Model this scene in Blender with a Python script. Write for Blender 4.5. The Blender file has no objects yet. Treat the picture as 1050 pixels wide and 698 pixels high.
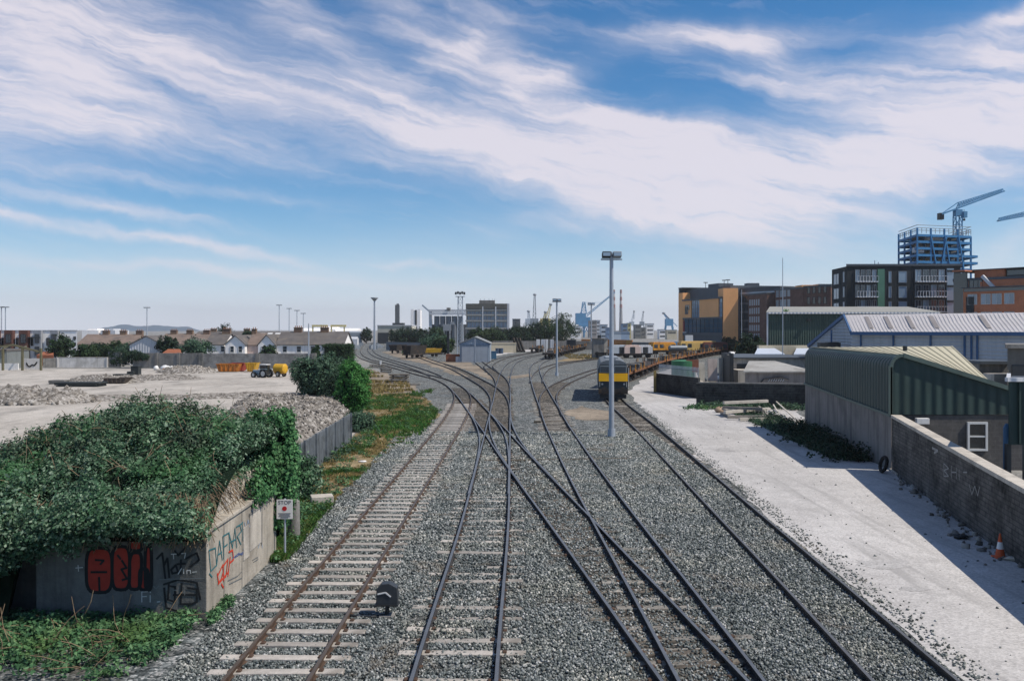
import bpy, bmesh, math, random
import numpy as np
from mathutils import Vector, Matrix, noise as mnoise
R = math.radians
rnd = random.Random(7)
nrng = np.random.default_rng(11)
SC = bpy.context.scene
COL = SC.collection

# ------------------------------------------------------------------ camera, sky, sun, exposure
F, HZ, CH = 900.0, 338.0, 6.6            # focal length in photo pixels, horizon row, eye height (m)
cam = bpy.data.cameras.new('camera')
cam_o = bpy.data.objects.new('camera', cam); COL.objects.link(cam_o)
cam.sensor_width = 36.0; cam.lens = F / 1050 * 36.0
cam.shift_y = -11.0 / 1050
cam.clip_start = 0.1; cam.clip_end = 20000
cam_o.location = (0, 0, CH); cam_o.rotation_euler = (R(90), 0, 0)
SC.camera = cam_o
SC.render.resolution_x, SC.render.resolution_y = 1024, 680
SC.view_settings.view_transform = 'Standard'
SC.view_settings.look = 'None'
SC.view_settings.exposure = 0.22
SC.view_settings.gamma = 1.0
SC.view_settings.use_curve_mapping = False
HAZE = 0.00013
AIR_LIN, CLOUD_LIN, SKY_TINT = (.70, .735, .82), (.76, .70, .745), (.25, .68, .98)
SUN_EL, SKY_STRENGTH, SUN_STRENGTH = R(52.5), 0.095, 4.1
sun = bpy.data.lights.new('sun', 'SUN'); sun_o = bpy.data.objects.new('sun', sun); COL.objects.link(sun_o)
sun.energy = SUN_STRENGTH; sun.angle = R(0.53); sun.color = (1.0, 0.925, 0.82)
sd = Vector((math.cos(SUN_EL) * .965, -math.cos(SUN_EL) * .26, math.sin(SUN_EL))).normalized()
sun_o.location = (60, 0, 80)
sun_o.rotation_euler = sd.to_track_quat('Z', 'Y').to_euler()

world = bpy.data.worlds.new('World'); SC.world = world; world.use_nodes = True
wn, wl = world.node_tree.nodes, world.node_tree.links
wn.clear()
class NG:
    """tiny helper to chain math nodes in a node tree"""
    def __init__(s, tree): s.n, s.l = tree.nodes, tree.links
    def m(s, op, a, b=None, c=None, clamp=False):
        nd = s.n.new('ShaderNodeMath'); nd.operation = op; nd.use_clamp = clamp
        for i, x in enumerate((a, b, c)):
            if x is None: continue
            if isinstance(x, (int, float)): nd.inputs[i].default_value = x
            else: s.l.new(x, nd.inputs[i])
        return nd.outputs[0]
    def noise(s, vec, scale, detail=5, rough=.55, dist=0.0, lac=2.0):
        nd = s.n.new('ShaderNodeTexNoise'); nd.inputs['Scale'].default_value = scale
        nd.inputs['Detail'].default_value = detail; nd.inputs['Roughness'].default_value = rough
        nd.inputs['Distortion'].default_value = dist; nd.inputs['Lacunarity'].default_value = lac
        if vec is not None: s.l.new(vec, nd.inputs['Vector'])
        return nd
    def comb(s, x, y, z):
        nd = s.n.new('ShaderNodeCombineXYZ')
        for i, v in enumerate((x, y, z)):
            if isinstance(v, (int, float)): nd.inputs[i].default_value = v
            else: s.l.new(v, nd.inputs[i])
        return nd.outputs[0]
    def ramp(s, fac, stops, interp='LINEAR'):
        nd = s.n.new('ShaderNodeValToRGB'); nd.color_ramp.interpolation = interp
        els = nd.color_ramp.elements
        while len(els) < len(stops): els.new(0.5)
        for e, (p, c) in zip(els, stops):
            e.position = p; e.color = (c[0], c[1], c[2], 1) if not isinstance(c, (int, float)) else (c, c, c, 1)
        s.l.new(fac, nd.inputs[0]); return nd.outputs[0]
    def mix(s, fac, a, b, mode='MIX'):
        nd = s.n.new('ShaderNodeMix'); nd.data_type = 'RGBA'; nd.blend_type = mode
        for sock, x in ((nd.inputs[0], fac), (nd.inputs[6], a), (nd.inputs[7], b)):
            if isinstance(x, (int, float)): sock.default_value = x
            elif isinstance(x, (tuple, list)): sock.default_value = (x[0], x[1], x[2], 1)
            else: s.l.new(x, sock)
        return nd.outputs[2]
g = NG(world.node_tree)
wout = wn.new('ShaderNodeOutputWorld'); bg = wn.new('ShaderNodeBackground'); bg.inputs[1].default_value = SKY_STRENGTH
wl.new(bg.outputs[0], wout.inputs[0])
sky = wn.new('ShaderNodeTexSky'); sky.sky_type = 'NISHITA'; sky.sun_disc = False
sky.sun_elevation = SUN_EL; sky.sun_rotation = R(102); sky.air_density = 1.0; sky.dust_density = 0.0; sky.ozone_density = 1.6
tc = wn.new('ShaderNodeTexCoord'); sp = wn.new('ShaderNodeSeparateXYZ'); wl.new(tc.outputs['Generated'], sp.inputs[0])
az = g.m('MULTIPLY', g.m('ARCTAN2', sp.outputs[0], sp.outputs[1]), 180 / math.pi)      # degrees, 0 = north of the yard (+Y)
el = g.m('MULTIPLY', g.m('ARCSINE', sp.outputs[2]), 180 / math.pi)
def azel(px, py):
    x, z = (px - 525) / F, (HZ - py) / F
    return math.degrees(math.atan2(x, 1)), math.degrees(math.atan2(z, math.hypot(x, 1)))
# domain warp for ragged cirrus
base = g.comb(az, el, 0.0)
wrp = g.noise(base, 0.10, 5, .6)
wsep = wn.new('ShaderNodeSeparateColor'); wl.new(wrp.outputs['Color'], wsep.inputs[0])
waz = g.m('ADD', az, g.m('MULTIPLY', g.m('SUBTRACT', wsep.outputs[0], 0.5), 7.0))
wel = g.m('ADD', el, g.m('MULTIPLY', g.m('SUBTRACT', wsep.outputs[1], 0.5), 3.6))
# (centre px, centre py, half length px, half width px, tilt deg (up to the right), strength) : drifting cirrus banks
BANKS = [(20, 45, 130, 46, -6, .60), (150, 45, 170, 30, -20, .24), (250, 95, 230, 18, -13, .18), (400, 106, 90, 10, -12, .42), (90, 132, 150, 18, -4, .42), (330, 45, 130, 22, -30, .35),
         (520, 62, 80, 22, -38, .42), (430, 35, 120, 20, -42, .30), (560, 80, 40, 12, 15, .30), (620, 160, 190, 26, -4, .58), (700, 208, 170, 22, -10, .54), (200, 70, 330, 70, -10, .12), (470, 50, 60, 12, 25, .25), (700, 160, 200, 30, -3, .40), (560, 150, 160, 20, -8, .15), (640, 125, 75, 10, -14, .62), (430, 142, 100, 8, -8, .25),
         (830, 172, 210, 15, 9, .85), (960, 150, 150, 28, 9, .62), (740, 240, 110, 11, -15, .55), (830, 200, 120, 30, 6, .30), (745, 38, 90, 11, -3, .70), (830, 72, 80, 15, -18, .48), (800, 88, 70, 7, -14, .4), (985, 72, 90, 26, 12, .62), (1000, 98, 40, 5, 5, .4),
         (1035, 18, 35, 6, 8, .6), (105, 208, 95, 5, -9, .50), (130, 236, 190, 4.5, -9, .60), (230, 278, 270, 5.5, -4, .62), (180, 190, 120, 5, -4, .25), (15, 250, 30, 4, -10, .25), (450, 273, 70, 3.5, -5, .34), (690, 285, 160, 8, -6, .22),
         (1020, 258, 50, 12, 38, .32), (250, 253, 16, 3, 0, .3), (-250, 120, 200, 50, 8, .6), (1350, 130, 200, 50, -8, .6)]
tot = None
for cx, cy, hl, hw, tilt, st in BANKS:
    a0, e0 = azel(cx, cy); k = math.degrees(1 / F)
    ca, sa = math.cos(R(tilt)), math.sin(R(tilt))
    da, de = g.m('SUBTRACT', waz, a0), g.m('SUBTRACT', wel, e0)
    u = g.m('DIVIDE', g.m('ADD', g.m('MULTIPLY', da, ca), g.m('MULTIPLY', de, sa)), hl * k)
    v = g.m('DIVIDE', g.m('SUBTRACT', g.m('MULTIPLY', de, ca), g.m('MULTIPLY', da, sa)), hw * k)
    d2 = g.m('ADD', g.m('MULTIPLY', u, u), g.m('MULTIPLY', v, v))
    e = g.m('MULTIPLY', g.m('EXPONENT', g.m('MULTIPLY', d2, -.85)), st)
    tot = e if tot is None else g.m('ADD', tot, e)
high = g.m('MULTIPLY', g.m('SUBTRACT', el, 24.0), .06, clamp=True)                     # unseen cirrus overhead and behind us, added to whiten the ambient light
behind = g.m('MULTIPLY', g.m('SUBTRACT', g.m('ABSOLUTE', az), 42.0), .05, clamp=True)
tot = g.m('ADD', tot, g.m('MULTIPLY', g.m('MAXIMUM', high, behind), .10))
tot = g.m('SMOOTH_MIN', tot, 0.95, 0.35)
# fibrous streak noise: stretched along the drift
rot = R(-13)
sa_, se_ = g.m('ADD', g.m('MULTIPLY', waz, math.cos(rot)), g.m('MULTIPLY', wel, math.sin(rot))), g.m('SUBTRACT', g.m('MULTIPLY', wel, math.cos(rot)), g.m('MULTIPLY', waz, math.sin(rot)))
fib = g.noise(g.comb(g.m('MULTIPLY', sa_, .050), g.m('MULTIPLY', se_, .40), 3.0), 2.2, 8, .62, .3).outputs[0]
puff = g.noise(g.comb(g.m('MULTIPLY', waz, .07), g.m('MULTIPLY', wel, .13), 9.0), 1.6, 6, .58, .3).outputs[0]
fine = g.noise(g.comb(g.m('MULTIPLY', sa_, .16), g.m('MULTIPLY', se_, .9), 5.0), 2.0, 6, .6, .3).outputs[0]
tex = g.m('ADD', g.m('ADD', g.m('MULTIPLY', fib, 1.15), g.m('MULTIPLY', puff, .45)), g.m('MULTIPLY', fine, .35))      # mean about 1
mod = g.m('ADD', 1.0, g.m('MULTIPLY', g.m('SUBTRACT', tex, .96), 2.4))
veil = g.m('MULTIPLY', g.m('SUBTRACT', tex, 1.0), .50, clamp=True)
dens = g.m('ADD', g.m('MULTIPLY', g.m('MULTIPLY', tot, mod), 1.0), veil, clamp=True)
dens = g.m('SMOOTH_MIN', dens, 0.84, 0.30)
dens = g.m('MULTIPLY', dens, g.m('MULTIPLY', g.m('SUBTRACT', el, 0.3), 0.16, clamp=True), clamp=True)
dens = g.m('MAXIMUM', dens, 0.0)
# the air low over the docks is pale and milky
hs = wn.new('ShaderNodeHueSaturation'); hs.inputs['Saturation'].default_value = 1.0; hs.inputs['Value'].default_value = 1.0
wl.new(sky.outputs[0], hs.inputs['Color'])
low = g.m('EXPONENT', g.m('MULTIPLY', g.m('POWER', g.m('MULTIPLY', g.m('MAXIMUM', el, 0.0), 1 / 4.9), 1.7), -1.0))
AIR = tuple(x / SKY_STRENGTH for x in AIR_LIN); CLOUD = tuple(x / SKY_STRENGTH for x in CLOUD_LIN)
blue = g.mix(1.0, hs.outputs[0], SKY_TINT, 'MULTIPLY')
wl.new(g.mix(dens, g.mix(low, blue, AIR), CLOUD), bg.inputs[0])

# ------------------------------------------------------------------ helpers
def px_at(px, py, Y):                     # the point seen at (px, py) of the photograph, Y metres out
    return Vector(((px - 525) / F * Y, Y, CH - (py - HZ) / F * Y))
def gnd(px, py, z=0.0):                   # the ground point seen there
    Y = F * (CH - z) / (py - HZ)
    return Vector(((px - 525) / F * Y, Y, z))
def xw(px, Y): return (px - 525) / F * Y
def zw(py, Y): return CH - (py - HZ) / F * Y

class MB:
    def __init__(s): s.v, s.f, s.mi, s.sm = [], [], [], []
    def add(s, vs, fs, m=0, smooth=False):
        o = len(s.v); s.v += [tuple(v) for v in vs]
        for f in fs: s.f.append(tuple(i + o for i in f)); s.mi.append(m); s.sm.append(smooth)
        return s
    def box(s, c, size, rz=0.0, m=0, rx=0.0, ry=0.0):          # c = centre
        hx, hy, hz = size[0] / 2, size[1] / 2, size[2] / 2
        M = Matrix.Translation(Vector(c)) @ Matrix.Rotation(rz, 4, 'Z') @ Matrix.Rotation(ry, 4, 'Y') @ Matrix.Rotation(rx, 4, 'X')
        vs = [M @ Vector((x, y, z)) for z in (-hz, hz) for x, y in ((-hx, -hy), (hx, -hy), (hx, hy), (-hx, hy))]
        return s.add(vs, [(3, 2, 1, 0), (4, 5, 6, 7), (0, 1, 5, 4), (1, 2, 6, 5), (2, 3, 7, 6), (3, 0, 4, 7)], m)
    def bbox(s, x0, x1, y0, y1, z0, z1, m=0): return s.box(((x0 + x1) / 2, (y0 + y1) / 2, (z0 + z1) / 2), (x1 - x0, y1 - y0, z1 - z0), 0, m)
    def poly(s, pts, m=0): return s.add(pts, [tuple(range(len(pts)))], m)
    def prism(s, pts, z0, z1, m=0, mtop=None):                  # vertical prism over a plan polygon (ccw)
        n = len(pts)
        s.add([(p[0], p[1], z0) for p in pts] + [(p[0], p[1], z1) for p in pts], [tuple(range(n - 1, -1, -1))] + [(i, (i + 1) % n, n + (i + 1) % n, n + i) for i in range(n)], m)
        s.add([(p[0], p[1], z1) for p in pts], [tuple(range(n))], m if mtop is None else mtop); return s
    def extr(s, prof, a, b, m=0, right=None):                    # profile [(u, z)] swept from a to b (u = sideways)
        a, b = Vector(a), Vector(b); d = (b - a).normalized()
        r = Vector((d.y, -d.x, 0)).normalized(); n = len(prof)
        vs = [a + r * u + Vector((0, 0, z)) for u, z in prof] + [b + r * u + Vector((0, 0, z)) for u, z in prof]
        return s.add(vs, [(i, (i + 1) % n, n + (i + 1) % n, n + i) for i in range(n)] + [tuple(range(n - 1, -1, -1)), tuple(range(n, 2 * n))], m)
    def cone(s, p0, p1, r0, r1, n=10, m=0, smooth=True, caps=True):
        p0, p1 = Vector(p0), Vector(p1); d = (p1 - p0)
        if d.length < 1e-6: return s
        q = d.to_track_quat('Z', 'Y'); vs = []
        for p, r in ((p0, r0), (p1, r1)):
            for i in range(n):
                a = 2 * math.pi * i / n; vs.append(p + q @ Vector((r * math.cos(a), r * math.sin(a), 0)))
        s.add(vs, [(i, (i + 1) % n, n + (i + 1) % n, n + i) for i in range(n)], m, smooth)
        if caps: s.add(vs, [tuple(range(n - 1, -1, -1)), tuple(range(n, 2 * n))], m)
        return s
    def tube(s, pts, r, n=6, m=0):
        for a, b in zip(pts[:-1], pts[1:]): s.cone(a, b, r, r, n, m)
        return s
    def bar(s, a, b, w, h=None, m=0):                            # square bar between two points
        h = h or w; a, b = Vector(a), Vector(b); d = b - a
        if d.length < 1e-6: return s
        q = d.to_track_quat('Z', 'Y')
        vs = [p + q @ Vector((x * w / 2, y * h / 2, 0)) for p in (a, b) for x, y in ((-1, -1), (1, -1), (1, 1), (-1, 1))]
        return s.add(vs, [(3, 2, 1, 0), (4, 5, 6, 7), (0, 1, 5, 4), (1, 2, 6, 5), (2, 3, 7, 6), (3, 0, 4, 7)], m)
    def ball(s, c, r, n=10, k=7, m=0, jit=0.0, rg=None):
        vs = []; rg = rg or rnd
        rr = r if isinstance(r, (tuple, list)) else (r, r, r)
        for j in range(k + 1):
            t = math.pi * j / k
            for i in range(n):
                p = 2 * math.pi * i / n; q = 1 + (rg.uniform(-jit, jit) if jit else 0)
                vs.append((c[0] + rr[0] * q * math.sin(t) * math.cos(p), c[1] + rr[1] * q * math.sin(t) * math.sin(p), c[2] + rr[2] * q * math.cos(t)))
        return s.add(vs, [(j * n + i, (j + 1) * n + i, (j + 1) * n + (i + 1) % n, j * n + (i + 1) % n) for j in range(k) for i in range(n)], m, True)
    def build(s, name, mats, parent=None, loc=None, bevel=0.0):
        me = bpy.data.meshes.new(name)
        off = Vector((0, 0, 0))
        if parent is not None and parent.get('_world'): off = Vector(parent['_world'])
        if loc is not None: off = Vector(loc)
        me.from_pydata([(v[0] - off.x, v[1] - off.y, v[2] - off.z) for v in s.v], [], s.f)
        if not isinstance(mats, (list, tuple)): mats = [mats]
        for m in mats: me.materials.append(m)
        me.polygons.foreach_set('material_index', s.mi); me.polygons.foreach_set('use_smooth', s.sm); me.update()
        o = bpy.data.objects.new(name, me); COL.objects.link(o)
        if parent is not None: o.parent = parent
        if loc is not None: o.location = loc
        if bevel:
            b = o.modifiers.new('bevel', 'BEVEL'); b.width = bevel; b.segments = 2; b.limit_method = 'ANGLE'; b.harden_normals = False
        return o

def thing(name, label, cat, loc=(0, 0, 0), rz=0.0, group=None, world_coords=False):
    o = bpy.data.objects.new(name, None); COL.objects.link(o); o.location = loc; o.rotation_euler = (0, 0, rz)
    o.empty_display_size = 0.2
    o['label'] = label; o['category'] = cat
    if group: o['group'] = group
    if world_coords: o['_world'] = tuple(loc)
    return o
def tag(o, label, cat, group=None, kind=None):
    o['label'] = label; o['category'] = cat
    if group: o['group'] = group
    if kind: o['kind'] = kind
    return o
def struct(o, kind='structure'): o['kind'] = kind; return o
def dup(root, loc=None, rz=None, label=None, scale=None):
    def cp(o, par):
        c = o.copy(); COL.objects.link(c)
        if par: c.parent = par
        for ch in o.children: cp(ch, c)
        return c
    r = cp(root, None)
    if loc is not None: r.location = loc
    if rz is not None: r.rotation_euler = (0, 0, rz)
    if scale: r.scale = scale
    if label: r['label'] = label
    return r

def big_mesh(name, V, Fa, mat, parent=None, smooth=False):     # numpy verts (n,3), faces (m,k)
    me = bpy.data.meshes.new(name); V = np.asarray(V, np.float32); Fa = np.asarray(Fa, np.int32)
    me.vertices.add(len(V)); me.vertices.foreach_set('co', V.ravel())
    m, k = Fa.shape
    me.loops.add(m * k); me.loops.foreach_set('vertex_index', Fa.ravel())
    me.polygons.add(m); me.polygons.foreach_set('loop_start', np.arange(0, m * k, k, dtype=np.int32))
    me.materials.append(mat); me.update(calc_edges=True)
    if smooth: me.polygons.foreach_set('use_smooth', [True] * m)
    o = bpy.data.objects.new(name, me); COL.objects.link(o)
    if parent is not None: o.parent = parent
    return o
def leaf_arrays(P, N, size, width=.55, jit=.8, droop=0.0):
    """a folded diamond leaf at every point of P, lying roughly across N"""
    n = len(P)
    N = N + nrng.normal(0, jit, (n, 3)); N /= np.linalg.norm(N, axis=1, keepdims=True) + 1e-9
    A = nrng.normal(0, 1, (n, 3)); A[:, 2] -= droop
    A -= N * np.sum(A * N, 1, keepdims=True); A /= np.linalg.norm(A, axis=1, keepdims=True) + 1e-9
    B = np.cross(N, A)
    L = (np.asarray(size) * nrng.uniform(.6, 1.35, n))[:, None]
    V = np.stack([P - A * L * .5, P + B * L * width * .5 - N * L * .10, P + A * L * .5, P - B * L * width * .5 - N * L * .10], 1).reshape(-1, 3)
    Fa = np.arange(4 * n).reshape(n, 4)
    return V, Fa
def rand_sphere(n):
    d = nrng.normal(0, 1, (n, 3)); return d / (np.linalg.norm(d, axis=1, keepdims=True) + 1e-9)
def clumps(cent, nrm, n_per, r, flat=1.0):
    """leaf points gathered in clumps round the given centres"""
    cent = np.asarray(cent); nrm = np.asarray(nrm)
    k = len(cent); d = rand_sphere(k * n_per) * (nrng.uniform(0, 1, k * n_per) ** .45)[:, None]
    rr = (np.asarray(r) * nrng.uniform(.6, 1.3, k)).repeat(n_per)[:, None]
    d[:, 2] *= flat
    P = cent.repeat(n_per, 0) + d * rr
    N = d * .9 + nrm.repeat(n_per, 0) * .6 + np.array([0, 0, .35])
    return P, N

# ------------------------------------------------------------------ materials
def srgb(c):
    if isinstance(c, str): c = tuple(int(c[i:i + 2], 16) / 255 for i in (0, 2, 4))
    return tuple((x / 12.92 if x <= .04045 else ((x + .055) / 1.055) ** 2.4) for x in c)
MATS = {}
def mat(name, col, rough=.8, var=.25, scale=1.5, col2=None, bump=0.0, bscale=20.0, metal=0.0, spec=.3, streak=0.0, obj=True, per_obj=0.0, detail=5):
    """one surface with its own mottling: col varies by var, and towards col2 in patches; streak adds vertical weather stains"""
    if name in MATS: return MATS[name]
    m = bpy.data.materials.new(name); m.use_nodes = True; nt = m.node_tree; gg = NG(nt)
    p = nt.nodes['Principled BSDF']; p.inputs['Roughness'].default_value = rough; p.inputs['Metallic'].default_value = metal
    p.inputs['Specular IOR Level'].default_value = spec
    geo = nt.nodes.new('ShaderNodeNewGeometry'); tcn = nt.nodes.new('ShaderNodeTexCoord')
    pos = tcn.outputs['Object'] if obj else geo.outputs['Position']
    n1 = gg.noise(pos, scale, detail, .6).outputs[0]
    n2 = gg.noise(pos, scale * 9.3, 4, .6).outputs[0]
    t = gg.m('ADD', gg.m('MULTIPLY', n1, .65), gg.m('MULTIPLY', n2, .35))
    c = tuple(col); d = tuple(x * (1 - var) for x in c); l = tuple(min(1, x * (1 + var)) for x in c)
    out = gg.ramp(t, [(.3, d), (.5, c), (.7, l)])
    if col2 is not None:
        n3 = gg.noise(pos, scale * .6, 6, .65, .6).outputs[0]
        out = gg.mix(gg.ramp(n3, [(.5, 0.0), (.66, 1.0)]), out, col2)
    if streak:
        mp = nt.nodes.new('ShaderNodeMapping'); mp.inputs['Scale'].default_value = (1, 1, .08); nt.links.new(pos, mp.inputs[0])
        n4 = gg.noise(mp.outputs[0], 2.6, 5, .6).outputs[0]
        out = gg.mix(gg.m('MULTIPLY', gg.ramp(n4, [(.48, 0.0), (.72, 1.0)]), streak), out, tuple(x * .35 for x in c))
    if per_obj:
        oi = nt.nodes.new('ShaderNodeObjectInfo')
        hsn = nt.nodes.new('ShaderNodeHueSaturation'); nt.links.new(out, hsn.inputs['Color'])
        nt.links.new(gg.m('ADD', 1 - per_obj, gg.m('MULTIPLY', oi.outputs['Random'], 2 * per_obj)), hsn.inputs['Value']); out = hsn.outputs[0]
    nt.links.new(out, p.inputs['Base Color'])
    if bump:
        nb = gg.noise(pos, bscale, 4, .65).outputs[0]
        b = nt.nodes.new('ShaderNodeBump'); b.inputs['Strength'].default_value = bump; b.inputs['Distance'].default_value = .05
        nt.links.new(nb, b.inputs['Height']); nt.links.new(b.outputs[0], p.inputs['Normal'])
    MATS[name] = m; return m
def corrugated(name, col, pitch=.3, axis='XY', rough=.55, var=.12, streak=.3, scale=.4, col2=None):
    """ribbed sheet metal: real bump ridges along the wall plus weathering"""
    m = mat(name, col, rough, var, scale, col2, streak=streak); nt = m.node_tree; gg = NG(nt); p = nt.nodes['Principled BSDF']
    geo = nt.nodes.new('ShaderNodeNewGeometry'); s = nt.nodes.new('ShaderNodeSeparateXYZ'); nt.links.new(geo.outputs['Position'], s.inputs[0])
    src = {'X': s.outputs[0], 'Y': s.outputs[1], 'Z': s.outputs[2], 'XY': gg.m('ADD', s.outputs[0], s.outputs[1])}[axis]
    w = gg.m('SINE', gg.m('MULTIPLY', src, 2 * math.pi / pitch))
    b = nt.nodes.new('ShaderNodeBump'); b.inputs['Strength'].default_value = .8; b.inputs['Distance'].default_value = .035
    nt.links.new(w, b.inputs['Height']); nt.links.new(b.outputs[0], p.inputs['Normal'])
    return m
def brick(name, c1, c2, mortar, scale=1.0, bw=.22, bh=.075, rough=.9, plane='auto', stain=.35, msize=.012):
    """running-bond bricks or blocks in world metres, on any upright wall"""
    m = bpy.data.materials.new(name); m.use_nodes = True; nt = m.node_tree; gg = NG(nt); p = nt.nodes['Principled BSDF']
    p.inputs['Roughness'].default_value = rough; p.inputs['Specular IOR Level'].default_value = .15
    geo = nt.nodes.new('ShaderNodeNewGeometry'); s = nt.nodes.new('ShaderNodeSeparateXYZ'); nt.links.new(geo.outputs['Position'], s.inputs[0])
    nn = nt.nodes.new('ShaderNodeSeparateXYZ'); nt.links.new(geo.outputs['True Normal'], nn.inputs[0])
    # run along the wall: tangent = (ny, -nx)
    u = gg.m('SUBTRACT', gg.m('MULTIPLY', s.outputs[0], nn.outputs[1]), gg.m('MULTIPLY', s.outputs[1], nn.outputs[0]))
    bt = nt.nodes.new('ShaderNodeTexBrick'); nt.links.new(gg.comb(u, s.outputs[2], 0.0), bt.inputs['Vector'])
    bt.inputs['Color1'].default_value = (*c1, 1); bt.inputs['Color2'].default_value = (*c2, 1); bt.inputs['Mortar'].default_value = (*mortar, 1)
    bt.inputs['Scale'].default_value = 1.0; bt.inputs['Brick Width'].default_value = bw; bt.inputs['Row Height'].default_value = bh
    bt.inputs['Mortar Size'].default_value = msize; bt.inputs['Bias'].default_value = -.1
    n1 = gg.noise(geo.outputs['Position'], .7, 6, .65).outputs[0]; n2 = gg.noise(geo.outputs['Position'], 5, 5, .65).outputs[0]
    k = gg.ramp(gg.m('ADD', gg.m('MULTIPLY', n1, .6), gg.m('MULTIPLY', n2, .4)), [(.35, 1 - stain), (.5, 1.0), (.68, 1 + stain)])
    nt.links.new(gg.mix(1.0, bt.outputs[0], k, 'MULTIPLY'), p.inputs['Base Color'])
    b = nt.nodes.new('ShaderNodeBump'); b.inputs['Strength'].default_value = .5; b.inputs['Distance'].default_value = .01; b.invert = True
    nt.links.new(bt.outputs['Fac'], b.inputs['Height']); nt.links.new(b.outputs[0], p.inputs['Normal'])
    MATS[name] = m; return m
def glass(name, col, rough=.08):
    m = bpy.data.materials.new(name); m.use_nodes = True; nt = m.node_tree; gg = NG(nt); p = nt.nodes['Principled BSDF']
    p.inputs['Roughness'].default_value = rough; p.inputs['Specular IOR Level'].default_value = .9
    geo = nt.nodes.new('ShaderNodeNewGeometry')
    ri = geo.outputs['Random Per Island']
    nt.links.new(gg.ramp(ri, [(0, tuple(x * .4 for x in col)), (.6, col), (.85, tuple(min(1, x * 1.8 + .02) for x in col)), (1, tuple(min(1, x * 3 + .06) for x in col))]), p.inputs['Base Color'])
    MATS[name] = m; return m
def leafmat(name, cols, trans=.3, nscale=.5, patch=None, spec=.12):
    """foliage: every leaf its own tone between the given ones, with patches of another growth"""
    m = bpy.data.materials.new(name); m.use_nodes = True; nt = m.node_tree; gg = NG(nt); p = nt.nodes['Principled BSDF']
    geo = nt.nodes.new('ShaderNodeNewGeometry'); ri = geo.outputs['Random Per Island']
    k = len(cols); c = gg.ramp(ri, [(i / max(1, k - 1), x) for i, x in enumerate(cols)])
    n = gg.noise(geo.outputs['Position'], nscale, 4, .6).outputs[0]
    if patch is not None: c = gg.mix(gg.ramp(n, [(.5, 0.0), (.64, .8)]), c, patch)
    c = gg.mix(1.0, c, gg.ramp(gg.noise(geo.outputs['Position'], nscale * 3, 3, .6).outputs[0], [(.3, .65), (.7, 1.35)]), 'MULTIPLY')
    nt.links.new(c, p.inputs['Base Color']); p.inputs['Roughness'].default_value = .68; p.inputs['Specular IOR Level'].default_value = spec
    tr = nt.nodes.new('ShaderNodeBsdfTranslucent'); nt.links.new(c, tr.inputs[0])
    mx = nt.nodes.new('ShaderNodeMixShader'); mx.inputs[0].default_value = trans
    nt.links.new(p.outputs[0], mx.inputs[1]); nt.links.new(tr.outputs[0], mx.inputs[2])
    nt.links.new(mx.outputs[0], nt.nodes['Material Output'].inputs[0]); MATS[name] = m; return m

# ------------------------------------------------------------------ the ground and its coverings
def ground_mat(name, cells, big, scale_v, tint=None, bump=.6, mid=None, dark_patch=None, fl=0):
    """loose stone: every stone a voronoi cell with its own tone, wide dusty and dirty patches over it"""
    m = bpy.data.materials.new(name); m.use_nodes = True; nt = m.node_tree; gg = NG(nt); p = nt.nodes['Principled BSDF']
    p.inputs['Roughness'].default_value = .95; p.inputs['Specular IOR Level'].default_value = .1
    geo = nt.nodes.new('ShaderNodeNewGeometry'); pos = geo.outputs['Position']
    vo = nt.nodes.new('ShaderNodeTexVoronoi'); vo.inputs['Scale'].default_value = scale_v; vo.inputs['Randomness'].default_value = 1
    nt.links.new(pos, vo.inputs['Vector'])
    s = nt.nodes.new('ShaderNodeSeparateColor'); nt.links.new(vo.outputs['Color'], s.inputs[0])
    c = gg.ramp(s.outputs[0], cells)
    nb = gg.noise(pos, .09, 6, .62).outputs[0]; nm = gg.noise(pos, .8, 5, .65).outputs[0]
    c = gg.mix(1.0, c, gg.ramp(gg.m('ADD', gg.m('MULTIPLY', nb, .6), gg.m('MULTIPLY', nm, .4)), big), 'MULTIPLY')
    if fl:                                                      # coarser grains that still read further off
        v2 = nt.nodes.new('ShaderNodeTexVoronoi'); v2.inputs['Scale'].default_value = fl; nt.links.new(pos, v2.inputs['Vector'])
        s2 = nt.nodes.new('ShaderNodeSeparateColor'); nt.links.new(v2.outputs['Color'], s2.inputs[0])
        c = gg.mix(1.0, c, gg.ramp(s2.outputs[0], [(0, .55), (.5, .95), (1, 1.5)]), 'MULTIPLY')
    if dark_patch is not None:
        nd = gg.noise(pos, .22, 7, .7, .8).outputs[0]
        c = gg.mix(gg.ramp(nd, [(.54, 0.0), (.68, .75)]), c, dark_patch)
    nt.links.new(c, p.inputs['Base Color'])
    b = nt.nodes.new('ShaderNodeBump'); b.inputs['Strength'].default_value = bump; b.inputs['Distance'].default_value = .03; b.invert = True
    nt.links.new(vo.outputs['Distance'], b.inputs['Height']); nt.links.new(b.outputs[0], p.inputs['Normal'])
    MATS[name] = m; return m
STONE = [(0, (.026, .032, .033)), (.35, (.075, .086, .086)), (.6, (.145, .156, .154)), (.82, (.23, .235, .228)), (1, (.38, .375, .36))]
M_ballast = ground_mat('ballast_ground', STONE, [(.35, (.75, .78, .80)), (.5, (1, 1, 1)), (.65, (1.15, 1.10, 1.02))], 15, dark_patch=(.10, .09, .075), fl=4.2)
STONE_D = [(0, (.018, .018, .017)), (.4, (.055, .052, .047)), (.7, (.12, .115, .105)), (.9, (.20, .19, .175)), (1, (.33, .315, .295))]
M_far = ground_mat('far_ground', [(0, (.14, .14, .13)), (.5, (.22, .215, .205)), (1, (.32, .31, .29))], [(.3, (.7, .72, .72)), (.5, (1, 1, 1)), (.7, (1.2, 1.15, 1.05))], 3.0, bump=.2)
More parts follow.
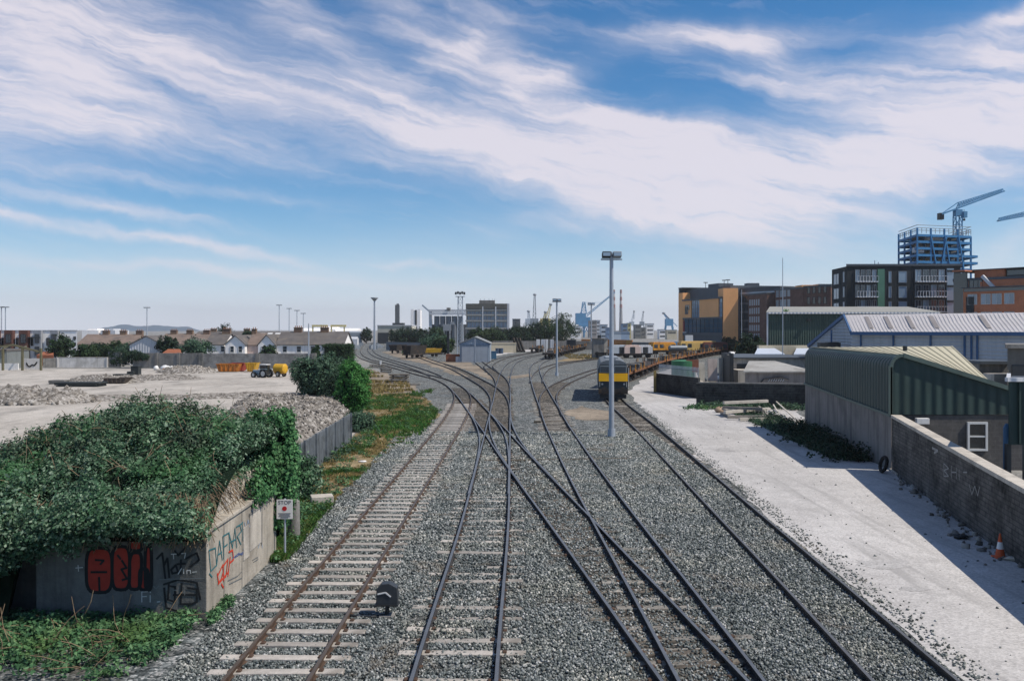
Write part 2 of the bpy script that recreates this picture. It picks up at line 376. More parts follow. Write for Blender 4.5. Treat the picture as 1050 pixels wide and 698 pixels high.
def dust_mat(name, cols, tracks=0.0, dark=(.2, .19, .17), speck=.5, band=.35):
    m = bpy.data.materials.new(name); m.use_nodes = True; nt = m.node_tree; gg = NG(nt); p = nt.nodes['Principled BSDF']
    p.inputs['Roughness'].default_value = .95; p.inputs['Specular IOR Level'].default_value = .1
    geo = nt.nodes.new('ShaderNodeNewGeometry'); pos = geo.outputs['Position']
    n0 = gg.noise(pos, .12, 7, .65, .6).outputs[0]; n1 = gg.noise(pos, 1.6, 7, .7).outputs[0]; n2 = gg.noise(pos, 14, 4, .7).outputs[0]
    t = gg.m('ADD', gg.m('MULTIPLY', n0, .45), gg.m('ADD', gg.m('MULTIPLY', n1, .33), gg.m('MULTIPLY', n2, .22)))
    c = gg.ramp(t, [(.37, cols[0]), (.5, cols[1]), (.60, cols[2])])
    nst = gg.noise(pos, .45, 8, .72, 1.2).outputs[0]
    c = gg.mix(gg.ramp(nst, [(.55, 0.0), (.72, .62)]), c, dark)
    v3 = nt.nodes.new('ShaderNodeTexVoronoi'); v3.inputs['Scale'].default_value = 22; nt.links.new(pos, v3.inputs['Vector'])
    s3 = nt.nodes.new('ShaderNodeSeparateColor'); nt.links.new(v3.outputs['Color'], s3.inputs[0])
    c = gg.mix(1.0, c, gg.ramp(s3.outputs[0], [(0, .80), (.5, 1.0), (1, 1.14)]), 'MULTIPLY')
    if tracks:
        mp = nt.nodes.new('ShaderNodeMapping'); mp.inputs['Rotation'].default_value = (0, 0, R(tracks)); mp.inputs['Scale'].default_value = (band, .05, 1); nt.links.new(pos, mp.inputs[0])
        n3 = gg.noise(mp.outputs[0], 2.2, 6, .62, .3).outputs[0]
        c = gg.mix(gg.ramp(n3, [(.52, 0.0), (.68, .7)]), c, dark)
    vo = nt.nodes.new('ShaderNodeTexVoronoi'); vo.inputs['Scale'].default_value = 7; nt.links.new(pos, vo.inputs['Vector'])
    sv = nt.nodes.new('ShaderNodeSeparateColor'); nt.links.new(vo.outputs['Color'], sv.inputs[0])
    pebble = gg.m('MULTIPLY', gg.m('LESS_THAN', vo.outputs['Distance'], .28), gg.m('GREATER_THAN', sv.outputs[0], .8))
    c = gg.mix(gg.m('MULTIPLY', pebble, speck), c, dark)
    nt.links.new(c, p.inputs['Base Color'])
    b = nt.nodes.new('ShaderNodeBump'); b.inputs['Strength'].default_value = .5; b.inputs['Distance'].default_value = .05
    nt.links.new(n1, b.inputs['Height']); nt.links.new(b.outputs[0], p.inputs['Normal'])
    MATS[name] = m; return m
M_road = dust_mat('pale_gravel_road', [(.35, .336, .322), (.455, .438, .422), (.53, .512, .494)], tracks=12, dark=(.30, .29, .28), speck=.4, band=.75)
M_yard = dust_mat('dusty_yard', [(.28, .255, .225), (.43, .395, .35), (.52, .48, .43)], tracks=97, dark=(.18, .17, .155), speck=.4, band=.12)
M_verge = dust_mat('verge_soil', [(.13, .10, .06), (.25, .19, .11), (.36, .28, .17)], dark=(.08, .10, .05), speck=.7)
M_brown = dust_mat('rusty_soil', [(.12, .10, .08), (.235, .195, .15), (.36, .30, .23)], dark=(.10, .095, .07), speck=.8)
M_mud = ground_mat('oily_bed', STONE_D, [(.35, (.7, .7, .68)), (.5, (1, .97, .92)), (.65, (1.35, 1.22, 1.05))], 13, fl=3.6)

def sheet(name, pts, z, m, rag=.35, step=.5, kind='structure'):
    """a flat covering with a ragged edge, pts a plan polygon"""
    out = []
    n = len(pts)
    for i in range(n):
        a, b = Vector(pts[i][:2]), Vector(pts[(i + 1) % n][:2]); d = b - a
        far = max(1.0, min(a.y, b.y) / 40)
        k = max(1, min(160, int(d.length / (step * far))))
        nr = Vector((d.y, -d.x)).normalized() if d.length > 0 else Vector((0, 0))
        for j in range(k):
            p = a + d * (j / k); w = mnoise.noise(Vector((p.x * .9, p.y * .9, z * 97))) * rag + mnoise.noise(Vector((p.x * .23, p.y * .23, z * 31))) * rag * 1.6
            p = p + nr * w * (0 if j == 0 else 1); out.append((p.x, p.y, z))
    from mathutils.geometry import delaunay_2d_cdt
    vv, _, ff, *_r = delaunay_2d_cdt([Vector(p[:2]) for p in out], [], [list(range(len(out)))], 1, 1e-4)
    me = bpy.data.meshes.new(name); me.from_pydata([(p.x, p.y, z) for p in vv], [], [tuple(f) for f in ff]); me.materials.append(m)
    o = bpy.data.objects.new(name, me); COL.objects.link(o); o['kind'] = kind; return o
def G(*pp): return [gnd(x, y) for x, y in pp]

b = MB(); b.poly([(-9000, -600, 0), (9000, -600, 0), (9000, 12000, 0), (-9000, 12000, 0)]); struct(b.build('ground', M_far))
b = MB(); b.poly([(-30, 3, .004), (14, 3, .004), (22, 60, .004), (60, 140, .004), (120, 300, .004), (-5, 420, .004), (-80, 420, .004), (-45, 250, .004), (-12, 100, .004), (-16, 60, .004), (-16, 30, .004)]); struct(b.build('ballast_bed', M_ballast))
# demolished yard on the left
sheet('yard', [(-6.95, 25.5), (-9.3, 36), (-9.6, 52), (-11.5, 66), (-17, 95), (-34, 146), (-140, 152), (-140, 20), (-16, 12), (-13, 22)], .010, M_yard, .3)
# grassy verge between fence and track
sheet('verge', [(-6.6, 25.8), (-6.75, 29), (-6.9, 34), (-6.9, 42), (-6.5, 52), (-5.8, 62), (-6.0, 70), (-8.3, 84), (-10.8, 97), (-15, 116), (-22.5, 138), (-30, 158), (-41, 190), (-48, 230), (-56, 280), (-66, 280), (-52, 200), (-40, 168), (-34, 146), (-16, 92), (-10.5, 64), (-9.4, 52), (-9.3, 37)], .016, M_verge, .45)
sheet('bare_soil', [(-8.3, 84), (-14.2, 116), (-21, 138), (-28, 158), (-40, 190), (-38, 200), (-60, 300), (-66, 300), (-57, 230), (-36, 158), (-24, 125), (-13.5, 92)], .020, M_brown, .6)
sheet('soil_strip', G((392, 361), (420, 358), (437, 366), (452, 372), (480, 386), (476, 388), (455, 380), (436, 373), (415, 369), (400, 364)), .022, M_brown, .6)
sheet('soil_apron', G((450, 371), (478, 369.2), (489, 375), (500, 383), (506, 390), (495, 386), (474, 378)), .022, M_brown, .5)
sheet('pale_apron', G((485, 369), (530, 361), (640, 356), (600, 352), (500, 356)), .012, M_road, .5)
sheet('dry_patch', G((520, 386), (545, 383), (546, 386), (524, 389)), .022, M_brown, .4)
sheet('track_soil', G((578, 424), (596, 416), (627, 424), (632, 430), (600, 431)), .022, M_brown, .5)
# pale haul road on the right
sheet('road', [(8.15, 3), (8.5, 16.5), (8.75, 22.8), (8.9, 28), (9.1, 34), (9.5, 41.8), (10.4, 60), (11.0, 78), (12.6, 95), (17.2, 116), (24, 140), (34, 170), (36, 168), (29, 140), (24.5, 112), (24, 95), (25, 84), (33, 80), (33, 74), (24, 74), (19.9, 58), (17.7, 41.2), (14, 24), (10, 3)], .014, M_road, .22)
M_stain = dust_mat('damp_patch', [(.27, .262, .255), (.37, .358, .347), (.46, .447, .434)], dark=(.20, .195, .19), speck=.7)
for i_, (px_, py_, w_, l_) in enumerate(((905, 579, .85, .6), (938, 604, .4, .25), (742, 462, .5, 1.0))):
    q_ = gnd(px_, py_); sheet('dirt_patch', [(q_.x + w_ * math.cos(a_) * (.75 + .9 * abs(mnoise.noise(Vector((a_ * 2.1, i_ * 7, 0))))), q_.y + l_ * math.sin(a_) * (.7 + .9 * abs(mnoise.noise(Vector((a_ * 2.3, i_ * 5, 4)))))) for a_ in [k_ * .35 for k_ in range(18)]], .018, M_stain, .30, .12)
sheet('grass_strip', G((567, 371), (585, 367), (606, 364), (622, 363), (612, 366), (590, 369.8)), .020, M_verge, .3)

# ------------------------------------------------------------------ railway tracks
def rail_mat(name, rust, top, rough):
    side = mat(name + '_web', rust, .8, .45, 3.0, tuple(x * .5 for x in rust), obj=False)
    tp = mat(name + '_head', top, rough, .25, 2.0, metal=.45, spec=.5, obj=False)
    return [side, tp]
RM_dark = rail_mat('dark_rail', (.035, .033, .034), (.15, .155, .16), .38)
RM_rust = rail_mat('rusty_rail', (.080, .050, .034), (.125, .098, .078), .55)
RM_dull = rail_mat('dull_rail', (.07, .055, .045), (.15, .15, .15), .5)
RM_far = rail_mat('far_rail', (.05, .042, .038), (.12, .115, .11), .5)
M_slp_c = mat('pale_sleeper', (.37, .34, .305), .9, .32, 2.2, (.25, .225, .195), bump=.3, bscale=30, per_obj=.22)
M_slp_t = mat('timber_sleeper', (.085, .072, .058), .95, .4, 3.0, (.19, .165, .13), bump=.5, bscale=22, per_obj=.35)
M_slp_m = mat('grey_sleeper', (.27, .25, .22), .95, .35, 3.0, (.14, .125, .105), bump=.5, bscale=22, per_obj=.35)
M_chair = mat('rail_chair', (.075, .045, .03), .85, .4, 8)

def smooth_line(P, step=1.0):
    """even-spaced smooth centre line through plan points"""
    P = [Vector((p[0], p[1])) for p in P]
    P = [P[0] * 2 - P[1]] + P + [P[-1] * 2 - P[-2]]
    out = []
    for i in range(1, len(P) - 2):
        p0, p1, p2, p3 = P[i - 1:i + 3]; L = (p2 - p1).length; k = max(2, int(L / .5))
        t0 = 0; t1 = (p1 - p0).length ** .5; t2 = t1 + L ** .5; t3 = t2 + (p3 - p2).length ** .5
        for j in range(k):
            t = t1 + (t2 - t1) * j / k
            a1 = p0 * ((t1 - t) / (t1 - t0)) + p1 * ((t - t0) / (t1 - t0)); a2 = p1 * ((t2 - t) / (t2 - t1)) + p2 * ((t - t1) / (t2 - t1)); a3 = p2 * ((t3 - t) / (t3 - t2)) + p3 * ((t - t2) / (t3 - t2))
            b1 = a1 * ((t2 - t) / (t2 - t0)) + a2 * ((t - t0) / (t2 - t0)); b2 = a2 * ((t3 - t) / (t3 - t1)) + a3 * ((t - t1) / (t3 - t1))
            out.append(b1 * ((t2 - t) / (t2 - t1)) + b2 * ((t - t1) / (t2 - t1)))
    out.append(P[-2])
    # resample, then relax so that read-off errors far away do not kink the rails
    d = [0]
    for a, b_ in zip(out[:-1], out[1:]): d.append(d[-1] + (b_ - a).length)
    n = max(8, int(d[-1] / step)); X = np.interp(np.linspace(0, d[-1], n), d, [p.x for p in out]); Y = np.interp(np.linspace(0, d[-1], n), d, [p.y for p in out])
    for _ in range(40):
        X[1:-1] = X[1:-1] * .5 + (X[:-2] + X[2:]) * .25; Y[1:-1] = Y[1:-1] * .5 + (Y[:-2] + Y[2:]) * .25
    return np.stack([X, Y], 1)
GAUGE = 1.57
RAIL_PROF = [(-.036, .150), (.036, .150), (.038, .108), (.012, .095), (.012, .022), (.07, .0), (-.07, .0), (-.012, .022), (-.012, .095), (-.038, .108)]
TRACK_LINES = {}; SLEEPERS = {}
def track(key, label, pts, rails, z0, sleepers=None, s_range=None, spacing=.7, s_mat=None, s_z=.05, s_len=2.6, buried=0.0, bed=None, bed_w=1.9):
    C = smooth_line(pts); TRACK_LINES[key] = C
    T = np.gradient(C, axis=0); T /= np.linalg.norm(T, axis=1, keepdims=True); Nn = np.stack([T[:, 1], -T[:, 0]], 1)
    t = thing('railway_track', label, 'railway track', (C[0][0], C[0][1], 0), world_coords=True)
    for side in (-1, 1):
        L = C + Nn * side * GAUGE / 2; b = MB(); n = len(L); k = len(RAIL_PROF)
        vs = [(L[i][0] + Nn[i][0] * u, L[i][1] + Nn[i][1] * u, z + z0) for i in range(n) for u, z in RAIL_PROF]
        b.v = vs
        for i in range(n - 1):
            for q in range(k):
                r = (q + 1) % k; b.f.append((i * k + q, (i + 1) * k + q, (i + 1) * k + r, i * k + r)); b.mi.append(1 if q == 0 else 0); b.sm.append(False)
        b.f += [tuple(range(k)), tuple(range((n - 1) * k, n * k))]; b.mi += [0, 0]; b.sm += [False, False]
        b.build('rail', rails, t)
    if bed:                                                     # the dark oily strip that the track lies in
        i0, i1 = [int(np.argmin(np.abs(C[:, 1] - y))) for y in bed]
        i0, i1 = min(i0, i1), max(i0, i1); vs = []; fs = []
        for i in range(i0, i1 + 1):
            w = bed_w / 2 + mnoise.noise(Vector((i * .7, z0 * 900, 0))) * .5; w2 = bed_w / 2 + mnoise.noise(Vector((i * .7, z0 * 900, 7))) * .5
            vs += [(C[i][0] - Nn[i][0] * w, C[i][1] - Nn[i][1] * w, .006 + z0 * .5), (C[i][0] + Nn[i][0] * w2, C[i][1] + Nn[i][1] * w2, .006 + z0 * .5)]
        for i in range(i1 - i0): fs.append((2 * i, 2 * i + 2, 2 * i + 3, 2 * i + 1) if False else (2 * i + 1, 2 * i + 3, 2 * i + 2, 2 * i))
        bb = MB(); bb.add(vs, fs); o = bb.build('track_bed', M_mud, t)
    if sleepers:
        d = np.concatenate([[0], np.cumsum(np.linalg.norm(np.diff(C, axis=0), axis=1))])
        y_of = lambda s: np.interp(s, d, C[:, 1])
        base = MB(); base.box((0, 0, 0), (s_len, .24, .10))
        for side in (-1, 1):
            for q in (-1, 1): base.box((side * GAUGE / 2 + q * .085, 0, .06), (.09, .13, .05), 0, 1)
        me0 = None; cnt = 0
        s = 0.35
        while s < d[-1]:
            x, y = np.interp(s, d, C[:, 0]), y_of(s)
            if s_range[0] <= y <= s_range[1]:
                tx, ty = np.interp(s, d, T[:, 0]), np.interp(s, d, T[:, 1]); a = math.atan2(ty, tx) - math.pi / 2
                h = s_z - .05 + z0 * .3 + rnd.uniform(-.012, .012) - (rnd.random() * buried); off = rnd.uniform(-.06, .06)
                if me0 is None:
                    o = base.build('sleeper', [s_mat, M_chair]); me0 = o.data; o.parent = t
                    mod = o.modifiers.new('bevel', 'BEVEL'); mod.width = .014; mod.segments = 1
                else:
                    o = bpy.data.objects.new('sleeper', me0); COL.objects.link(o); o.parent = t
                    mod = o.modifiers.new('bevel', 'BEVEL'); mod.width = .014; mod.segments = 1
                if cnt >= 100: break
                SLEEPERS.setdefault(key, []).append((x, y, a))
                o.location = (x - C[0][0] + ty * off, y - C[0][1] - tx * off, h)
                o.rotation_euler = (rnd.uniform(-.01, .01), rnd.uniform(-.008, .008) + (rnd.uniform(-.02, .02) if buried else 0), a + rnd.uniform(-.025, .025)); cnt += 1
            s += spacing * rnd.uniform(.95, 1.05)
    return t
def W(*pp): return [tuple(gnd(x, y)[:2]) for x, y in pp]
track('left', 'rusty railed track on clean pale sleepers, nearest to the graffitied bunker', [(-4.56, 3), (-4.56, 10)] + W((276.5, 698), (354, 589), (432, 480), (456.5, 446), (468.5, 427), (474.5, 413), (473.5, 404), (465, 396), (448, 388), (436, 385.6), (421.5, 381.3), (411, 378.5), (400, 375.2), (387, 371.8), (379, 370), (370.5, 366), (367, 361.6), (368.5, 357), (373, 352), (378, 348)), RM_rust, .0, True, (14, 78), .72, M_slp_c, .06)
track('second', 'far curving track that merges into the left track beside the brown soil strip', W((447, 386.5), (435.3, 381.2), (425, 377.8), (414.7, 374.4), (402.2, 370.7), (389, 366.6), (381.5, 362), (379.5, 357.2), (384, 352), (390, 348)), RM_far, .003)
track('straight', 'near straight track with half buried pale sleepers, second from the left in front', [(-1.05, 3), (-1.08, 10)] + W((464.5, 698), (495.5, 555), (505.5, 480), (508.3, 461.5), (512, 430), (514.5, 413.6), (515.5, 400), (517, 390), (518.5, 384), (522, 376), (528, 371), (540, 366.7), (560, 363), (585, 358.5), (608, 354.5), (640, 351)), RM_dark, .006, True, (14, 47), .72, M_slp_c, .046, buried=.06, bed=(36, 100))
track('diagonal', 'dark diagonal track crossing the yard from the far left to the front right', [(5.1, 3), (4.25, 10)] + W((716, 698), (640, 605), (597, 552), (536, 480), (521, 461), (510.5, 447), (496.3, 430), (490.7, 424), (477, 407), (466, 396.5)), RM_dark, .009, True, (14, 96), .7, M_slp_t, .03, buried=.02, bed=(14, 100))
track('right', 'dark track merging beside the diagonal track, leading to the near lamp posts', [(4.0, 3), (3.95, 10)] + W((736, 698), (646, 561), (594.5, 480), (582, 457), (571.5, 439), (562.5, 418), (555, 402), (549.5, 387), (548.3, 379), (551, 373.5), (561, 369), (575, 364.5), (590, 360.5), (607, 356.5), (640, 352.5)), RM_dark, .012, True, (16, 80), .7, M_slp_m, .03, buried=.03, bed=(14, 110))
track('loco', 'dull track buried in ballast beside the pale road, under the yellow locomotive', [(7.1, 3), (7.25, 10)] + W((929.5, 698), (829, 598.7), (784, 556), (745, 520), (704.5, 480), (654, 432), (629.5, 411)) + [(11.4, 100), (16.9, 121), (24.4, 148.5), (35, 180), (48, 216), (64.5, 258), (90, 320)], RM_dull, .0, True, (40, 82), .7, M_slp_m, .02, buried=.05, bed=(36, 82))
track('slip_left', 'short curved slip rail joining the diagonal track to the straight track', W((490.7, 424), (496.5, 431), (504, 444), (507, 455), (506.5, 470), (505, 485), (501, 510)), RM_dark, .015)
track('slip_right', 'short curved slip rail leaving the straight track for the diagonal', W((513.5, 419), (512.5, 430), (513.5, 441), (518, 452.5), (527, 468), (537, 481), (552, 498)), RM_dark, .018)
track('wagon', 'curved track coming from the yellow tippler wagons to the crossing', W((512, 430), (513.5, 419), (510.5, 407), (502, 398), (492, 392), (481, 386), (465, 378), (445, 371.5), (430, 366), (412, 361), (398, 357)), RM_far, .021, bed=(60, 170))
track('shed', 'short siding from the small open wagon in front of the grey shed', W((516, 402), (515, 393), (510, 386), (499.8, 378.5), (487, 369.2), (481, 366.5)), RM_far, .024, bed=(90, 150))
track('depot', 'far track sweeping right from the grey shed siding behind the flat wagons', W((505, 381.5), (500.5, 376), (508, 370.5), (517, 367.2), (536, 363.7), (555, 360.5), (580, 356), (605, 352.5)), RM_far, .027)
track('lamp', 'curved track passing behind the middle lamp post and the grass strip', W((549.6, 393), (551.5, 386), (557.5, 379.5), (568, 375), (585, 371.7), (612.5, 368.3), (640, 364.5), (670, 361.5), (720, 357)), RM_far, .030)
track('bay', 'curved rusty track leading right behind the yellow locomotive', W((566, 428), (562, 414), (562.4, 406), (567.5, 399.5), (578, 393), (596.5, 385.5), (612.5, 380), (630, 376.3), (660, 372), (700, 366)), RM_far, .033, bed=(70, 110))
b = MB(); b.tube([gnd(497, 472.6, .03), gnd(540, 472, .035), gnd(600, 471, .03), gnd(648, 470.2, .03)], .07, 6)
tag(b.build('point_rod', M_slp_t), 'dark point rod channel lying across the straight and diagonal tracks', 'point rod')
b = MB(); b.tube([gnd(552, 432.5, .03), gnd(580, 432, .03)], .06, 6); b.box(gnd(551, 432.5, .08), (.5, .3, .16))
tag(b.build('point_rod', M_slp_t), 'short dark point rod across the track merging beside the diagonal', 'point rod')

# ------------------------------------------------------------------ loose ballast stones in the foreground
def dist_to_lines(P, keys, off):
    d = np.full(len(P), 9.0)
    for k in keys:
        C = TRACK_LINES[k]; C = C[(C[:, 1] > 8) & (C[:, 1] < 60)]
        T = np.gradient(C, axis=0); T /= np.linalg.norm(T, axis=1, keepdims=True) + 1e-9; Nn = np.stack([T[:, 1], -T[:, 0]], 1)
        for s in off:
            L = C + Nn * s
            idx = np.clip(np.searchsorted(L[:, 1], P[:, 1]), 1, len(L) - 1)
            f = (P[:, 1] - L[idx - 1, 1]) / (L[idx, 1] - L[idx - 1, 1] + 1e-9)
            x = L[idx - 1, 0] + f * (L[idx, 0] - L[idx - 1, 0]); ok = (P[:, 1] < L[-1, 1]) & (P[:, 1] > L[0, 1])
            d = np.where(ok, np.minimum(d, np.abs(P[:, 0] - x)), d)
    return d
def pnoise(v): return np.array([mnoise.noise(Vector((float(q), 3.7, 1.1))) for q in v])
cube = np.array([(x, y, z) for z in (-1, 1) for x, y in ((-1, -1), (1, -1), (1, 1), (-1, 1))], float)
cf = np.array([(3, 2, 1, 0), (4, 5, 6, 7), (0, 1, 5, 4), (1, 2, 6, 5), (2, 3, 7, 6), (3, 0, 4, 7)])
def stones(name, P, size, mat_, parent=None, flat=.7):
    n = len(P); V = cube[None] * nrng.uniform(.55, 1.2, (n, 8, 3)); V[:, :, 2] *= flat
    V *= (size * nrng.uniform(.55, 1.35, n))[:, None, None] * .5
    q = nrng.normal(0, 1, (n, 4)); q /= np.linalg.norm(q, axis=1, keepdims=True); w, x, y, z = q.T
    M = np.stack([1 - 2 * (y * y + z * z), 2 * (x * y - z * w), 2 * (x * z + y * w), 2 * (x * y + z * w), 1 - 2 * (x * x + z * z), 2 * (y * z - x * w), 2 * (x * z - y * w), 2 * (y * z + x * w), 1 - 2 * (x * x + y * y)], 1).reshape(n, 3, 3)
    V = np.einsum('nij,nkj->nki', M, V) + P[:, None, :]
    Fa = (cf[None] + (np.arange(n) * 8)[:, None, None]).reshape(-1, 4)
    return big_mesh(name, V.reshape(-1, 3), Fa, mat_, parent)
def island_mat(name, stops, rough=.9):
    m = bpy.data.materials.new(name); m.use_nodes = True; nt = m.node_tree; gg = NG(nt); p = nt.nodes['Principled BSDF']
    geo = nt.nodes.new('ShaderNodeNewGeometry'); c = gg.ramp(geo.outputs['Random Per Island'], stops)
    nn = gg.noise(geo.outputs['Position'], .35, 4, .6).outputs[0]
    c = gg.mix(1.0, c, gg.ramp(nn, [(.3, (.62, .65, .66)), (.5, (1, 1, 1)), (.7, (1.22, 1.15, 1.04))]), 'MULTIPLY')
    n2 = gg.noise(geo.outputs['Position'], .55, 5, .7, .8).outputs[0]
    c = gg.mix(gg.ramp(n2, [(.56, 0.0), (.72, .6)]), c, (.17, .125, .085))
    nt.links.new(c, p.inputs['Base Color']); p.inputs['Roughness'].default_value = rough; p.inputs['Specular IOR Level'].default_value = .15; MATS[name] = m; return m
M_stone = island_mat('ballast_stone', [(0, (.030, .038, .039)), (.3, (.095, .112, .111)), (.6, (.185, .203, .198)), (.88, (.29, .305, .295)), (1, (.52, .52, .50))])
NST = 215000
Y = 14.5 + (nrng.random(NST) ** 1.5) * 42.0; X = nrng.uniform(-7.2, 8.9, NST)
edge_r = 8.45 + (Y - 16) * .035; keep = (X < edge_r) & (X > np.where(Y < 26, -6.6, -6.6 - (Y - 26) * .02)) & (np.abs(X) < Y * .62)
keep &= dist_to_lines(np.stack([X, Y], 1), ['left', 'straight', 'diagonal', 'right', 'loco'], (-GAUGE / 2, GAUGE / 2)) > .075
din = dist_to_lines(np.stack([X, Y], 1), ['diagonal'], (0,)); din2 = dist_to_lines(np.stack([X, Y], 1), ['left'], (0,))
keep &= ~((din < 1.1) & (nrng.random(NST) < .55))
Zs = nrng.uniform(.0, .03, NST) + .008
for key_, p_mid, p_end in (('left', .93, .55), ('straight', .70, .62)):
    S = np.array(SLEEPERS[key_]); j = np.abs(Y[:, None] - S[None, :, 1]).argmin(1); c_, s_ = np.cos(S[j, 2]), np.sin(S[j, 2])
    ux, uy = X - S[j, 0], Y - S[j, 1]; u_, v_ = ux * c_ + uy * s_, -ux * s_ + uy * c_
    on_ = (np.abs(v_) < .15) & (np.abs(u_) < 1.34); pr_ = np.where(np.abs(u_) < .72, p_mid, p_end)
    if key_ == 'straight': pr_ = np.where(u_ < .1, np.clip(.40 + 1.6 * pnoise(Y * .45), .0, .75), .80)
    keep &= ~(on_ & (nrng.random(NST) < pr_))
P = np.stack([X, Y, Zs], 1)[keep]
struct(stones('ballast', P, np.interp(P[:, 1], [15, 26, 56], [.041, .052, .095]), M_stone), 'stuff')
# a dusting of stones spilled on the haul road and dark grit at its edge
n = 3200; Y = 14 + nrng.random(n) ** 1.3 * 60; X = 8.6 + (Y - 16) * .036 + np.abs(nrng.normal(0, .30, n)) + (nrng.random(n) < .06) * nrng.uniform(0, 5, n)
struct(stones('road_grit', np.stack([X, Y, np.full(n, .02)], 1), nrng.uniform(.02, .06, n), M_stone), 'stuff')

# ================================================================== LEFT: bunker, ivy, verge, yard
M_conc = mat('old_concrete', (.40, .36, .30), .95, .28, .9, (.25, .22, .18), bump=.35, bscale=14, streak=.55, obj=False)
M_conc2 = mat('pale_concrete', (.50, .455, .39), .95, .22, 1.2, (.33, .30, .26), bump=.3, bscale=18, streak=.45, obj=False)
M_concd = mat('dark_concrete', (.22, .21, .195), .95, .3, .9, (.12, .12, .11), bump=.35, bscale=14, streak=.6, obj=False)
M_grey = mat('grey_paint', (.30, .32, .34), .6, .2, 1.5, streak=.3)
M_galv = mat('galvanised', (.36, .40, .45), .5, .15, 3, metal=.3, spec=.4)
M_black = mat('black_paint', (.02, .022, .024), .5, .3, 4)
M_white = mat('white_paint', (.74, .73, .71), .6, .12, 2, streak=.2)
M_twig = mat('dry_twig', (.24, .17, .105), .9, .4, 6, (.12, .085, .055))
M_bark = mat('bark', (.09, .07, .055), .95, .4, 3, bump=.5)
LM_ivy = leafmat('ivy_leaf', [(.016, .042, .026), (.038, .092, .050), (.075, .152, .082), (.145, .235, .145), (.29, .38, .27)], .28, .35, (.06, .16, .055))
LM_bright = leafmat('bright_leaf', [(.03, .11, .03), (.05, .18, .045), (.085, .25, .06), (.13, .29, .10)], .3, .8)
LM_bush = leafmat('bush_leaf', [(.025, .055, .035), (.045, .095, .058), (.078, .14, .086), (.13, .20, .13)], .25, .5)
LM_dark = leafmat('dark_leaf', [(.014, .028, .017), (.022, .044, .026), (.038, .066, .038)], .2, .2)
LM_tree = leafmat('tree_leaf', [(.018, .038, .018), (.030, .060, .028), (.048, .084, .038)], .25, .15, (.05, .075, .03))
LM_weed = leafmat('weed_leaf', [(.026, .068, .036), (.052, .13, .06), (.095, .205, .09), (.18, .30, .15)], .28, .7, (.09, .16, .05))
LM_grass = leafmat('grass_blade', [(.035, .10, .022), (.06, .15, .032), (.10, .19, .05), (.22, .21, .08)], .3, .25, (.05, .15, .03))
LM_dry = leafmat('dry_grass', [(.30, .22, .085), (.38, .29, .13), (.17, .16, .06), (.25, .20, .10)], .25, .5)
M_core = mat('foliage_core', (.010, .018, .012), 1, .4, 2, spec=.0)  # near-black fill for solid cores added inside foliage as its dark interior

# --- the graffitied bunker
BX, BY = -6.9, 19.85                               # corner nearest the eye
bk = thing('bunker', 'low concrete bunker with graffitied walls under an ivy mound', 'bunker', (BX, BY, 0), world_coords=True)
b = MB(); b.bbox(-10.75, BX, BY, 25.7, -.2, 2.05); b.build('wall', M_conc, bk, bevel=.02)
b = MB(); b.bbox(-10.74, BX - .012, BY - .03, BY - .002, -.2, 1.98); b.build('front_shade_skin', mat('shade_dark_concrete', (.15, .148, .138), .95, .35, .8, (.085, .088, .082), bump=.35, bscale=14, streak=.7, obj=False), bk)  # front wall's shade under the ivy put into a darker concrete skin
b = MB(); b.bbox(-16, -10.76, BY + .9, 25.6, -.2, 2.0); b.build('recessed_wall', M_concd, bk)
b = MB(); b.bbox(-11.2, BX - .22, BY + .22, 25.5, 2.05, 2.13); b.bbox(-11.2, BX + .06, BY - .06, 25.75, 2.0, 2.09)
b.build('roof_slab', M_conc, bk, bevel=.02)
b = MB(); b.bbox(-7.7, BX - .3, BY + 1.5, 25.3, 2.13, 2.72); b.build('parapet', M_conc2, bk, bevel=.03)
b = MB()
for yy in (21.0, 22.4): b.bbox(BX, BX + .012, yy, yy + .025, 0, 2.0)
b.build('wall_joint', M_concd, bk)
b = MB(); b.bbox(BX + .002, BX + .02, 23.05, 24.1, .78, 1.72); b.build('blocked_window', M_conc2, bk)
b = MB(); b.bbox(BX + .002, BX + .03, 24.1, 24.16, .7, 1.78); b.bbox(BX + .002, BX + .028, 23.0, 24.1, 1.72, 1.78); b.build('window_frame', M_concd, bk)
b = MB(); b.bbox(BX + .004, BX + .022, 22.5, 23.0, .68, 1.52); b.build('patch', M_conc2, bk)
GP = {k: mat('spray_' + k, c, .75, .2, 6, obj=False) for k, c in dict(red=(.34, .035, .022), black=(.012, .014, .016), teal=(.03, .14, .16), bright=(.50, .045, .02), sky=(.22, .33, .48), blue=(.06, .10, .25), white=(.55, .55, .53), dim=(.16, .17, .17)).items()}
def front(cx, cy):                                 # a spot on the front wall, read off the enlarged photograph
    px, py = 50 + cx / 4.2, 490 + cy / 4.2; return (xw(px, BY), zw(py, BY))
def side_(cx, cy):
    px, py = 50 + cx / 4.2, 490 + cy / 4.2; Y = BX * F / (px - 525); return (Y, zw(py, Y))
_gz = [0]
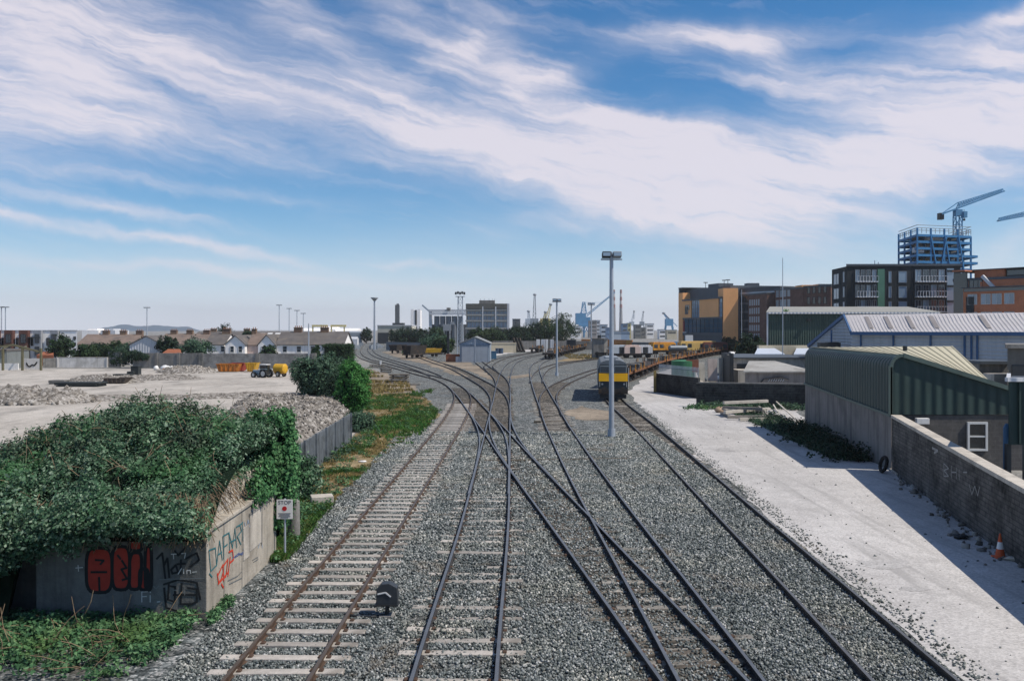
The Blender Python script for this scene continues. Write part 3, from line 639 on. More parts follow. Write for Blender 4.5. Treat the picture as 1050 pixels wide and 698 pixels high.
def spray(strokes, w, m, plane, proud=.006, fill=False):
    b = MB(); _gz[0] += 1; pr = proud + _gz[0] * .0009 + (.03 if plane == 'f' else 0)
    for st in strokes:
        P = [Vector(front(*q) if plane == 'f' else side_(*q)) for q in st]
        if fill:
            b.poly([(p.x, BY - pr, p.y) if plane == 'f' else (BX + pr, p.x, p.y) for p in P]); continue
        for i in range(len(P) - 1):
            d = P[i + 1] - P[i]
            if d.length < 1e-5: continue
            n = Vector((-d.y, d.x)).normalized() * w / 2; e = d.normalized() * w * .3
            q = [P[i] - e + n, P[i + 1] + e + n, P[i + 1] + e - n, P[i] - e - n]; pr += .00004
            b.poly([(v.x, BY - pr, v.y) if plane == 'f' else (BX + pr, v.x, v.y) for v in q])
    o = b.build('graffiti', m, bk); return o
def rr(x0, y0, x1, y1, r=.35, lean=0, n=5):         # bubble outline
    pts = []; w, h = (x1 - x0) / 2, (y1 - y0) / 2; cx, cy = (x0 + x1) / 2, (y0 + y1) / 2
    for i in range(24):
        a = 2 * math.pi * i / 24; c, s = math.cos(a), math.sin(a)
        pts.append((cx + w * math.copysign(abs(c) ** .55, c) + lean * (-s), cy + h * math.copysign(abs(s) ** .55, s)))
    return pts
A_ = rr(165, 298, 276, 490); B_ = rr(276, 292, 352, 478); I_ = rr(350, 318, 402, 476, lean=4); D_ = rr(350, 264, 404, 310); L1 = rr(394, 388, 432, 478); L2 = rr(418, 290, 446, 478)
close = lambda p: p + [p[0], p[1]]
spray([A_, B_, I_, D_, L1, L2], 0, GP['red'], 'f', fill=True)
spray([close(x) for x in (A_, B_, I_, D_, L1, L2)], .075, GP['black'], 'f')
spray([[(186, 402), (252, 402)], [(205, 350), (240, 352), (226, 368)], [(220, 425), (222, 482)], [(318, 352), (338, 384), (316, 390), (340, 430), (320, 436)], [(300, 330), (312, 345)]], .05, GP['black'], 'f')
spray([[(468, 345), (492, 320), (505, 430)], [(492, 330), (500, 372), (514, 342), (522, 425)], [(530, 392), (550, 372), (560, 402), (535, 408), (530, 392)], [(572, 350), (570, 410)], [(556, 368), (590, 366)], [(592, 345), (640, 320), (650, 350), (610, 380)],
       [(498, 455), (560, 435), (640, 448), (655, 520)], [(500, 470), (508, 555), (560, 570)], [(520, 450), (516, 520), (545, 530), (548, 465), (520, 462)], [(575, 450), (570, 540), (612, 538)], [(600, 470), (640, 476), (640, 530), (604, 545)], [(540, 500), (640, 500)], [(590, 300), (560, 330), (545, 310)]], .045, GP['black'], 'f')
spray([[(404, 486), (404, 530)], [(404, 486), (430, 485)], [(404, 507), (424, 506)], [(440, 502), (440, 530)], [(440, 488), (441, 490)], [(470, 530), (482, 528)]], .022, GP['white'], 'f')
spray([[(584, 390), (584, 408)], [(598, 408), (598, 394), (612, 394), (614, 408)], [(575, 386), (560, 410)], [(622, 402), (640, 400)], [(130, 372), (132, 398)], [(120, 384), (150, 382)], [(530, 325), (552, 324)], [(540, 325), (541, 345)], [(575, 322), (592, 320), (588, 342)]], .018, GP['white'], 'f')
spray([[(480, 434), (672, 428)], [(455, 462), (465, 474), (478, 460)], [(512, 462), (512, 480)], [(540, 480), (562, 478)], [(570, 490), (590, 486), (588, 500)]], .02, GP['dim'], 'f')
# side wall: teal lettering, red tag, pale blue scrawl
T = 'bunker side'
spray([[(688, 310), (696, 400)], [(688, 310), (716, 300)], [(696, 400), (720, 375)], [(716, 300), (722, 376)], [(722, 372), (734, 268), (746, 352)], [(726, 330), (744, 318)], [(748, 250), (752, 345)], [(748, 250), (772, 236)], [(750, 298), (768, 284)], [(774, 232), (778, 320)], [(774, 232), (790, 300), (800, 214)],
       [(800, 214), (808, 298)], [(806, 210), (822, 200), (828, 228), (810, 250), (826, 285)], [(780, 275), (806, 262)], [(832, 190), (834, 268)], [(818, 205), (834, 190)], [(690, 410), (702, 425)]], .036, GP['teal'], 's')
spray([[(724, 410), (730, 450), (742, 432), (750, 400)], [(726, 420), (748, 372), (752, 440)], [(748, 380), (770, 348), (762, 420), (748, 432)], [(770, 420), (780, 340)], [(774, 318), (790, 310), (794, 350), (776, 366)], [(728, 455), (770, 405)], [(742, 455), (750, 470)]], .05, GP['bright'], 's')
spray([[(842, 190), (848, 222), (856, 180), (864, 212)], [(868, 172), (872, 205)], [(876, 140), (884, 170), (892, 132), (898, 160)], [(880, 160), (896, 150)], [(884, 196), (902, 186), (906, 230), (888, 260)], [(906, 196), (914, 240), (918, 300)], [(890, 240), (912, 262), (900, 300)], [(884, 268), (912, 210)]], .028, GP['sky'], 's')
spray([[(790, 345), (815, 322), (830, 330), (860, 296)], [(800, 340), (835, 318), (855, 305)], [(835, 305), (842, 330)]], .022, GP['blue'], 's')
spray([[(876, 352), (898, 338), (900, 348), (880, 360)], [(770, 440), (812, 420), (830, 400)], [(775, 455), (830, 428)]], .02, GP['dim'], 's')

# --- ivy mound over the bunker
def mound_top(x, y):
    r = 3.15 + 1.15 * math.exp(-((x + 9.4) ** 2 / 14 + (y - 24.3) ** 2 / 5)) + .25 * math.exp(-((x + 13) ** 2 / 8 + (y - 24) ** 2 / 5))
    r -= .9 * max(0, (-x - 11.5) / 4.5) * (1 if y > 22 else .5)
    n = mnoise.noise(Vector((x * .55, y * .55, 1.3))) * .42 + mnoise.noise(Vector((x * 1.3, y * 1.3, 4.3))) * .22
    front_fall = max(0, (20.9 - y) / 1.4); back_fall = max(0, (y - 25.6) / 1.6); right_fall = max(0, (x + 7.3) / 1.2)
    return r + n - 1.15 * front_fall ** 1.5 - 1.6 * back_fall ** 1.6 - .9 * right_fall ** 2
iv = thing('ivy_mound', 'large dark green ivy mound sprawling over the graffitied bunker roof', 'ivy', (-11, 23, 0), world_coords=True)
xs = np.linspace(-19.5, -6.9, 64); ys = np.linspace(19.3, 27.4, 42); b = MB()
vs = []
for j, y in enumerate(ys):
    for i, x in enumerate(xs):
        z = mound_top(x, y) - .34
        if x < -11.0 and y < 21.2: z -= (21.2 - y) * .7
        vs.append((x, y, max(z, 1.95 if x > -10.8 else .3)))
b.add(vs, [(j * 64 + i, j * 64 + i + 1, (j + 1) * 64 + i + 1, (j + 1) * 64 + i) for j in range(41) for i in range(63)], 0, True)
b.build('filler_core', M_core, iv)  # solid core added under the leaves to block the view through
cen, nor = [], []
for _ in range(2100):
    x, y = rnd.uniform(-19.5, -6.95), rnd.uniform(19.5, 27.3)
    z = mound_top(x, y); e = .15
    nx, ny = -(mound_top(x + e, y) - z) / e, -(mound_top(x, y + e) - z) / e
    if z < 1.9 and x > -10.8: continue
    if mnoise.noise(Vector((x * 1.1, y * 1.1, 9))) > .42 and rnd.random() < .7: continue
    cen.append((x, y, z - .12 + rnd.uniform(-.08, .10) + (rnd.random() < .06) * rnd.uniform(.1, .35))); n = Vector((nx, ny - .3, 1)).normalized(); nor.append(tuple(n))
cen += []
for _ in range(150): cen.append((rnd.uniform(-8.4, -7.2), rnd.uniform(20.1, 25.2), 2.72 + rnd.uniform(-.1, .25))); nor.append((.5, 0, .8))
# curtain hanging over the front: deep on the left, ragged fringe above the red letters
def fringe(x):
    t = (x + 6.9) / -3.9
    z = 2.12 - .95 * max(0, min(1, t - .40)) if x > -10.6 else 1.5 + (x + 10.6) * .28
    return max(.25, z) + mnoise.noise(Vector((x * 1.7, 0, 2))) * .25
for _ in range(1150):
    x = rnd.uniform(-18.5, -6.95); zt = mound_top(x, 20.3); zb = fringe(x); u = rnd.random()
    z = zb + (zt - zb) * u; y = BY - .25 - .7 * (1 - abs(2 * u - 1)) - (.35 if x < -11 else 0) + rnd.uniform(-.1, .1)
    cen.append((x, y, z)); nor.append((0, -.8, .5))
P, Nn = clumps(cen, nor, 64, .33, .85)
keep = ~((P[:, 0] > -10.9) & (P[:, 0] < -6.8) & (P[:, 1] > BY - .08) & (P[:, 2] < 2.1))
P, Nn = P[keep], Nn[keep]
V, Fa = leaf_arrays(P, Nn, nrng.choice([.045, .07, .095, .13], len(P), p=[.32, .36, .24, .08]), .6, .6, .4)
big_mesh('foliage', V, Fa, LM_ivy, iv).location = -Vector((-11, 23, 0))
# wisps standing above the mound
cen, nor = [], []
for _ in range(150):
    x, y = rnd.uniform(-16, -7.8), rnd.uniform(22, 26); z = mound_top(x, y)
    for k in range(3): cen.append((x + rnd.uniform(-.1, .1), y, z + .08 + k * .13 * rnd.random())); nor.append((0, 0, 1))
P, Nn = clumps(cen, nor, 10, .11, 1.6); V, Fa = leaf_arrays(P, Nn, np.full(len(P), .10), .5, .7)
big_mesh('foliage', V, Fa, leafmat('ivy_tip', [(.05, .085, .055), (.09, .13, .085), (.16, .19, .13)], .3), iv).location = -Vector((-11, 23, 0))
# dry stems spilling at the front corner and through the mound
def twigs(n, fn, r=.008, L=(.4, .9), droop=.5, segs=4):
    b = MB()
    for _ in range(n):
        p, d = fn(); p, d = Vector(p), Vector(d).normalized(); l = rnd.uniform(*L) / segs; pts = [p]
        for k in range(segs):
            d = (d + Vector((rnd.uniform(-.3, .3), rnd.uniform(-.3, .3), rnd.uniform(-.2, .2) - droop * .3))).normalized(); p = p + d * l; pts.append(p)
        b.tube(pts, r, 3)
    return b
def f1():
    x = -6.95 - abs(rnd.gauss(0, 1.5)); y = BY - .15 + rnd.uniform(-.15, .5); return (x, y, 2.35 + rnd.random() * .55), (rnd.uniform(-.4, .5), -1 + rnd.random(), -.5)
def f2():
    x, y = rnd.uniform(-15, -7), rnd.uniform(19.6, 26); return (x, y, mound_top(x, y) - .05), (rnd.uniform(-1, 1), rnd.uniform(-1, 1), .6)
def f3():
    y = rnd.uniform(BY, 22.4); return (BX - .25 + rnd.uniform(-.1, .2), y, 2.5 + rnd.random() * .5), (.6, rnd.uniform(-.5, .5), -.4)
tw = twigs(620, f1); t2 = twigs(220, f2, .007, (.3, .8), .2); t3 = twigs(80, f3, .008, (.3, .6)); tw.add(t2.v, t2.f); tw.add(t3.v, t3.f)
tw.build('dry_stems', M_twig, iv)['kind'] = 'stuff'
# --- ivy column on the far end of the bunker, over a rounded concrete pillar
pil = MB(); pil.cone((-6.86, 27.6, -.1), (-6.86, 27.6, 1.2), .2, .18, 18); pil.ball((-6.86, 27.6, 1.2), (.18, .18, .1), 18, 6)
tag(pil.build('concrete_pillar', M_concd, None, (-6.78, 27.6, 0)), 'rounded grey concrete pillar behind the stop sign', 'pillar')
ivc = thing('ivy', 'dense green ivy hanging down the far corner of the bunker behind the stop sign', 'ivy', (-7, 26, 0), world_coords=True)
b = MB(); b.ball((-7.15, 26.1, 2.2), (.55, .6, 1.7), 14, 10, jit=.1); b.build('filler_core', M_core, ivc)
cen, nor = [], []
for _ in range(420):
    a = rnd.uniform(0, 2 * math.pi); z = rnd.uniform(.9, 4.2); w = .75 * (1 - .18 * abs(z - 2.6)); cen.append((-7.15 + w * math.cos(a), 26.05 + w * math.sin(a), z)); nor.append((math.cos(a), math.sin(a), .3))
for _ in range(60):                               # a strand over the side wall top
    cen.append((BX + .05, rnd.uniform(23.2, 25.6), rnd.uniform(1.95, 2.9))); nor.append((1, 0, .3))
P, Nn = clumps(cen, nor, 26, .22); V, Fa = leaf_arrays(P, Nn, np.full(len(P), .12), .65, .5, .5)
big_mesh('foliage', V, Fa, leafmat('ivy_bright', [(.022, .07, .032), (.045, .13, .052), (.075, .20, .075), (.14, .27, .12)], .25, .6), ivc).location = -Vector((-7, 26, 0))

# --- stop sign
Ys = 26.6; xs_ = xw(294, 25.6)
sg = thing('stop_sign', 'small white square stop sign with a red dot on a grey post', 'sign', (xs_, 25.4, 0), world_coords=True)
b = MB(); b.cone((xs_, 25.4, 0), (xs_, 25.4, 1.72), .032, .032, 10); b.build('post', M_galv, sg)
b = MB(); b.box((xs_, 25.36, 1.42), (.46, .02, .56)); b.build('plate', M_white, sg, bevel=.004)
M_signred = mat('sign_red', (.45, .02, .025), .5, .05, 3); M_signink = mat('sign_ink', (.06, .07, .09), .6, .05, 3)
b = MB(); b.cone((xs_, 25.349, 1.44), (xs_, 25.344, 1.44), .068, .068, 20); b.build('red_dot', M_signred, sg)
def text_obj(txt, size, m, loc, rot, parent=None, name='lettering', align='CENTER', ext=.001):
    c = bpy.data.curves.new(name, 'FONT'); c.body = txt; c.size = size; c.align_x = align; c.align_y = 'CENTER'; c.extrude = ext
    tmp = bpy.data.objects.new('tmp', c); COL.objects.link(tmp); bpy.context.view_layer.update()
    me = bpy.data.meshes.new_from_object(tmp.evaluated_get(bpy.context.evaluated_depsgraph_get())); bpy.data.objects.remove(tmp)
    me.materials.clear(); me.materials.append(m); me.name = name
    o = bpy.data.objects.new(name, me); COL.objects.link(o); o.location = loc; o.rotation_euler = rot
    if parent is not None:
        o.parent = parent
        if parent.get('_world'): o.location = Vector(loc) - Vector(parent['_world'])
    return o
text_obj('STOP', .155, M_signink, (xs_, 25.347, 1.61), (R(90), 0, 0), sg)
b = MB()
for z, w in ((1.30, .36), (1.26, .30), (1.215, .34), (1.18, .22)): b.box((xs_, 25.347, z), (w, .003, .018))
b.build('small_print', M_signink, sg)
# --- concrete block on the verge
p = gnd(330, 517); b = MB(); b.box((p.x, p.y, .17), (.82, .62, .36), R(18))
tag(b.build('concrete_block', M_conc2, None, (p.x, p.y, 0), bevel=.025), 'squat concrete block lying on the grassy verge', 'block')
# --- shunting signal beside the left track
p = gnd(397, 632)
sh = thing('ground_signal', 'small black ground signal with a white angled arm on its face', 'signal', (p.x, p.y, 0), world_coords=True)
b = MB(); b.cone((p.x, p.y, 0), (p.x, p.y, .32), .05, .045, 10); b.build('post', M_black, sh)
b = MB(); b.box((p.x, p.y, .02), (.34, .3, .08)); b.build('base', M_concd, sh, bevel=.01)
b = MB(); w = .24; prof = [(-w, .30), (w, .30), (w + .02, .42), (w, .70), (.06, .80), (-.12, .78), (-w + .01, .66)]
b.add([(p.x + x, p.y - .13, z) for x, z in prof] + [(p.x + x, p.y + .13, z) for x, z in prof], [tuple(range(6, -1, -1))[::-1], tuple(range(13, 6, -1))] + [(i, i + 7, (i + 1) % 7 + 7, (i + 1) % 7) for i in range(7)])
b.build('case', mat('signal_case', (.035, .04, .045), .45, .3, 5), sh, bevel=.015)
b = MB(); b.bar((p.x - .20, p.y - .14, .56), (p.x - .02, p.y - .14, .60), .014, .03); b.bar((p.x - .02, p.y - .141, .60), (p.x + .10, p.y - .141, .50), .014, .03); b.build('arm', M_white, sh)
b = MB(); b.bbox(p.x - .27, p.x + .27, p.y - .17, p.y + .15, .285, .32); b.build('shelf', M_black, sh)
b = MB(); b.tube([(p.x - .05, p.y - .02, .05), (p.x - .35, p.y - .14, .035), (p.x - .7, p.y - .1, .03), (p.x - 1.0, p.y + .05, .03)], .045, 6)
tag(b.build('signal_cable', M_black), 'black cable running from the ground signal to the rusty rail', 'cable')

# --- palisade fence
M_pal = mat('palisade_steel', (.17, .19, .205), .6, .35, 2.2, (.09, .10, .105), metal=.15, streak=.6)
fa, fb = Vector((-9.15, 36.2)), Vector((-9.5, 51.5)); n = 64; D = fb - fa
fe = thing('palisade_fence', 'grey steel palisade fence between the rubble heap and the verge', 'fence', (fa.x, fa.y, 0), world_coords=True)
b = MB()
for i in range(n):
    q = fa + D * (i / n); h = 1.62 + rnd.uniform(-.02, .02)
    b.box((q.x, q.y + .02, h / 2), (.03, .14, h)); b.add([(q.x - .015, q.y - .05, h), (q.x + .015, q.y - .05, h), (q.x + .015, q.y + .09, h), (q.x - .015, q.y + .09, h), (q.x, q.y + .02, h + .1)], [(0, 1, 4), (1, 2, 4), (2, 3, 4), (3, 0, 4)])
b.build('pales', M_pal, fe)
for z in (.4, 1.3):
    b = MB(); b.bar((fa.x - .05, fa.y, z), (fb.x - .05, fb.y, z), .05, .07); b.build('rail', M_pal, fe)
for i in range(7):
    q = fa + D * (i / 6); b = MB(); b.box((q.x + .06, q.y, .85), (.1, .09, 1.75)); b.build('post', M_pal, fe)
# --- rubble mound
def heap(name, label, cat, c, rx, ry, h, m, jit=.25, n=46, rz=0.0, seed=0):
    b = MB(); vs = []
    for j in range(n):
        for i in range(n):
            u, v = -1 + 2 * i / (n - 1), -1 + 2 * j / (n - 1); r = math.hypot(u, v)
            k = max(0, 1 - r) ; z = h * (1 - (1 - min(1, k * 1.55)) ** 2) if r < 1 else 0
            z *= 1 + mnoise.noise(Vector((u * 2.3, v * 2.3, seed))) * .55
            z += (mnoise.noise(Vector((u * 9, v * 9, seed + 3))) * jit + mnoise.noise(Vector((u * 23, v * 23, seed + 5))) * jit * .6) * min(1, k * 4)
            vs.append((u * rx, v * ry, max(z, -.05) - .03))
    b.add(vs, [(j * n + i, j * n + i + 1, (j + 1) * n + i + 1, (j + 1) * n + i) for j in range(n - 1) for i in range(n - 1)], 0, True)
    o = b.build(name, m); o.location = (c[0], c[1], 0); o.rotation_euler = (0, 0, rz); tag(o, label, cat); return o
M_rubble = ground_mat('rubble', [(0, (.10, .09, .08)), (.4, (.20, .185, .165)), (.75, (.29, .27, .25)), (1, (.42, .40, .375))], [(.3, (.8, .8, .8)), (.7, (1.1, 1.08, 1.05))], 5.5, bump=1.0)
hp = heap('rubble_heap', 'broad heap of grey crushed rubble behind the palisade fence', 'rubble heap', (-14.9, 58), 4.6, 9.0, 1.9, M_rubble, .30, seed=1)
n = 5200; a = nrng.uniform(0, 2 * np.pi, n); r = np.sqrt(nrng.random(n)) * .93
P = np.stack([r * np.cos(a) * 4.6, r * np.sin(a) * 9.0, np.zeros(n)], 1)
me = hp.data; co = np.empty(len(me.vertices) * 3, np.float32); me.vertices.foreach_get('co', co); Zg = co.reshape(46, 46, 3)[:, :, 2]
ii = np.clip(((P[:, 0] / 4.6 + 1) / 2 * 45), 0, 44.99); jj = np.clip(((P[:, 1] / 9.0 + 1) / 2 * 45), 0, 44.99)
P[:, 2] = Zg[np.round(jj).astype(int), np.round(ii).astype(int)] + .02
M_rstone = island_mat('rubble_stone', [(0, (.09, .083, .073)), (.4, (.18, .165, .15)), (.8, (.27, .25, .23)), (1, (.42, .40, .37))])
o = stones('rubble', P, nrng.uniform(.05, .06 + .14 * nrng.random(n) ** 3, n), M_rstone, hp); o['kind'] = 'stuff'
p = px_at(313, 447, 44); b = MB(); b.box((-10.4, 44.6, .3), (1.5, .9, .6), R(12)); tag(b.build('concrete_block', M_concd, None, (-10.4, 44.6, 0), bevel=.03), 'grey concrete block behind the palisade fence beside the rubble heap', 'block')

# --- bushes and hedge along the verge
def bush(name, label, cat, c, rad, leaf, n_cl, per, m, cl_r, group=None, lean=0, top_flat=False, trunk=True, jit=.25, core=.78):
    """a rounded shrub: stems, a solid dark filler core, leaf clumps through an uneven crown"""
    t = thing(name, label, cat, (c[0], c[1], 0), group=group)
    if trunk:
        b = MB()
        for k in range(4):
            a = k * 1.6 + rnd.random(); b.tube([(.1 * math.cos(a), .1 * math.sin(a), -.05), (.3 * rad[0] * math.cos(a), .3 * rad[1] * math.sin(a), c[2] * .8), (.45 * rad[0] * math.cos(a), .45 * rad[1] * math.sin(a), c[2] * 1.2)], .05, 5)
        b.build('stems', M_bark, t)
    sd_ = rnd.random() * 50
    def rr_(d):
        k = 1 + jit * mnoise.noise(Vector((d[0] * 1.7 + sd_, d[1] * 1.7, d[2] * 1.7))) * 1.6
        return (d[0] * rad[0] * k, d[1] * rad[1] * k, c[2] + d[2] * rad[2] * k)
    b = MB(); vs = []; n, kk = 16, 10
    for j in range(kk + 1):
        for i in range(n):
            th, ph = math.pi * j / kk, 2 * math.pi * i / n; q = rr_((math.sin(th) * math.cos(ph), math.sin(th) * math.sin(ph), math.cos(th)))
            vs.append((q[0] * core, q[1] * core, c[2] + (q[2] - c[2]) * core))
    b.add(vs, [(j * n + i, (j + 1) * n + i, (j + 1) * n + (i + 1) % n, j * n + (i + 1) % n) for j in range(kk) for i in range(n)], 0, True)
    b.build('filler_core', M_core, t)
    cen, nor = [], []
    for d in rand_sphere(n_cl):
        s = rnd.uniform(.80, 1.06); q = rr_(d); q = (q[0] * s, q[1] * s, c[2] + (q[2] - c[2]) * s)
        if q[2] < .1: continue
        cen.append(q); nor.append(tuple(d))
    P, Nn = clumps(cen, nor, per, cl_r); V, Fa = leaf_arrays(P, Nn, np.full(len(P), leaf), .6, .6)
    big_mesh('foliage', V, Fa, m, t); return t
bush('bush', 'big rounded dark grey-green bush at the edge of the dusty yard', 'bush', (xw(326, 88), 89, 1.7), (2.7, 2.7, 2.05), .22, 420, 26, LM_bush, .42, jit=.3)
bush('bush', 'low dark bush squeezed between the grey-green bush and the bright green column', 'bush', (xw(348, 80), 80, 1.0), (1.5, 1.6, 1.3), .2, 160, 24, LM_dark, .4)
bush('ivy_column', 'tall bright green ivy-clad column at the end of the palisade fence', 'ivy', (xw(363, 64), 64, 2.35), (1.15, 1.1, 1.95), .14, 420, 28, LM_bright, .26, jit=.22)
bush('bush', 'dark undergrowth at the foot of the bright green ivy column', 'bush', (xw(368, 58), 58, .45), (1.0, 1.8, .7), .14, 150, 22, LM_bush, .3)
bush('bush', 'dark ivy tangle hiding the near end of the palisade fence', 'bush', (xw(296, 34), 34.5, .7), (.9, 1.6, 1.1), .14, 190, 24, LM_ivy, .28)
hd = thing('hedge', 'boxy clipped dark hedge block beside the far curve of the left track', 'hedge', (xw(347, 172), 172, 0), world_coords=True)
X0, X1 = xw(333.5, 172), xw(361, 172)
b = MB(); b.bbox(X0 + .2, X1 - .2, 170.2, 173.8, 0, 3.4); b.build('filler_core', M_core, hd)
cen, nor = [], []
for _ in range(420):
    f = rnd.random()
    if f < .5: q, nn_ = (rnd.uniform(X0, X1), 170, rnd.uniform(.2, 3.6)), (0, -1, .2)
    elif f < .8: q, nn_ = (rnd.uniform(X0, X1), rnd.uniform(170, 174), 3.6), (0, 0, 1)
    else: q, nn_ = (X1, rnd.uniform(170, 174), rnd.uniform(.2, 3.6)), (1, 0, .2)
    cen.append(q); nor.append(nn_)
P, Nn = clumps(cen, nor, 16, .4); V, Fa = leaf_arrays(P, Nn, np.full(len(P), .26), .6, .6)
big_mesh('foliage', V, Fa, LM_tree, hd).location = -Vector(hd['_world'])

# --- verge grass, weeds and dry tufts
def weeds(name, label, pts, nrm, per, r, leaf, m, kind='stuff'):
    P, Nn = clumps(pts, nrm, per, r, .7); P[:, 2] = np.abs(P[:, 2]) + .01
    V, Fa = leaf_arrays(P, Nn, np.full(len(P), leaf), .6, .6); return struct(big_mesh(name, V, Fa, m), kind)
def blades(name, P, h, m, w=.03, per=7, lean=.5):
    n = len(P) * per; Q = P.repeat(per, 0) + np.concatenate([nrng.normal(0, .07, (n, 2)), np.zeros((n, 1))], 1)
    a = nrng.uniform(0, 2 * np.pi, n); H = np.repeat(h, per) * nrng.uniform(.5, 1.2, n); L = nrng.normal(0, lean, (n, 2)) * H[:, None]
    dx = np.stack([np.cos(a), np.sin(a), np.zeros(n)], 1) * w * nrng.uniform(.6, 1.4, n)[:, None]
    top = Q + np.concatenate([L, H[:, None]], 1); mid = Q + np.concatenate([L * .35, H[:, None] * .6], 1)
    V = np.stack([Q - dx, Q + dx, mid + dx * .7, top, mid - dx * .7], 1).reshape(-1, 3); Fa = np.arange(5 * n).reshape(n, 5)
    return struct(big_mesh(name, V, Fa, m), 'stuff')
def verge_pts(n, y0, y1):
    Yv = y0 + nrng.random(n) ** 1.2 * (y1 - y0)
    l = np.interp(Yv, [25, 37, 52, 64, 92, 146], [-6.8, -9.2, -9.4, -10.4, -16, -33]); r = np.interp(Yv, [25, 34, 42, 52, 62, 70, 84, 97, 116, 138], [-6.5, -6.8, -6.8, -6.4, -5.7, -5.9, -8.2, -10.7, -14.8, -22.3])
    Xv = l + nrng.random(n) * (r - l); return np.stack([Xv, Yv, np.full(n, .015)], 1)
def pn(P, s, k): return np.array([mnoise.noise(Vector((p[0] * s, p[1] * s, k))) for p in P])
P = verge_pts(11000, 25, 90); k = pn(P, .22, 3.0) + pn(P, .8, 5.0) * .8
blades('verge_grass', P[k > .12], np.where(P[k > .12][:, 1] < 60, .17, .22), LM_grass, .022)
Pd = P[(k < .16) & (k > -.42)][::2]; blades('dry_verge_grass', Pd, np.full(len(Pd), .13), LM_dry, .018)
Pg = np.stack([nrng.normal(0, 1.35, 1400), nrng.normal(0, 4.2, 1400), np.full(1400, .02)], 1) + np.array([-7.4, 61, 0]); Pg = Pg[(Pg[:, 0] < -5.7) & (Pg[:, 0] > -9.6)]; Pg = Pg[pn(Pg, .6, 2) + pn(Pg, 1.7, 6) * .6 > -.12]
blades('verge_grass', Pg, nrng.uniform(.12, .34, len(Pg)), leafmat('lush_grass', [(.03, .12, .02), (.05, .17, .035), (.08, .22, .05), (.16, .24, .07)], .3, .5, (.09, .13, .035)), .03)
Pw = verge_pts(260, 27, 88); kw = pn(Pw, .5, 12); Pw = Pw[kw > -.1]; weeds('verge_weeds', '', [(p[0], p[1], rnd.uniform(.05, .35)) for p in Pw], [(0, 0, 1)] * len(Pw), 26, .26, .11, LM_weed)
Pd = np.stack([nrng.uniform(-26, -8.5, 5200), nrng.uniform(84, 150, 5200), np.full(5200, .03)], 1); ld = np.interp(Pd[:, 1], [84, 116, 150], [-14, -22.5, -33]); rd_ = np.interp(Pd[:, 1], [84, 116, 138, 150], [-8.4, -14.6, -22, -27])
Pd = Pd[(Pd[:, 0] > ld) & (Pd[:, 0] < rd_) & (pn(Pd, .25, 4) > -.05)]; blades('dry_verge_grass', Pd, np.full(len(Pd), .32), LM_dry, .05)
Pg = np.stack([nrng.uniform(-13, -8.5, 700), nrng.uniform(74, 96, 700), np.full(700, .02)], 1); kk = pn(Pg, .3, 8); Pg = Pg[kk > .1]
blades('verge_grass', Pg, np.full(len(Pg), .3), LM_grass, .035)
# low weeds along the bunker foot and fence
pts = [(rnd.uniform(-15, -7.1), 19.75 - abs(rnd.gauss(0, 1.5)), rnd.uniform(.02, .28)) for _ in range(1250)]
pts = [q for q in pts if q[0] < -7.0 - max(0, (18.2 - q[1])) * .25 or rnd.random() < .1]
weeds('undergrowth', '', pts, [(0, -.2, 1)] * len(pts), 22, .22, .10, LM_weed)
pts = [(BX + .05 + abs(rnd.gauss(0, .07)), rnd.uniform(19.6, 21.2) if rnd.random() < .6 else rnd.uniform(24.8, 27.5), rnd.uniform(.02, .2)) for _ in range(60)]
weeds('undergrowth', '', pts, [(0, 0, 1)] * len(pts), 20, .13, .09, LM_weed)
pts = [(rnd.uniform(-8.9, -6.9), rnd.uniform(27, 36), rnd.uniform(.03, .22)) for _ in range(70)]
weeds('undergrowth', '', pts, [(0, 0, 1)] * len(pts), 20, .2, .10, LM_weed)
pts = [(rnd.gauss(-9, .35), rnd.uniform(38, 58), rnd.uniform(.05, .35)) for _ in range(80)]
weeds('undergrowth', '', pts, [(0, 0, 1)] * len(pts), 18, .25, .12, LM_bush)
def f4():
    return (rnd.uniform(-13, -7.6), rnd.uniform(16.6, 19.3), .12), (rnd.uniform(-1, 1), rnd.uniform(-.6, .6), .35)
tw = twigs(80, f4, .008, (.5, 1.3), .25, 5); struct(tw.build('fallen_twigs', M_twig), 'stuff')
# scattered white litter
for px, py, lb in ((372, 474, 'scrap of white litter on the verge grass'),):
    p = gnd(px, py); b = MB(); b.ball((p.x, p.y, .05), (.20, .12, .04), 9, 5, jit=.5); tag(b.build('litter', M_white), lb, 'litter')

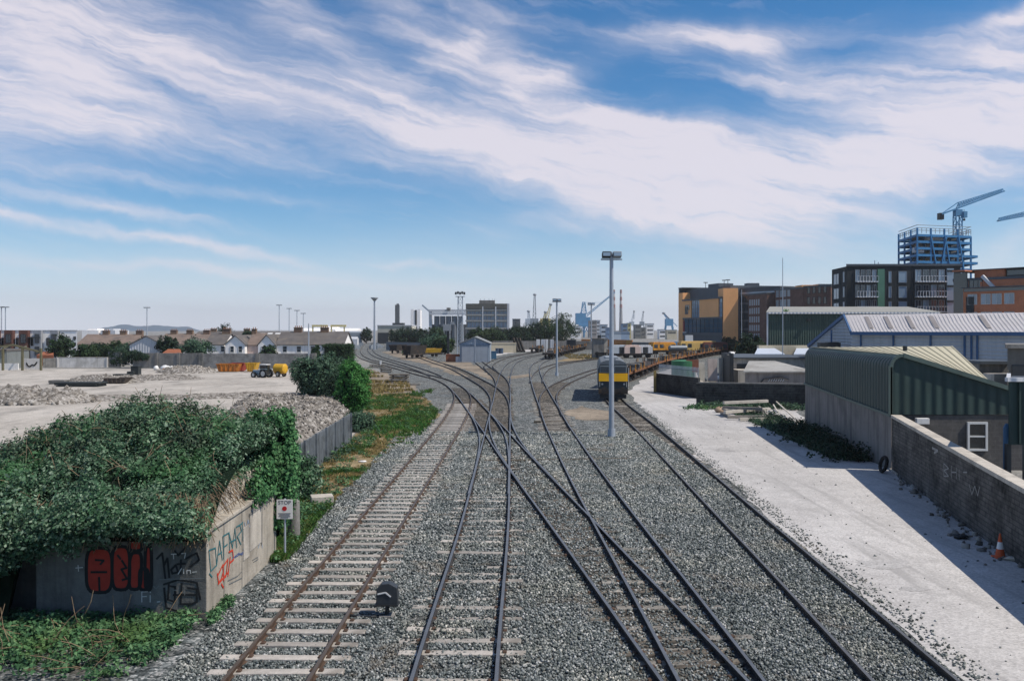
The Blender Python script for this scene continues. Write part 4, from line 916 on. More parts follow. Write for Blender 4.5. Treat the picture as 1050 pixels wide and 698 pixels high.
# ================================================================== trees, lamps, windows: shared builders
def tree(name, label, c, h, r, m, n_cl=70, per=26, leaf=.5, trunk_h=.35, cat='tree', group=None, sq=1.0, cl_r=None, dens=1.0):
    """tapered trunk with limbs; leaf clumps spread unevenly through the crown's volume"""
    t = thing(name, label, cat, (c[0], c[1], 0), group=group)
    b = MB(); th = h * trunk_h; w = .03 * h; b.cone((0, 0, -.1), (0, 0, th), w, w * .7, 8)
    tips = []
    for k in range(6):
        a = k * 1.05 + rnd.random() * .6; q = Vector((math.cos(a) * r * rnd.uniform(.4, .75), math.sin(a) * r * rnd.uniform(.4, .75), th + (h - th) * rnd.uniform(.35, .85)))
        m_ = q * .5; m_.z = th + (q.z - th) * .55; b.cone((0, 0, th * .8), m_, w * .5, w * .35, 6); b.cone(m_, q, w * .35, w * .12, 5); tips.append(q)
    b.cone((0, 0, th), (0, 0, h * .85), w * .7, w * .15, 6); b.build('trunk', M_bark, t)
    cen, nor = [], []; cz = th + (h - th) * .5; rz = (h - th) * .56; sd_ = rnd.random() * 99
    for d in rand_sphere(n_cl):
        k = .92 + .32 * mnoise.noise(Vector((d[0] * 1.6 + sd_, d[1] * 1.6, d[2] * 1.6))); s = rnd.random() ** .34 * k
        cen.append((d[0] * r * s, d[1] * r * s * sq, cz + d[2] * rz * s)); nor.append(tuple(d))
    P, Nn = clumps(cen, nor, int(per * 1.5), cl_r or r * .25); ok = P[:, 2] > .05; P, Nn = P[ok], Nn[ok]
    V, Fa = leaf_arrays(P, Nn, np.full(len(P), leaf), .7, .7); big_mesh('crown', V, Fa, m, t); return t
G_pane = glass('window_glass', (.035, .05, .065)); G_blue = glass('blue_glass', (.09, .20, .32)); G_sky = glass('pale_glass', (.22, .30, .38)); G_dark = glass('dark_glass', (.012, .018, .022))
M_frame_w = mat('white_frame', (.62, .62, .60), .6, .1, 3); M_frame_d = mat('dark_frame', (.03, .034, .038), .5, .2, 3); M_frame_g = mat('grey_frame', (.25, .27, .29), .5, .2, 3)
def window(parent, a, d, n, u, z, w, h, frame, pane, split=(1, 1), fw=.07, dep=.08, sub=True, name='window', sill=False):
    """one window on the wall a + d*u (d along, n outward): frame, with the recessed pane as its sub-part; parent in world coords"""
    b = MB(); P = lambda uu, o, zz: (a[0] + d[0] * uu + n[0] * o, a[1] + d[1] * uu + n[1] * o, zz)
    rz = math.atan2(d[1], d[0])
    def bx(u0, u1, z0, z1, o0, o1):
        c = P((u0 + u1) / 2, (o0 + o1) / 2, (z0 + z1) / 2); b.box(c, (u1 - u0, abs(o1 - o0), z1 - z0), rz)
    bx(u - w / 2, u + w / 2, z, z + fw, .0, dep); bx(u - w / 2, u + w / 2, z + h - fw, z + h, .0, dep)
    bx(u - w / 2, u - w / 2 + fw, z + fw, z + h - fw, .0, dep); bx(u + w / 2 - fw, u + w / 2, z + fw, z + h - fw, .0, dep)
    for i in range(1, split[0]): x = u - w / 2 + w * i / split[0]; bx(x - fw * .35, x + fw * .35, z + fw, z + h - fw, .0, dep * .9)
    for i in range(1, split[1]): zz = z + h * i / split[1]; bx(u - w / 2 + fw, u + w / 2 - fw, zz - fw * .35, zz + fw * .35, .0, dep * .85)
    if sill: bx(u - w / 2 - .06, u + w / 2 + .06, z - .08, z - .004, .0, dep + .06)
    o = b.build(name, frame, parent)
    q = MB()
    for i in range(split[0]):
        for j in range(split[1]):
            u0, u1 = u - w / 2 + w * i / split[0] + fw * .4, u - w / 2 + w * (i + 1) / split[0] - fw * .4; z0, z1 = z + h * j / split[1] + fw * .4, z + h * (j + 1) / split[1] - fw * .4
            q.poly([P(u0, .02, z0), P(u1, .02, z0), P(u1, .02, z1), P(u0, .02, z1)])
    me = q; off = parent['_world'] if parent.get('_world') else (0, 0, 0)
    q.v = [(v[0] - off[0], v[1] - off[1], v[2] - off[2]) for v in q.v]
    q.build('pane', pane, o); return o
def line(a, b_):
    a, b_ = Vector(a[:2]), Vector(b_[:2]); d = (b_ - a); L = d.length; d /= L; return a, d, Vector((d.y, -d.x)), L     # n on the right hand of a->b
def grid_windows(parent, a, b_, z0, dz, rows, u0, du, cols, w, h, frame, pane, split=(1, 1), fw=.07, skip=(), sill=False, **k):
    a, d, n, L = line(a, b_)
    for r_ in range(rows):
        for c in range(cols):
            if (r_, c) in skip: continue
            window(parent, a, d, n, u0 + du * c, z0 + dz * r_, w, h, frame, pane, split, fw, sill=sill, **k)
def slab_on(b, a, b_, u0, u1, z0, z1, o0, o1, m=0):            # a box on a wall line
    a, d, n, L = line(a, b_); c = a + d * (u0 + u1) / 2 + n * (o0 + o1) / 2
    b.box((c.x, c.y, (z0 + z1) / 2), (u1 - u0, o1 - o0, z1 - z0), math.atan2(d.y, d.x), m)

# ================================================================== far left: walls, houses, works
M_slate = mat('roof_slate', (.115, .105, .10), .85, .3, .6, (.17, .145, .12), bump=.3, bscale=5)
M_slate2 = mat('roof_tile', (.19, .145, .12), .9, .3, .6, (.13, .11, .10), bump=.3, bscale=5)
M_render = mat('white_render', (.88, .85, .82), .9, .1, .6, streak=.25)
M_pink = mat('pink_render', (.60, .47, .42), .9, .1, .6, streak=.2)
M_cream = mat('cream_render', (.58, .50, .36), .9, .12, .6, streak=.2)
M_chim = mat('chimney_brick', (.17, .11, .08), .9, .3, 2, (.26, .18, .10)); M_pot = mat('clay_pot', (.30, .15, .09), .9, .2, 3)
M_blockw = brick('grey_blockwork', (.24, .235, .225), (.20, .195, .19), (.16, .155, .15), bw=.45, bh=.22, stain=.5)
M_brickred = brick('red_brick_wall', (.28, .10, .065), (.22, .085, .06), (.30, .24, .20), stain=.3)
M_brickbr = brick('brown_brick', (.20, .10, .075), (.155, .08, .062), (.15, .125, .11), stain=.3)
M_bricko = brick('orange_brick', (.70, .21, .085), (.58, .165, .07), (.30, .20, .15), stain=.22)
M_brickd = brick('dark_stone', (.055, .056, .056), (.036, .038, .040), (.085, .085, .08), bw=.5, bh=.22, stain=.6)
M_whiteblock = mat('whitewashed_wall', (.62, .60, .575), .95, .18, .8, (.45, .43, .40), streak=.45)

def wall_run(name, label, pts, h, th, m, coping=None, piers=None, pier_m=None, cat='wall'):
    """a straight boundary wall, with coping and piers as its parts"""
    a, d, n, L = line(*pts); t = thing(name, label, cat, (a.x, a.y, 0), world_coords=True)
    b = MB(); slab_on(b, pts[0], pts[1], 0, L, -.1, h, -th, 0); b.build('wall_face', m, t)
    if coping: b = MB(); slab_on(b, pts[0], pts[1], -.03, L + .03, h, h + coping[0], -th - coping[1], coping[1]); b.build('coping', coping[2], t)
    if piers:
        k = int(L / piers[0])
        for i in range(k + 1):
            u = i * L / k; b = MB(); slab_on(b, pts[0], pts[1], u - piers[1] / 2, u + piers[1] / 2, -.1, h + piers[2], -th - .04, .14); b.build('pier', pier_m or m, t)
    return t
wall_run('boundary_wall', 'long grey block boundary wall with pilasters in front of the white cottages', [(xw(206, 150), 150), (xw(322, 150), 150)], zw(362.5, 150), .3, M_blockw, None, (7.8, .7, .08), M_concd)
wall_run('boundary_wall', 'dark panelled boundary wall left of the grey block wall, below the white gable shed', [(xw(138, 151), 151), (xw(205.6, 150.2), 150.2)], zw(362, 150), .3, M_concd, None, (3.4, .5, .05), M_concd)
wall_run('boundary_wall', 'white panelled yard wall below the round tree by the white flats', [(xw(59, 154), 154), (xw(110, 154.5), 154.5)], zw(366.5, 154), .25, M_whiteblock, (.06, .03, M_conc2), (5.6, .2, .03), M_whiteblock)
wall_run('boundary_wall', 'short dark grey yard wall between the white panelled wall and the gate bay', [(xw(44, 153), 153), (xw(58.7, 154), 154)], zw(367, 154), .25, M_concd)
wall_run('boundary_wall', 'weathered brick end wall with a dark hedge beside it, right of the white panelled wall', [(xw(111, 154.6), 154.6), (xw(124, 154), 154)], zw(361, 154), .3, M_blockw)
gw = wall_run('boundary_wall', 'white yard wall carrying a black painted squiggle, under the open steel frame', [(xw(23, 146), 146), (xw(41, 146), 146)], zw(367.5, 146), .25, M_whiteblock)
b = MB(); Y0 = 145.98
P = [Vector((xw(27 + q[0], Y0), zw(q[1], Y0))) for q in ((0, 372), (1.5, 375), (3.5, 376), (6, 374), (8, 375), (10.5, 372), (11, 371))]
for i in range(len(P) - 1):
    d = P[i + 1] - P[i]; nn = Vector((-d.y, d.x)).normalized() * .12; b.poly([(v.x, Y0 - .02 - i * .002, v.y) for v in (P[i] + nn, P[i] - nn, P[i + 1] - nn, P[i + 1] + nn)])
b.build('graffiti', GP['black'], gw)
wall_run('boundary_wall', 'clean white panel wall at the far left under the open steel frame', [(xw(-14, 144), 144), (xw(18.5, 144), 144)], zw(372.5, 144), .25, M_white)
# open steel frame (no roof left) over the gate bay
M_olive = mat('olive_steel', (.15, .135, .075), .7, .25, 2, streak=.3)
sf = thing('shelter_skeleton', 'open olive steel frame standing over the white yard walls at the far left', 'steel frame', (xw(20, 142), 142, 0), world_coords=True)
for px in (3, 23, 42):
    b = MB(); b.box((xw(px, 142), 142, zw(357, 142) / 2), (.3, .3, zw(357, 142))); b.build('post', M_olive, sf)
b = MB(); b.bar((xw(-12, 142), 142, zw(357, 142)), (xw(13, 142), 142, zw(353.5, 142)), .22, .3); b.bar((xw(13, 142), 142.01, zw(353.5, 142)), (xw(42, 142), 142, zw(361, 142)), .22, .3); b.build('rafter', M_olive, sf)
b = MB(); b.bar((xw(3, 142), 142.02, zw(357, 142)), (xw(8, 149), 149, zw(355, 149)), .2, .2); b.bar((xw(23, 142), 142.02, zw(357, 142)), (xw(27, 149), 149, zw(355, 149)), .2, .2); b.build('purlin', M_olive, sf)
M_siteshed = corrugated('grey_cladding', (.20, .215, .21), .4)
bs = thing('shed', 'low dark grey clad shed behind the open steel frame', 'shed', (xw(5, 150), 150, 0), world_coords=True)
b = MB(); b.bbox(xw(-14, 152), xw(17, 152), 149, 156, 0, zw(360, 150)); b.build('wall', M_siteshed, bs)
b = MB(); b.bbox(xw(-15, 152), xw(17.5, 152), 148.8, 156.2, zw(360, 150), zw(358, 150)); b.build('roof', M_slate, bs)

# white and brown flats
Yf = 185; fl = thing('apartment_block', 'white modern flats with brown and grey bays at the far left', 'apartment block', (xw(30, Yf), Yf, 0), world_coords=True)
zt = zw(339, Yf); b = MB()
x1_ = xw(79, Yf); b.prism([(xw(-20, Yf), Yf), (x1_, Yf), (x1_ * (Yf + 12) / Yf - .4, Yf + 12), (xw(-20, Yf), Yf + 12)], 0, zt); b.build('wall', M_render, fl)
M_brownp = mat('brown_panel', (.12, .055, .042), .7, .2, 1); M_greyp = mat('grey_panel', (.27, .28, .30), .7, .15, 1)
for x0, x1, m_ in ((7, 15.5, M_brownp), (22, 31, M_brownp), (-8, 1, M_brownp), (37, 44.5, M_greyp), (54, 61.5, M_greyp)):
    b = MB(); b.bbox(xw(x0, Yf), xw(x1, Yf), Yf - 1.0, Yf + .5, 0, zt + .08); o = b.build('bay', m_, fl)
    a, bb = (xw(x0, Yf), Yf - 1.0), (xw(x1, Yf), Yf - 1.0); w_ = xw(x1, Yf) - xw(x0, Yf)
    grid_windows(fl, a, bb, zt - 2.6, -2.6, 2, w_ / 2, 1, 1, w_ * .6, 1.9, M_frame_d, G_pane, (2, 1), .08)
for px in (34, 50, 4, 19):
    window(fl, Vector((xw(px, Yf), Yf)), Vector((1, 0)), Vector((0, -1)), 0, zt - 3.2, 1.0, 1.7, M_frame_d, G_dark)
grid_windows(fl, (xw(74, Yf), Yf), (xw(79, Yf), Yf), zt - 1.9, -1.25, 4, .55, 1, 1, .55, .7, M_frame_d, G_dark)
b = MB(); b.prism([(xw(-20, Yf), Yf - .12), (x1_ + .1, Yf - .12), (x1_ * (Yf + 12) / Yf - .3, Yf + 12.1), (xw(-20, Yf), Yf + 12.1)], zt, zt + .12); b.build('coping', M_frame_g, fl)
b = MB(); b.bbox(xw(31, Yf), xw(44, Yf), Yf - 1.2, Yf - .02, zt - 1.5, zt - 1.3); b.build('canopy', M_frame_d, fl)

def house(name, label, x0, x1, y0, depth, eave, ridge, wall_m, roof_m, axis='X', chimneys=(), wins=(), cat='house', group=None, over=.25, gable_y=None):
    """a gabled house: axis is the way the ridge runs"""
    t = thing(name, label, cat, ((x0 + x1) / 2, y0, 0), group=group, world_coords=True); y1 = y0 + depth; b = MB()
    if axis == 'X':
        ym = (y0 + y1) / 2; pent = lambda x: [(x, y0, 0), (x, y1, 0), (x, y1, eave), (x, ym, ridge), (x, y0, eave)]
        A, B = pent(x0), pent(x1); b.add(A + B, [(4, 3, 2, 1, 0), (5, 6, 7, 8, 9), (0, 5, 9, 4), (1, 2, 7, 6)]); b.build('wall', wall_m, t)
        r = MB(); s = (ridge - eave) / (ym - y0)
        for sg_ in (-1, 1):
            ye = ym + sg_ * (depth / 2 + over); ze = ridge - s * (depth / 2 + over)
            P = [(x0 - over, ye, ze + .06), (x1 + over, ye, ze + .06), (x1 + over, ym, ridge + .06), (x0 - over, ym, ridge + .06)]; Q = [(p[0], p[1], p[2] + .14) for p in P]
            r.add(P + Q, [(3, 2, 1, 0), (4, 5, 6, 7), (0, 1, 5, 4), (1, 2, 6, 5), (2, 3, 7, 6), (3, 0, 4, 7)])
        rf = r.build('roof', roof_m, t)
    else:
        xm = (x0 + x1) / 2; pent = lambda y: [(x0, y, 0), (x1, y, 0), (x1, y, eave), (xm, y, ridge), (x0, y, eave)]
        A, B = pent(y0), pent(y1); b.add(A + B, [(0, 1, 2, 3, 4), (9, 8, 7, 6, 5), (1, 6, 7, 2), (5, 0, 4, 9)]); b.build('wall', wall_m, t)
        r = MB(); s = (ridge - eave) / (xm - x0); hw = (x1 - x0) / 2
        for sg_ in (-1, 1):
            xe = xm + sg_ * (hw + over); ze = ridge - s * (hw + over)
            P = [(xe, y0 - over, ze + .06), (xm, y0 - over, ridge + .06), (xm, y1 + over, ridge + .06), (xe, y1 + over, ze + .06)]; Q = [(p[0], p[1], p[2] + .14) for p in P]
            r.add(P + Q, [(0, 1, 2, 3), (7, 6, 5, 4), (0, 4, 5, 1), (1, 5, 6, 2), (2, 6, 7, 3), (3, 7, 4, 0)])
        rf = r.build('roof', roof_m, t)
    off = t['_world']
    for cx, cw in chimneys:
        c = MB(); ym = y0 + depth / 2; c.bbox(cx - cw / 2, cx + cw / 2, ym - .45, ym + .45, ridge - .9, ridge + .95); c.bbox(cx - cw / 2 - .08, cx + cw / 2 + .08, ym - .53, ym + .53, ridge + .95, ridge + 1.05)
        k = max(2, int(cw / .4))
        for i in range(k): xx = cx - cw / 2 + cw * (i + .5) / k; c.cone((xx, ym, ridge + 1.05), (xx, ym, ridge + 1.4), .1, .08, 6, 1)
        c.v = [(v[0] - off[0], v[1] - off[1], v[2] - off[2]) for v in c.v]; c.build('chimney', [M_chim, M_pot], rf)
    for wx, wz, w, h in wins: window(t, Vector((wx, y0)), Vector((1, 0)), Vector((0, -1)), 0, wz, w, h, M_frame_w, G_pane, (1, 2), .07, sill=True)
    return t
# white cottages behind the grey wall
Yh = 172; X = lambda px: xw(px, Yh); ze, zr = zw(353.5, Yh), zw(342.5, Yh)
house('house', 'white rendered cottage wing with a plain eave left of the first white gable', X(209), X(227.8), Yh + .8, 9, ze, zr, M_render, M_slate, 'X', [(X(223.5), 1.6)], [(X(227), ze - 1.35, .8, 1.1)])
house('house', 'white gabled cottage with two upper windows behind the grey wall, left of the pink house', X(231), X(251), Yh, 10, zw(353, Yh), zw(344.5, Yh), M_render, M_slate, 'Y', [], [(X(238), ze - 1.5, .8, 1.25), (X(246.5), ze - 1.5, .8, 1.25)])
house('house', 'pale pink rendered cottage squeezed between the two white gables', X(251.4), X(263.6), Yh + 1.6, 9, zw(354, Yh), zr, M_pink, M_slate2, 'X', [(X(251.5), .9)], [])
house('house', 'white gabled cottage above the tractor, right of the pink house', X(264.6), X(282), Yh, 10, zw(353.5, Yh), zw(343.8, Yh), M_render, M_slate, 'Y', [], [(X(270), ze - 1.5, .8, 1.25), (X(278.8), ze - 1.5, .8, 1.25)])
house('house', 'long white cottage terrace with a wide slate roof and two stacks, behind the big bush', X(282.4), X(351), Yh + .8, 10, ze, zw(341, Yh), M_render, M_slate, 'X', [(X(298.5), 1.6), (X(326.5), 1.6)], [(X(291), ze - 1.5, .9, 1.25), (X(305.5), ze - 1.5, .9, 1.25), (X(320), ze - 1.5, .9, 1.25), (X(334), ze - 1.5, .9, 1.25), (X(344), ze - 1.5, .9, 1.25)])
# the small white gable at 195 and the grey shed at 150
house('house', 'small white gabled cottage half hidden by the trees right of the grey shed', X(180), X(195.5), Yh + 4, 9, zw(356, Yh), zw(348.5, Yh), M_render, M_slate, 'Y', [], [(X(189), zw(360, Yh), .8, 1.1)])
M_greysh = corrugated('pale_cladding', (.56, .57, .59), .5, streak=.15)
gs = house('shed', 'pale grey metal shed with a broad blank gable behind the dark panelled wall', xw(133, 165), xw(166.5, 165), 165, 8, zw(353.5, 165), zw(345, 165), M_greysh, M_slate, 'Y', cat='shed')
# long brown roofed terraces further back
Y2 = 205; X2 = lambda px: xw(px, Y2)
house('terrace', 'brown roofed terrace with cream ground floor left of the grey metal shed', X2(80), X2(136), Y2, 10, zw(353, Y2), zw(343.5, Y2), M_cream, M_slate2, 'X', [(X2(99), 1.5), (X2(117), 1.5), (X2(134), 1.5)], [(X2(84), 1.4, 1.2, 1.3), (X2(91), 1.4, 1.2, 1.3), (X2(104), 1.4, 1.2, 1.3), (X2(110), 1.4, 1.2, 1.3)], cat='terrace')
house('terrace', 'brown roofed terrace showing only its long roof right of the grey metal shed', X2(157), X2(210), Y2 + 3, 10, zw(353, Y2), zw(343, Y2), M_cream, M_slate2, 'X', [(X2(165), 1.5), (X2(182), 1.5), (X2(200), 1.5)], [], cat='terrace')
Y3 = 262; X3 = lambda px: xw(px, Y3)
rt = house('terrace', 'long dark roof line with white skylights, furthest terrace behind the cottages', X3(196), X3(312), Y3, 14, zw(347, Y3), zw(340.6, Y3), M_cream, M_slate, 'X', [(X3(211), 1.8), (X3(246), 1.8)], [], cat='terrace')
for px in (256, 265, 273, 281, 291):
    b = MB(); yy = Y3 + 4.2; zz = zw(347, Y3) + (zw(340.6, Y3) - zw(347, Y3)) * .6 + .36; b.box((xw(px, Y3), yy, zz), (1.5, 1.2, .06), 0, 0, math.atan2(zw(340.6, Y3) - zw(347, Y3), 7)); b.build('skylight', M_white, rt)
for x0, x1, lb in ((84, 101, 'white'), (103, 118, 'pale grey')):
    Y4 = 330; b = MB(); b.bbox(xw(x0, Y4), xw(x1, Y4), Y4, Y4 + 12, 0, zw(338.5, Y4)); b.bbox(xw(x0 + 3, Y4), xw(x1 - 4, Y4), Y4 + 2, Y4 + 8, zw(338.5, Y4), zw(337, Y4))
    tag(b.build('warehouse', M_render if lb == 'white' else M_greysh), lb + ' flat roofed works far behind the brown terraces' + (' , left of the hills' if 0 else ''), 'warehouse')
# trees between the houses
for (px, Yt, h, r, m_, lb) in ((63.5, 163, 5.6, 2.5, LM_tree, 'round green tree in front of the white flats'), (118, 176, 4.2, 2.8, LM_tree, 'bushy green tree before the cream terrace, left of the grey shed'), (103, 182, 3.6, 2.6, LM_dark, 'low dark tree under the brown terrace roof, above the white panel wall'),
                              (130, 168, 4.0, 2.2, LM_bush, 'small tree touching the left edge of the grey metal shed'), (171, 164, 5.8, 2.3, LM_dark, 'slim dark tree against the right edge of the grey metal shed'), (202, 162, 5.0, 3.2, LM_bush, 'bushy tree rising over the dark panelled wall beside the white cottage'),
                              (232, 292, 8.6, 3.6, LM_dark, 'dark round tree rising above the long far roof line'), (276, 165, 3.6, 1.6, LM_tree, 'shrub peeping over the grey wall below the white gable'), (89, 168, 3.6, 2.4, LM_tree, 'green shrub beside the white flats end wall'),
                              (324, 166, 3.8, .9, LM_tree, 'thin shrub against the long white cottage terrace'), (253, 226, 6.4, 2.0, LM_dark, 'small dark tree between the cottage stacks')):
    tree('tree', lb, (xw(px, Yt), Yt), h, r, m_, 85, 30, .34, .16)
hg = [(rnd.uniform(xw(113, 152), xw(140, 152)), 152 + rnd.uniform(-.5, .6), rnd.uniform(.6, 2.9)) for _ in range(70)]
hd2 = thing('hedge', 'dark ivy hedge draped over the panelled wall below the grey metal shed', 'hedge', (xw(130, 152), 152, 0), world_coords=True)
P, Nn = clumps(hg + [(rnd.uniform(xw(126, 150), xw(150, 150)), 150.6 + rnd.uniform(-.3, .3), rnd.uniform(1.6, 2.7)) for _ in range(60)], [(0, -1, .3)] * 130, 22, .5); V, Fa = leaf_arrays(P, Nn, np.full(len(P), .3), .6, .6); big_mesh('foliage', V, Fa, LM_dark, hd2).location = -Vector(hd2['_world'])

# the machinery and spoil in the yard
M_yel = mat('plant_yellow', (.60, .34, .025), .5, .2, 2, (.42, .22, .03)); M_orange = mat('skip_orange', (.52, .19, .03), .6, .3, 2, (.30, .10, .03)); M_redp = mat('faded_red', (.34, .06, .04), .65, .3, 2)
M_tyre = mat('tyre', (.018, .018, .018), .9, .2, 6); M_rimw = mat('pale_rim', (.50, .50, .48), .6, .15, 4); M_blueg = mat('blue_grey_paint', (.25, .33, .38), .5, .15, 2)
def wheel(parent, c, r, w, tm=None, rm=None, axis=(0, 1, 0), name='wheel'):
    c, ax = Vector(c), Vector(axis); b = MB(); b.cone(c - ax * w / 2, c + ax * w / 2, r, r, 18, 0, True, False)
    for s in (-1, 1):
        q = c + ax * s * w / 2; u = ax.to_track_quat('Z', 'Y'); ring = lambda rad, o: [q + ax * s * o + u @ Vector((rad * math.cos(2 * math.pi * i / 18), rad * math.sin(2 * math.pi * i / 18), 0)) for i in range(18)]
        A, B = ring(r, 0), ring(r * .62, 0.0); b.add(A + B, [(i, (i + 1) % 18, 18 + (i + 1) % 18, 18 + i) for i in range(18)])
    o = b.build(name, tm or M_tyre, parent); b = MB(); b.cone(c - ax * (w / 2 - .03), c + ax * (w / 2 - .03), r * .62, r * .62, 16); b.cone(c - ax * (w / 2 + .02), c + ax * (w / 2 + .02), r * .2, r * .2, 10); b.build('rim', rm or M_rimw, o); return o
p = gnd(270, 387)
tr = thing('tractor', 'blue-grey farm tractor with pale wheel rims parked in the dusty yard', 'tractor', (p.x, p.y, 0), R(158)); tr.scale = (.68, .68, .68)
b = MB(); b.bbox(.3, 2.3, -.42, .42, .85, 1.55); b.bbox(.1, 2.4, -.25, .25, .55, .9); b.build('bonnet', M_blueg, tr, bevel=.08)
b = MB(); b.bbox(2.25, 2.45, -.38, .38, .8, 1.45); b.build('grille', M_black, tr, bevel=.04)
b = MB()
for x, y in ((-1.15, -.65), (-1.15, .65), (.3, -.6), (.3, .6)): b.bar((x, y, 1.2), (x * .92, y * .9, 2.6), .09)
b.bbox(-1.2, .35, -.66, .66, .8, 1.3); b.build('cab', M_black, tr)
b = MB(); b.bbox(-1.1, .26, -.58, .58, 1.3, 2.56); b.build('cab_glass', G_dark, tr)
b = MB(); b.bbox(-1.25, .42, -.72, .72, 2.57, 2.72); b.build('cab_roof', M_white, tr, bevel=.05)
for s in (-1, 1):
    wheel(tr, (-.75, s * .95, .85), .85, .48); wheel(tr, (1.75, s * .85, .58), .58, .38)
    b = MB(); b.bbox(-1.5, .1, s * .95 - .26, s * .95 + .26, 1.72, 1.78); b.build('mudguard', M_blueg, tr)
b = MB(); b.cone((1.0, -.3, 1.5), (1.0, -.3, 2.5), .05, .05, 8); b.build('exhaust', M_black, tr)
tk = thing('tank_trailer', 'yellow round tank trailer coupled behind the tractor', 'trailer', (p.x + 1.9, p.y + 1.6, 0), R(158)); tk.scale = (.5, .66, .66)
b = MB(); b.cone((-1.6, 0, 1.75), (1.4, 0, 1.75), 1.05, 1.05, 20); b.ball((-1.6, 0, 1.75), (.4, 1.05, 1.05), 20, 8); b.ball((1.4, 0, 1.75), (.4, 1.05, 1.05), 20, 8); b.build('tank', M_yel, tk)
b = MB(); b.bar((-1.6, 0, .68), (3.0, 0, .68), .2, .16); b.build('drawbar', M_black, tk)
for s in (-1, 1): wheel(tk, (-.3, s * 1.05, .62), .62, .45)
def skip(name, label, px, py, w, d, h, m, rz=0, cat='skip'):
    q = gnd(px, py); t = thing(name, label, cat, (q.x, q.y, 0), rz); b = MB()
    o_ = [(-w / 2 + .35, -d / 2), (w / 2 - .35, -d / 2), (w / 2 - .35, d / 2), (-w / 2 + .35, d / 2)]; i_ = [(-w / 2, -d / 2), (w / 2, -d / 2), (w / 2, d / 2), (-w / 2, d / 2)]
    b.add([(x, y, .1) for x, y in o_] + [(x, y, h) for x, y in i_], [(3, 2, 1, 0)] + [(i, (i + 1) % 4, 4 + (i + 1) % 4, 4 + i) for i in range(4)])
    b.add([(x * .95, y * .93, h - .02) for x, y in i_] + [(x * .93, y * .9, .2) for x, y in o_], [(0, 1, 5, 4), (1, 2, 6, 5), (2, 3, 7, 6), (3, 0, 4, 7), (4, 5, 6, 7)]); b.build('body', m, t)
    b = MB()
    for x in (-w * .3, -w * .1, w * .1, w * .3): b.bar((x * .9, -d / 2 - .05, .15), (x, -d / 2 - .05, h - .05), .1)
    b.build('ribs', m, t)
    b = MB(); b.bbox(-w / 2 - .05, w / 2 + .05, -d / 2 - .08, -d / 2 + .02, h - .08, h + .03); b.bbox(-w / 2 - .05, w / 2 + .05, d / 2 - .02, d / 2 + .08, h - .08, h + .03); b.build('rim', m, t); return t
skip('skip', 'rusty orange steel skip in the dusty yard, left of the red skip', 235.5, 381, 3.6, 2, 1.25, M_orange)
skip('skip', 'faded red steel skip standing against the orange skip in the yard', 244.5, 380.5, 2.4, 2, 1.3, M_redp)
skip('skip', 'bright yellow steel skip just left of the tractor', 259, 381, 1.8, 1.8, 1.4, M_yel)
b = MB(); q = gnd(251.5, 380); b.box((q.x, q.y, .4), (2.6, .5, .3)); b.box((q.x - .6, q.y, .12), (.3, .5, .24)); b.box((q.x + .6, q.y, .12), (.3, .5, .24)); tag(b.build('steel_beam', M_orange, None, (q.x, q.y, 0)), 'orange beam lying between the red skip and the yellow skip', 'beam')
heap('rubble_heap', 'heap of broken pale rubble at the far left of the yard', 'rubble heap', gnd(28, 412), 6.4, 4.2, 1.15, M_rubble, .45, seed=7)
n = 900; a = nrng.uniform(0, 2 * np.pi, n); r = np.sqrt(nrng.random(n)); c = gnd(28, 412)
P = np.stack([r * np.cos(a) * 6.3 + c.x, r * np.sin(a) * 4.1 + c.y, (1 - r) * .95 + .1], 1); struct(stones('rubble', P, nrng.uniform(.1, .42, n), M_rstone), 'stuff')
heap('dirt_heap', 'low grey dirt bank in the yard right of the dark tank blocks', 'dirt heap', gnd(164, 388.5), 6, 4, .5, M_rubble, .3, seed=3)
heap('dirt_heap', 'small spoil bank with rubble at the foot of the dark panelled wall', 'dirt heap', gnd(192, 382), 5, 2.4, .9, M_rubble, .4, seed=5)
heap('dirt_bank', 'long low dirt bank running across the dusty yard', 'dirt bank', gnd(75, 410), 26, 3.0, .28, M_rubble, .3, rz=R(14), seed=9)
heap('dirt_heap', 'brown spoil heap beside the sunken dark skip in the yard', 'dirt heap', gnd(108, 392), 5, 3, .8, M_rubble, .3, seed=12)
skip('skip', 'dark rusty skip half sunk in the yard behind the dirt bank', 121, 393, 2.8, 2.0, .7, mat('dark_rust', (.075, .06, .05), .85, .4, 2))
for px, py, w, d, h, lb in ((139.5, 384, 1.1, 1.1, 1.2, 'taller dark square tank block in the middle of the yard'), (134.5, 384.5, 1.0, 1, .55, 'lower dark block beside the taller dark tank block'), (83, 396, 5.5, 2.2, .5, 'flat dark sheet pile lying in the yard near the rubble'), (61, 393.5, 2.2, 1.6, .5, 'thin grey slab stack left of the dark sheet pile'), (126, 385, 2.4, 1.2, .25, 'flat dark plank stack in front of the hedge')):
    q = gnd(px, py); b = MB()
    if h > 1: b.box((q.x, q.y, h / 2), (w, d, h)); b.box((q.x, q.y, h + .04), (w + .1, d + .1, .08))
    else:
        k = max(2, int(h / .14))
        for i in range(k): b.box((q.x + rnd.uniform(-.1, .1), q.y + rnd.uniform(-.05, .05), h * (i + .5) / k), (w * rnd.uniform(.8, 1), d * rnd.uniform(.85, 1), h / k * .86), rnd.uniform(-.1, .1))
    tag(b.build('block' if h > .5 else 'stack', M_concd if px == 61 else mat('dark_tarred', (.03, .036, .036), .8, .4, 2), None, (q.x, q.y, 0)), lb, 'block' if h > .5 else 'stack')
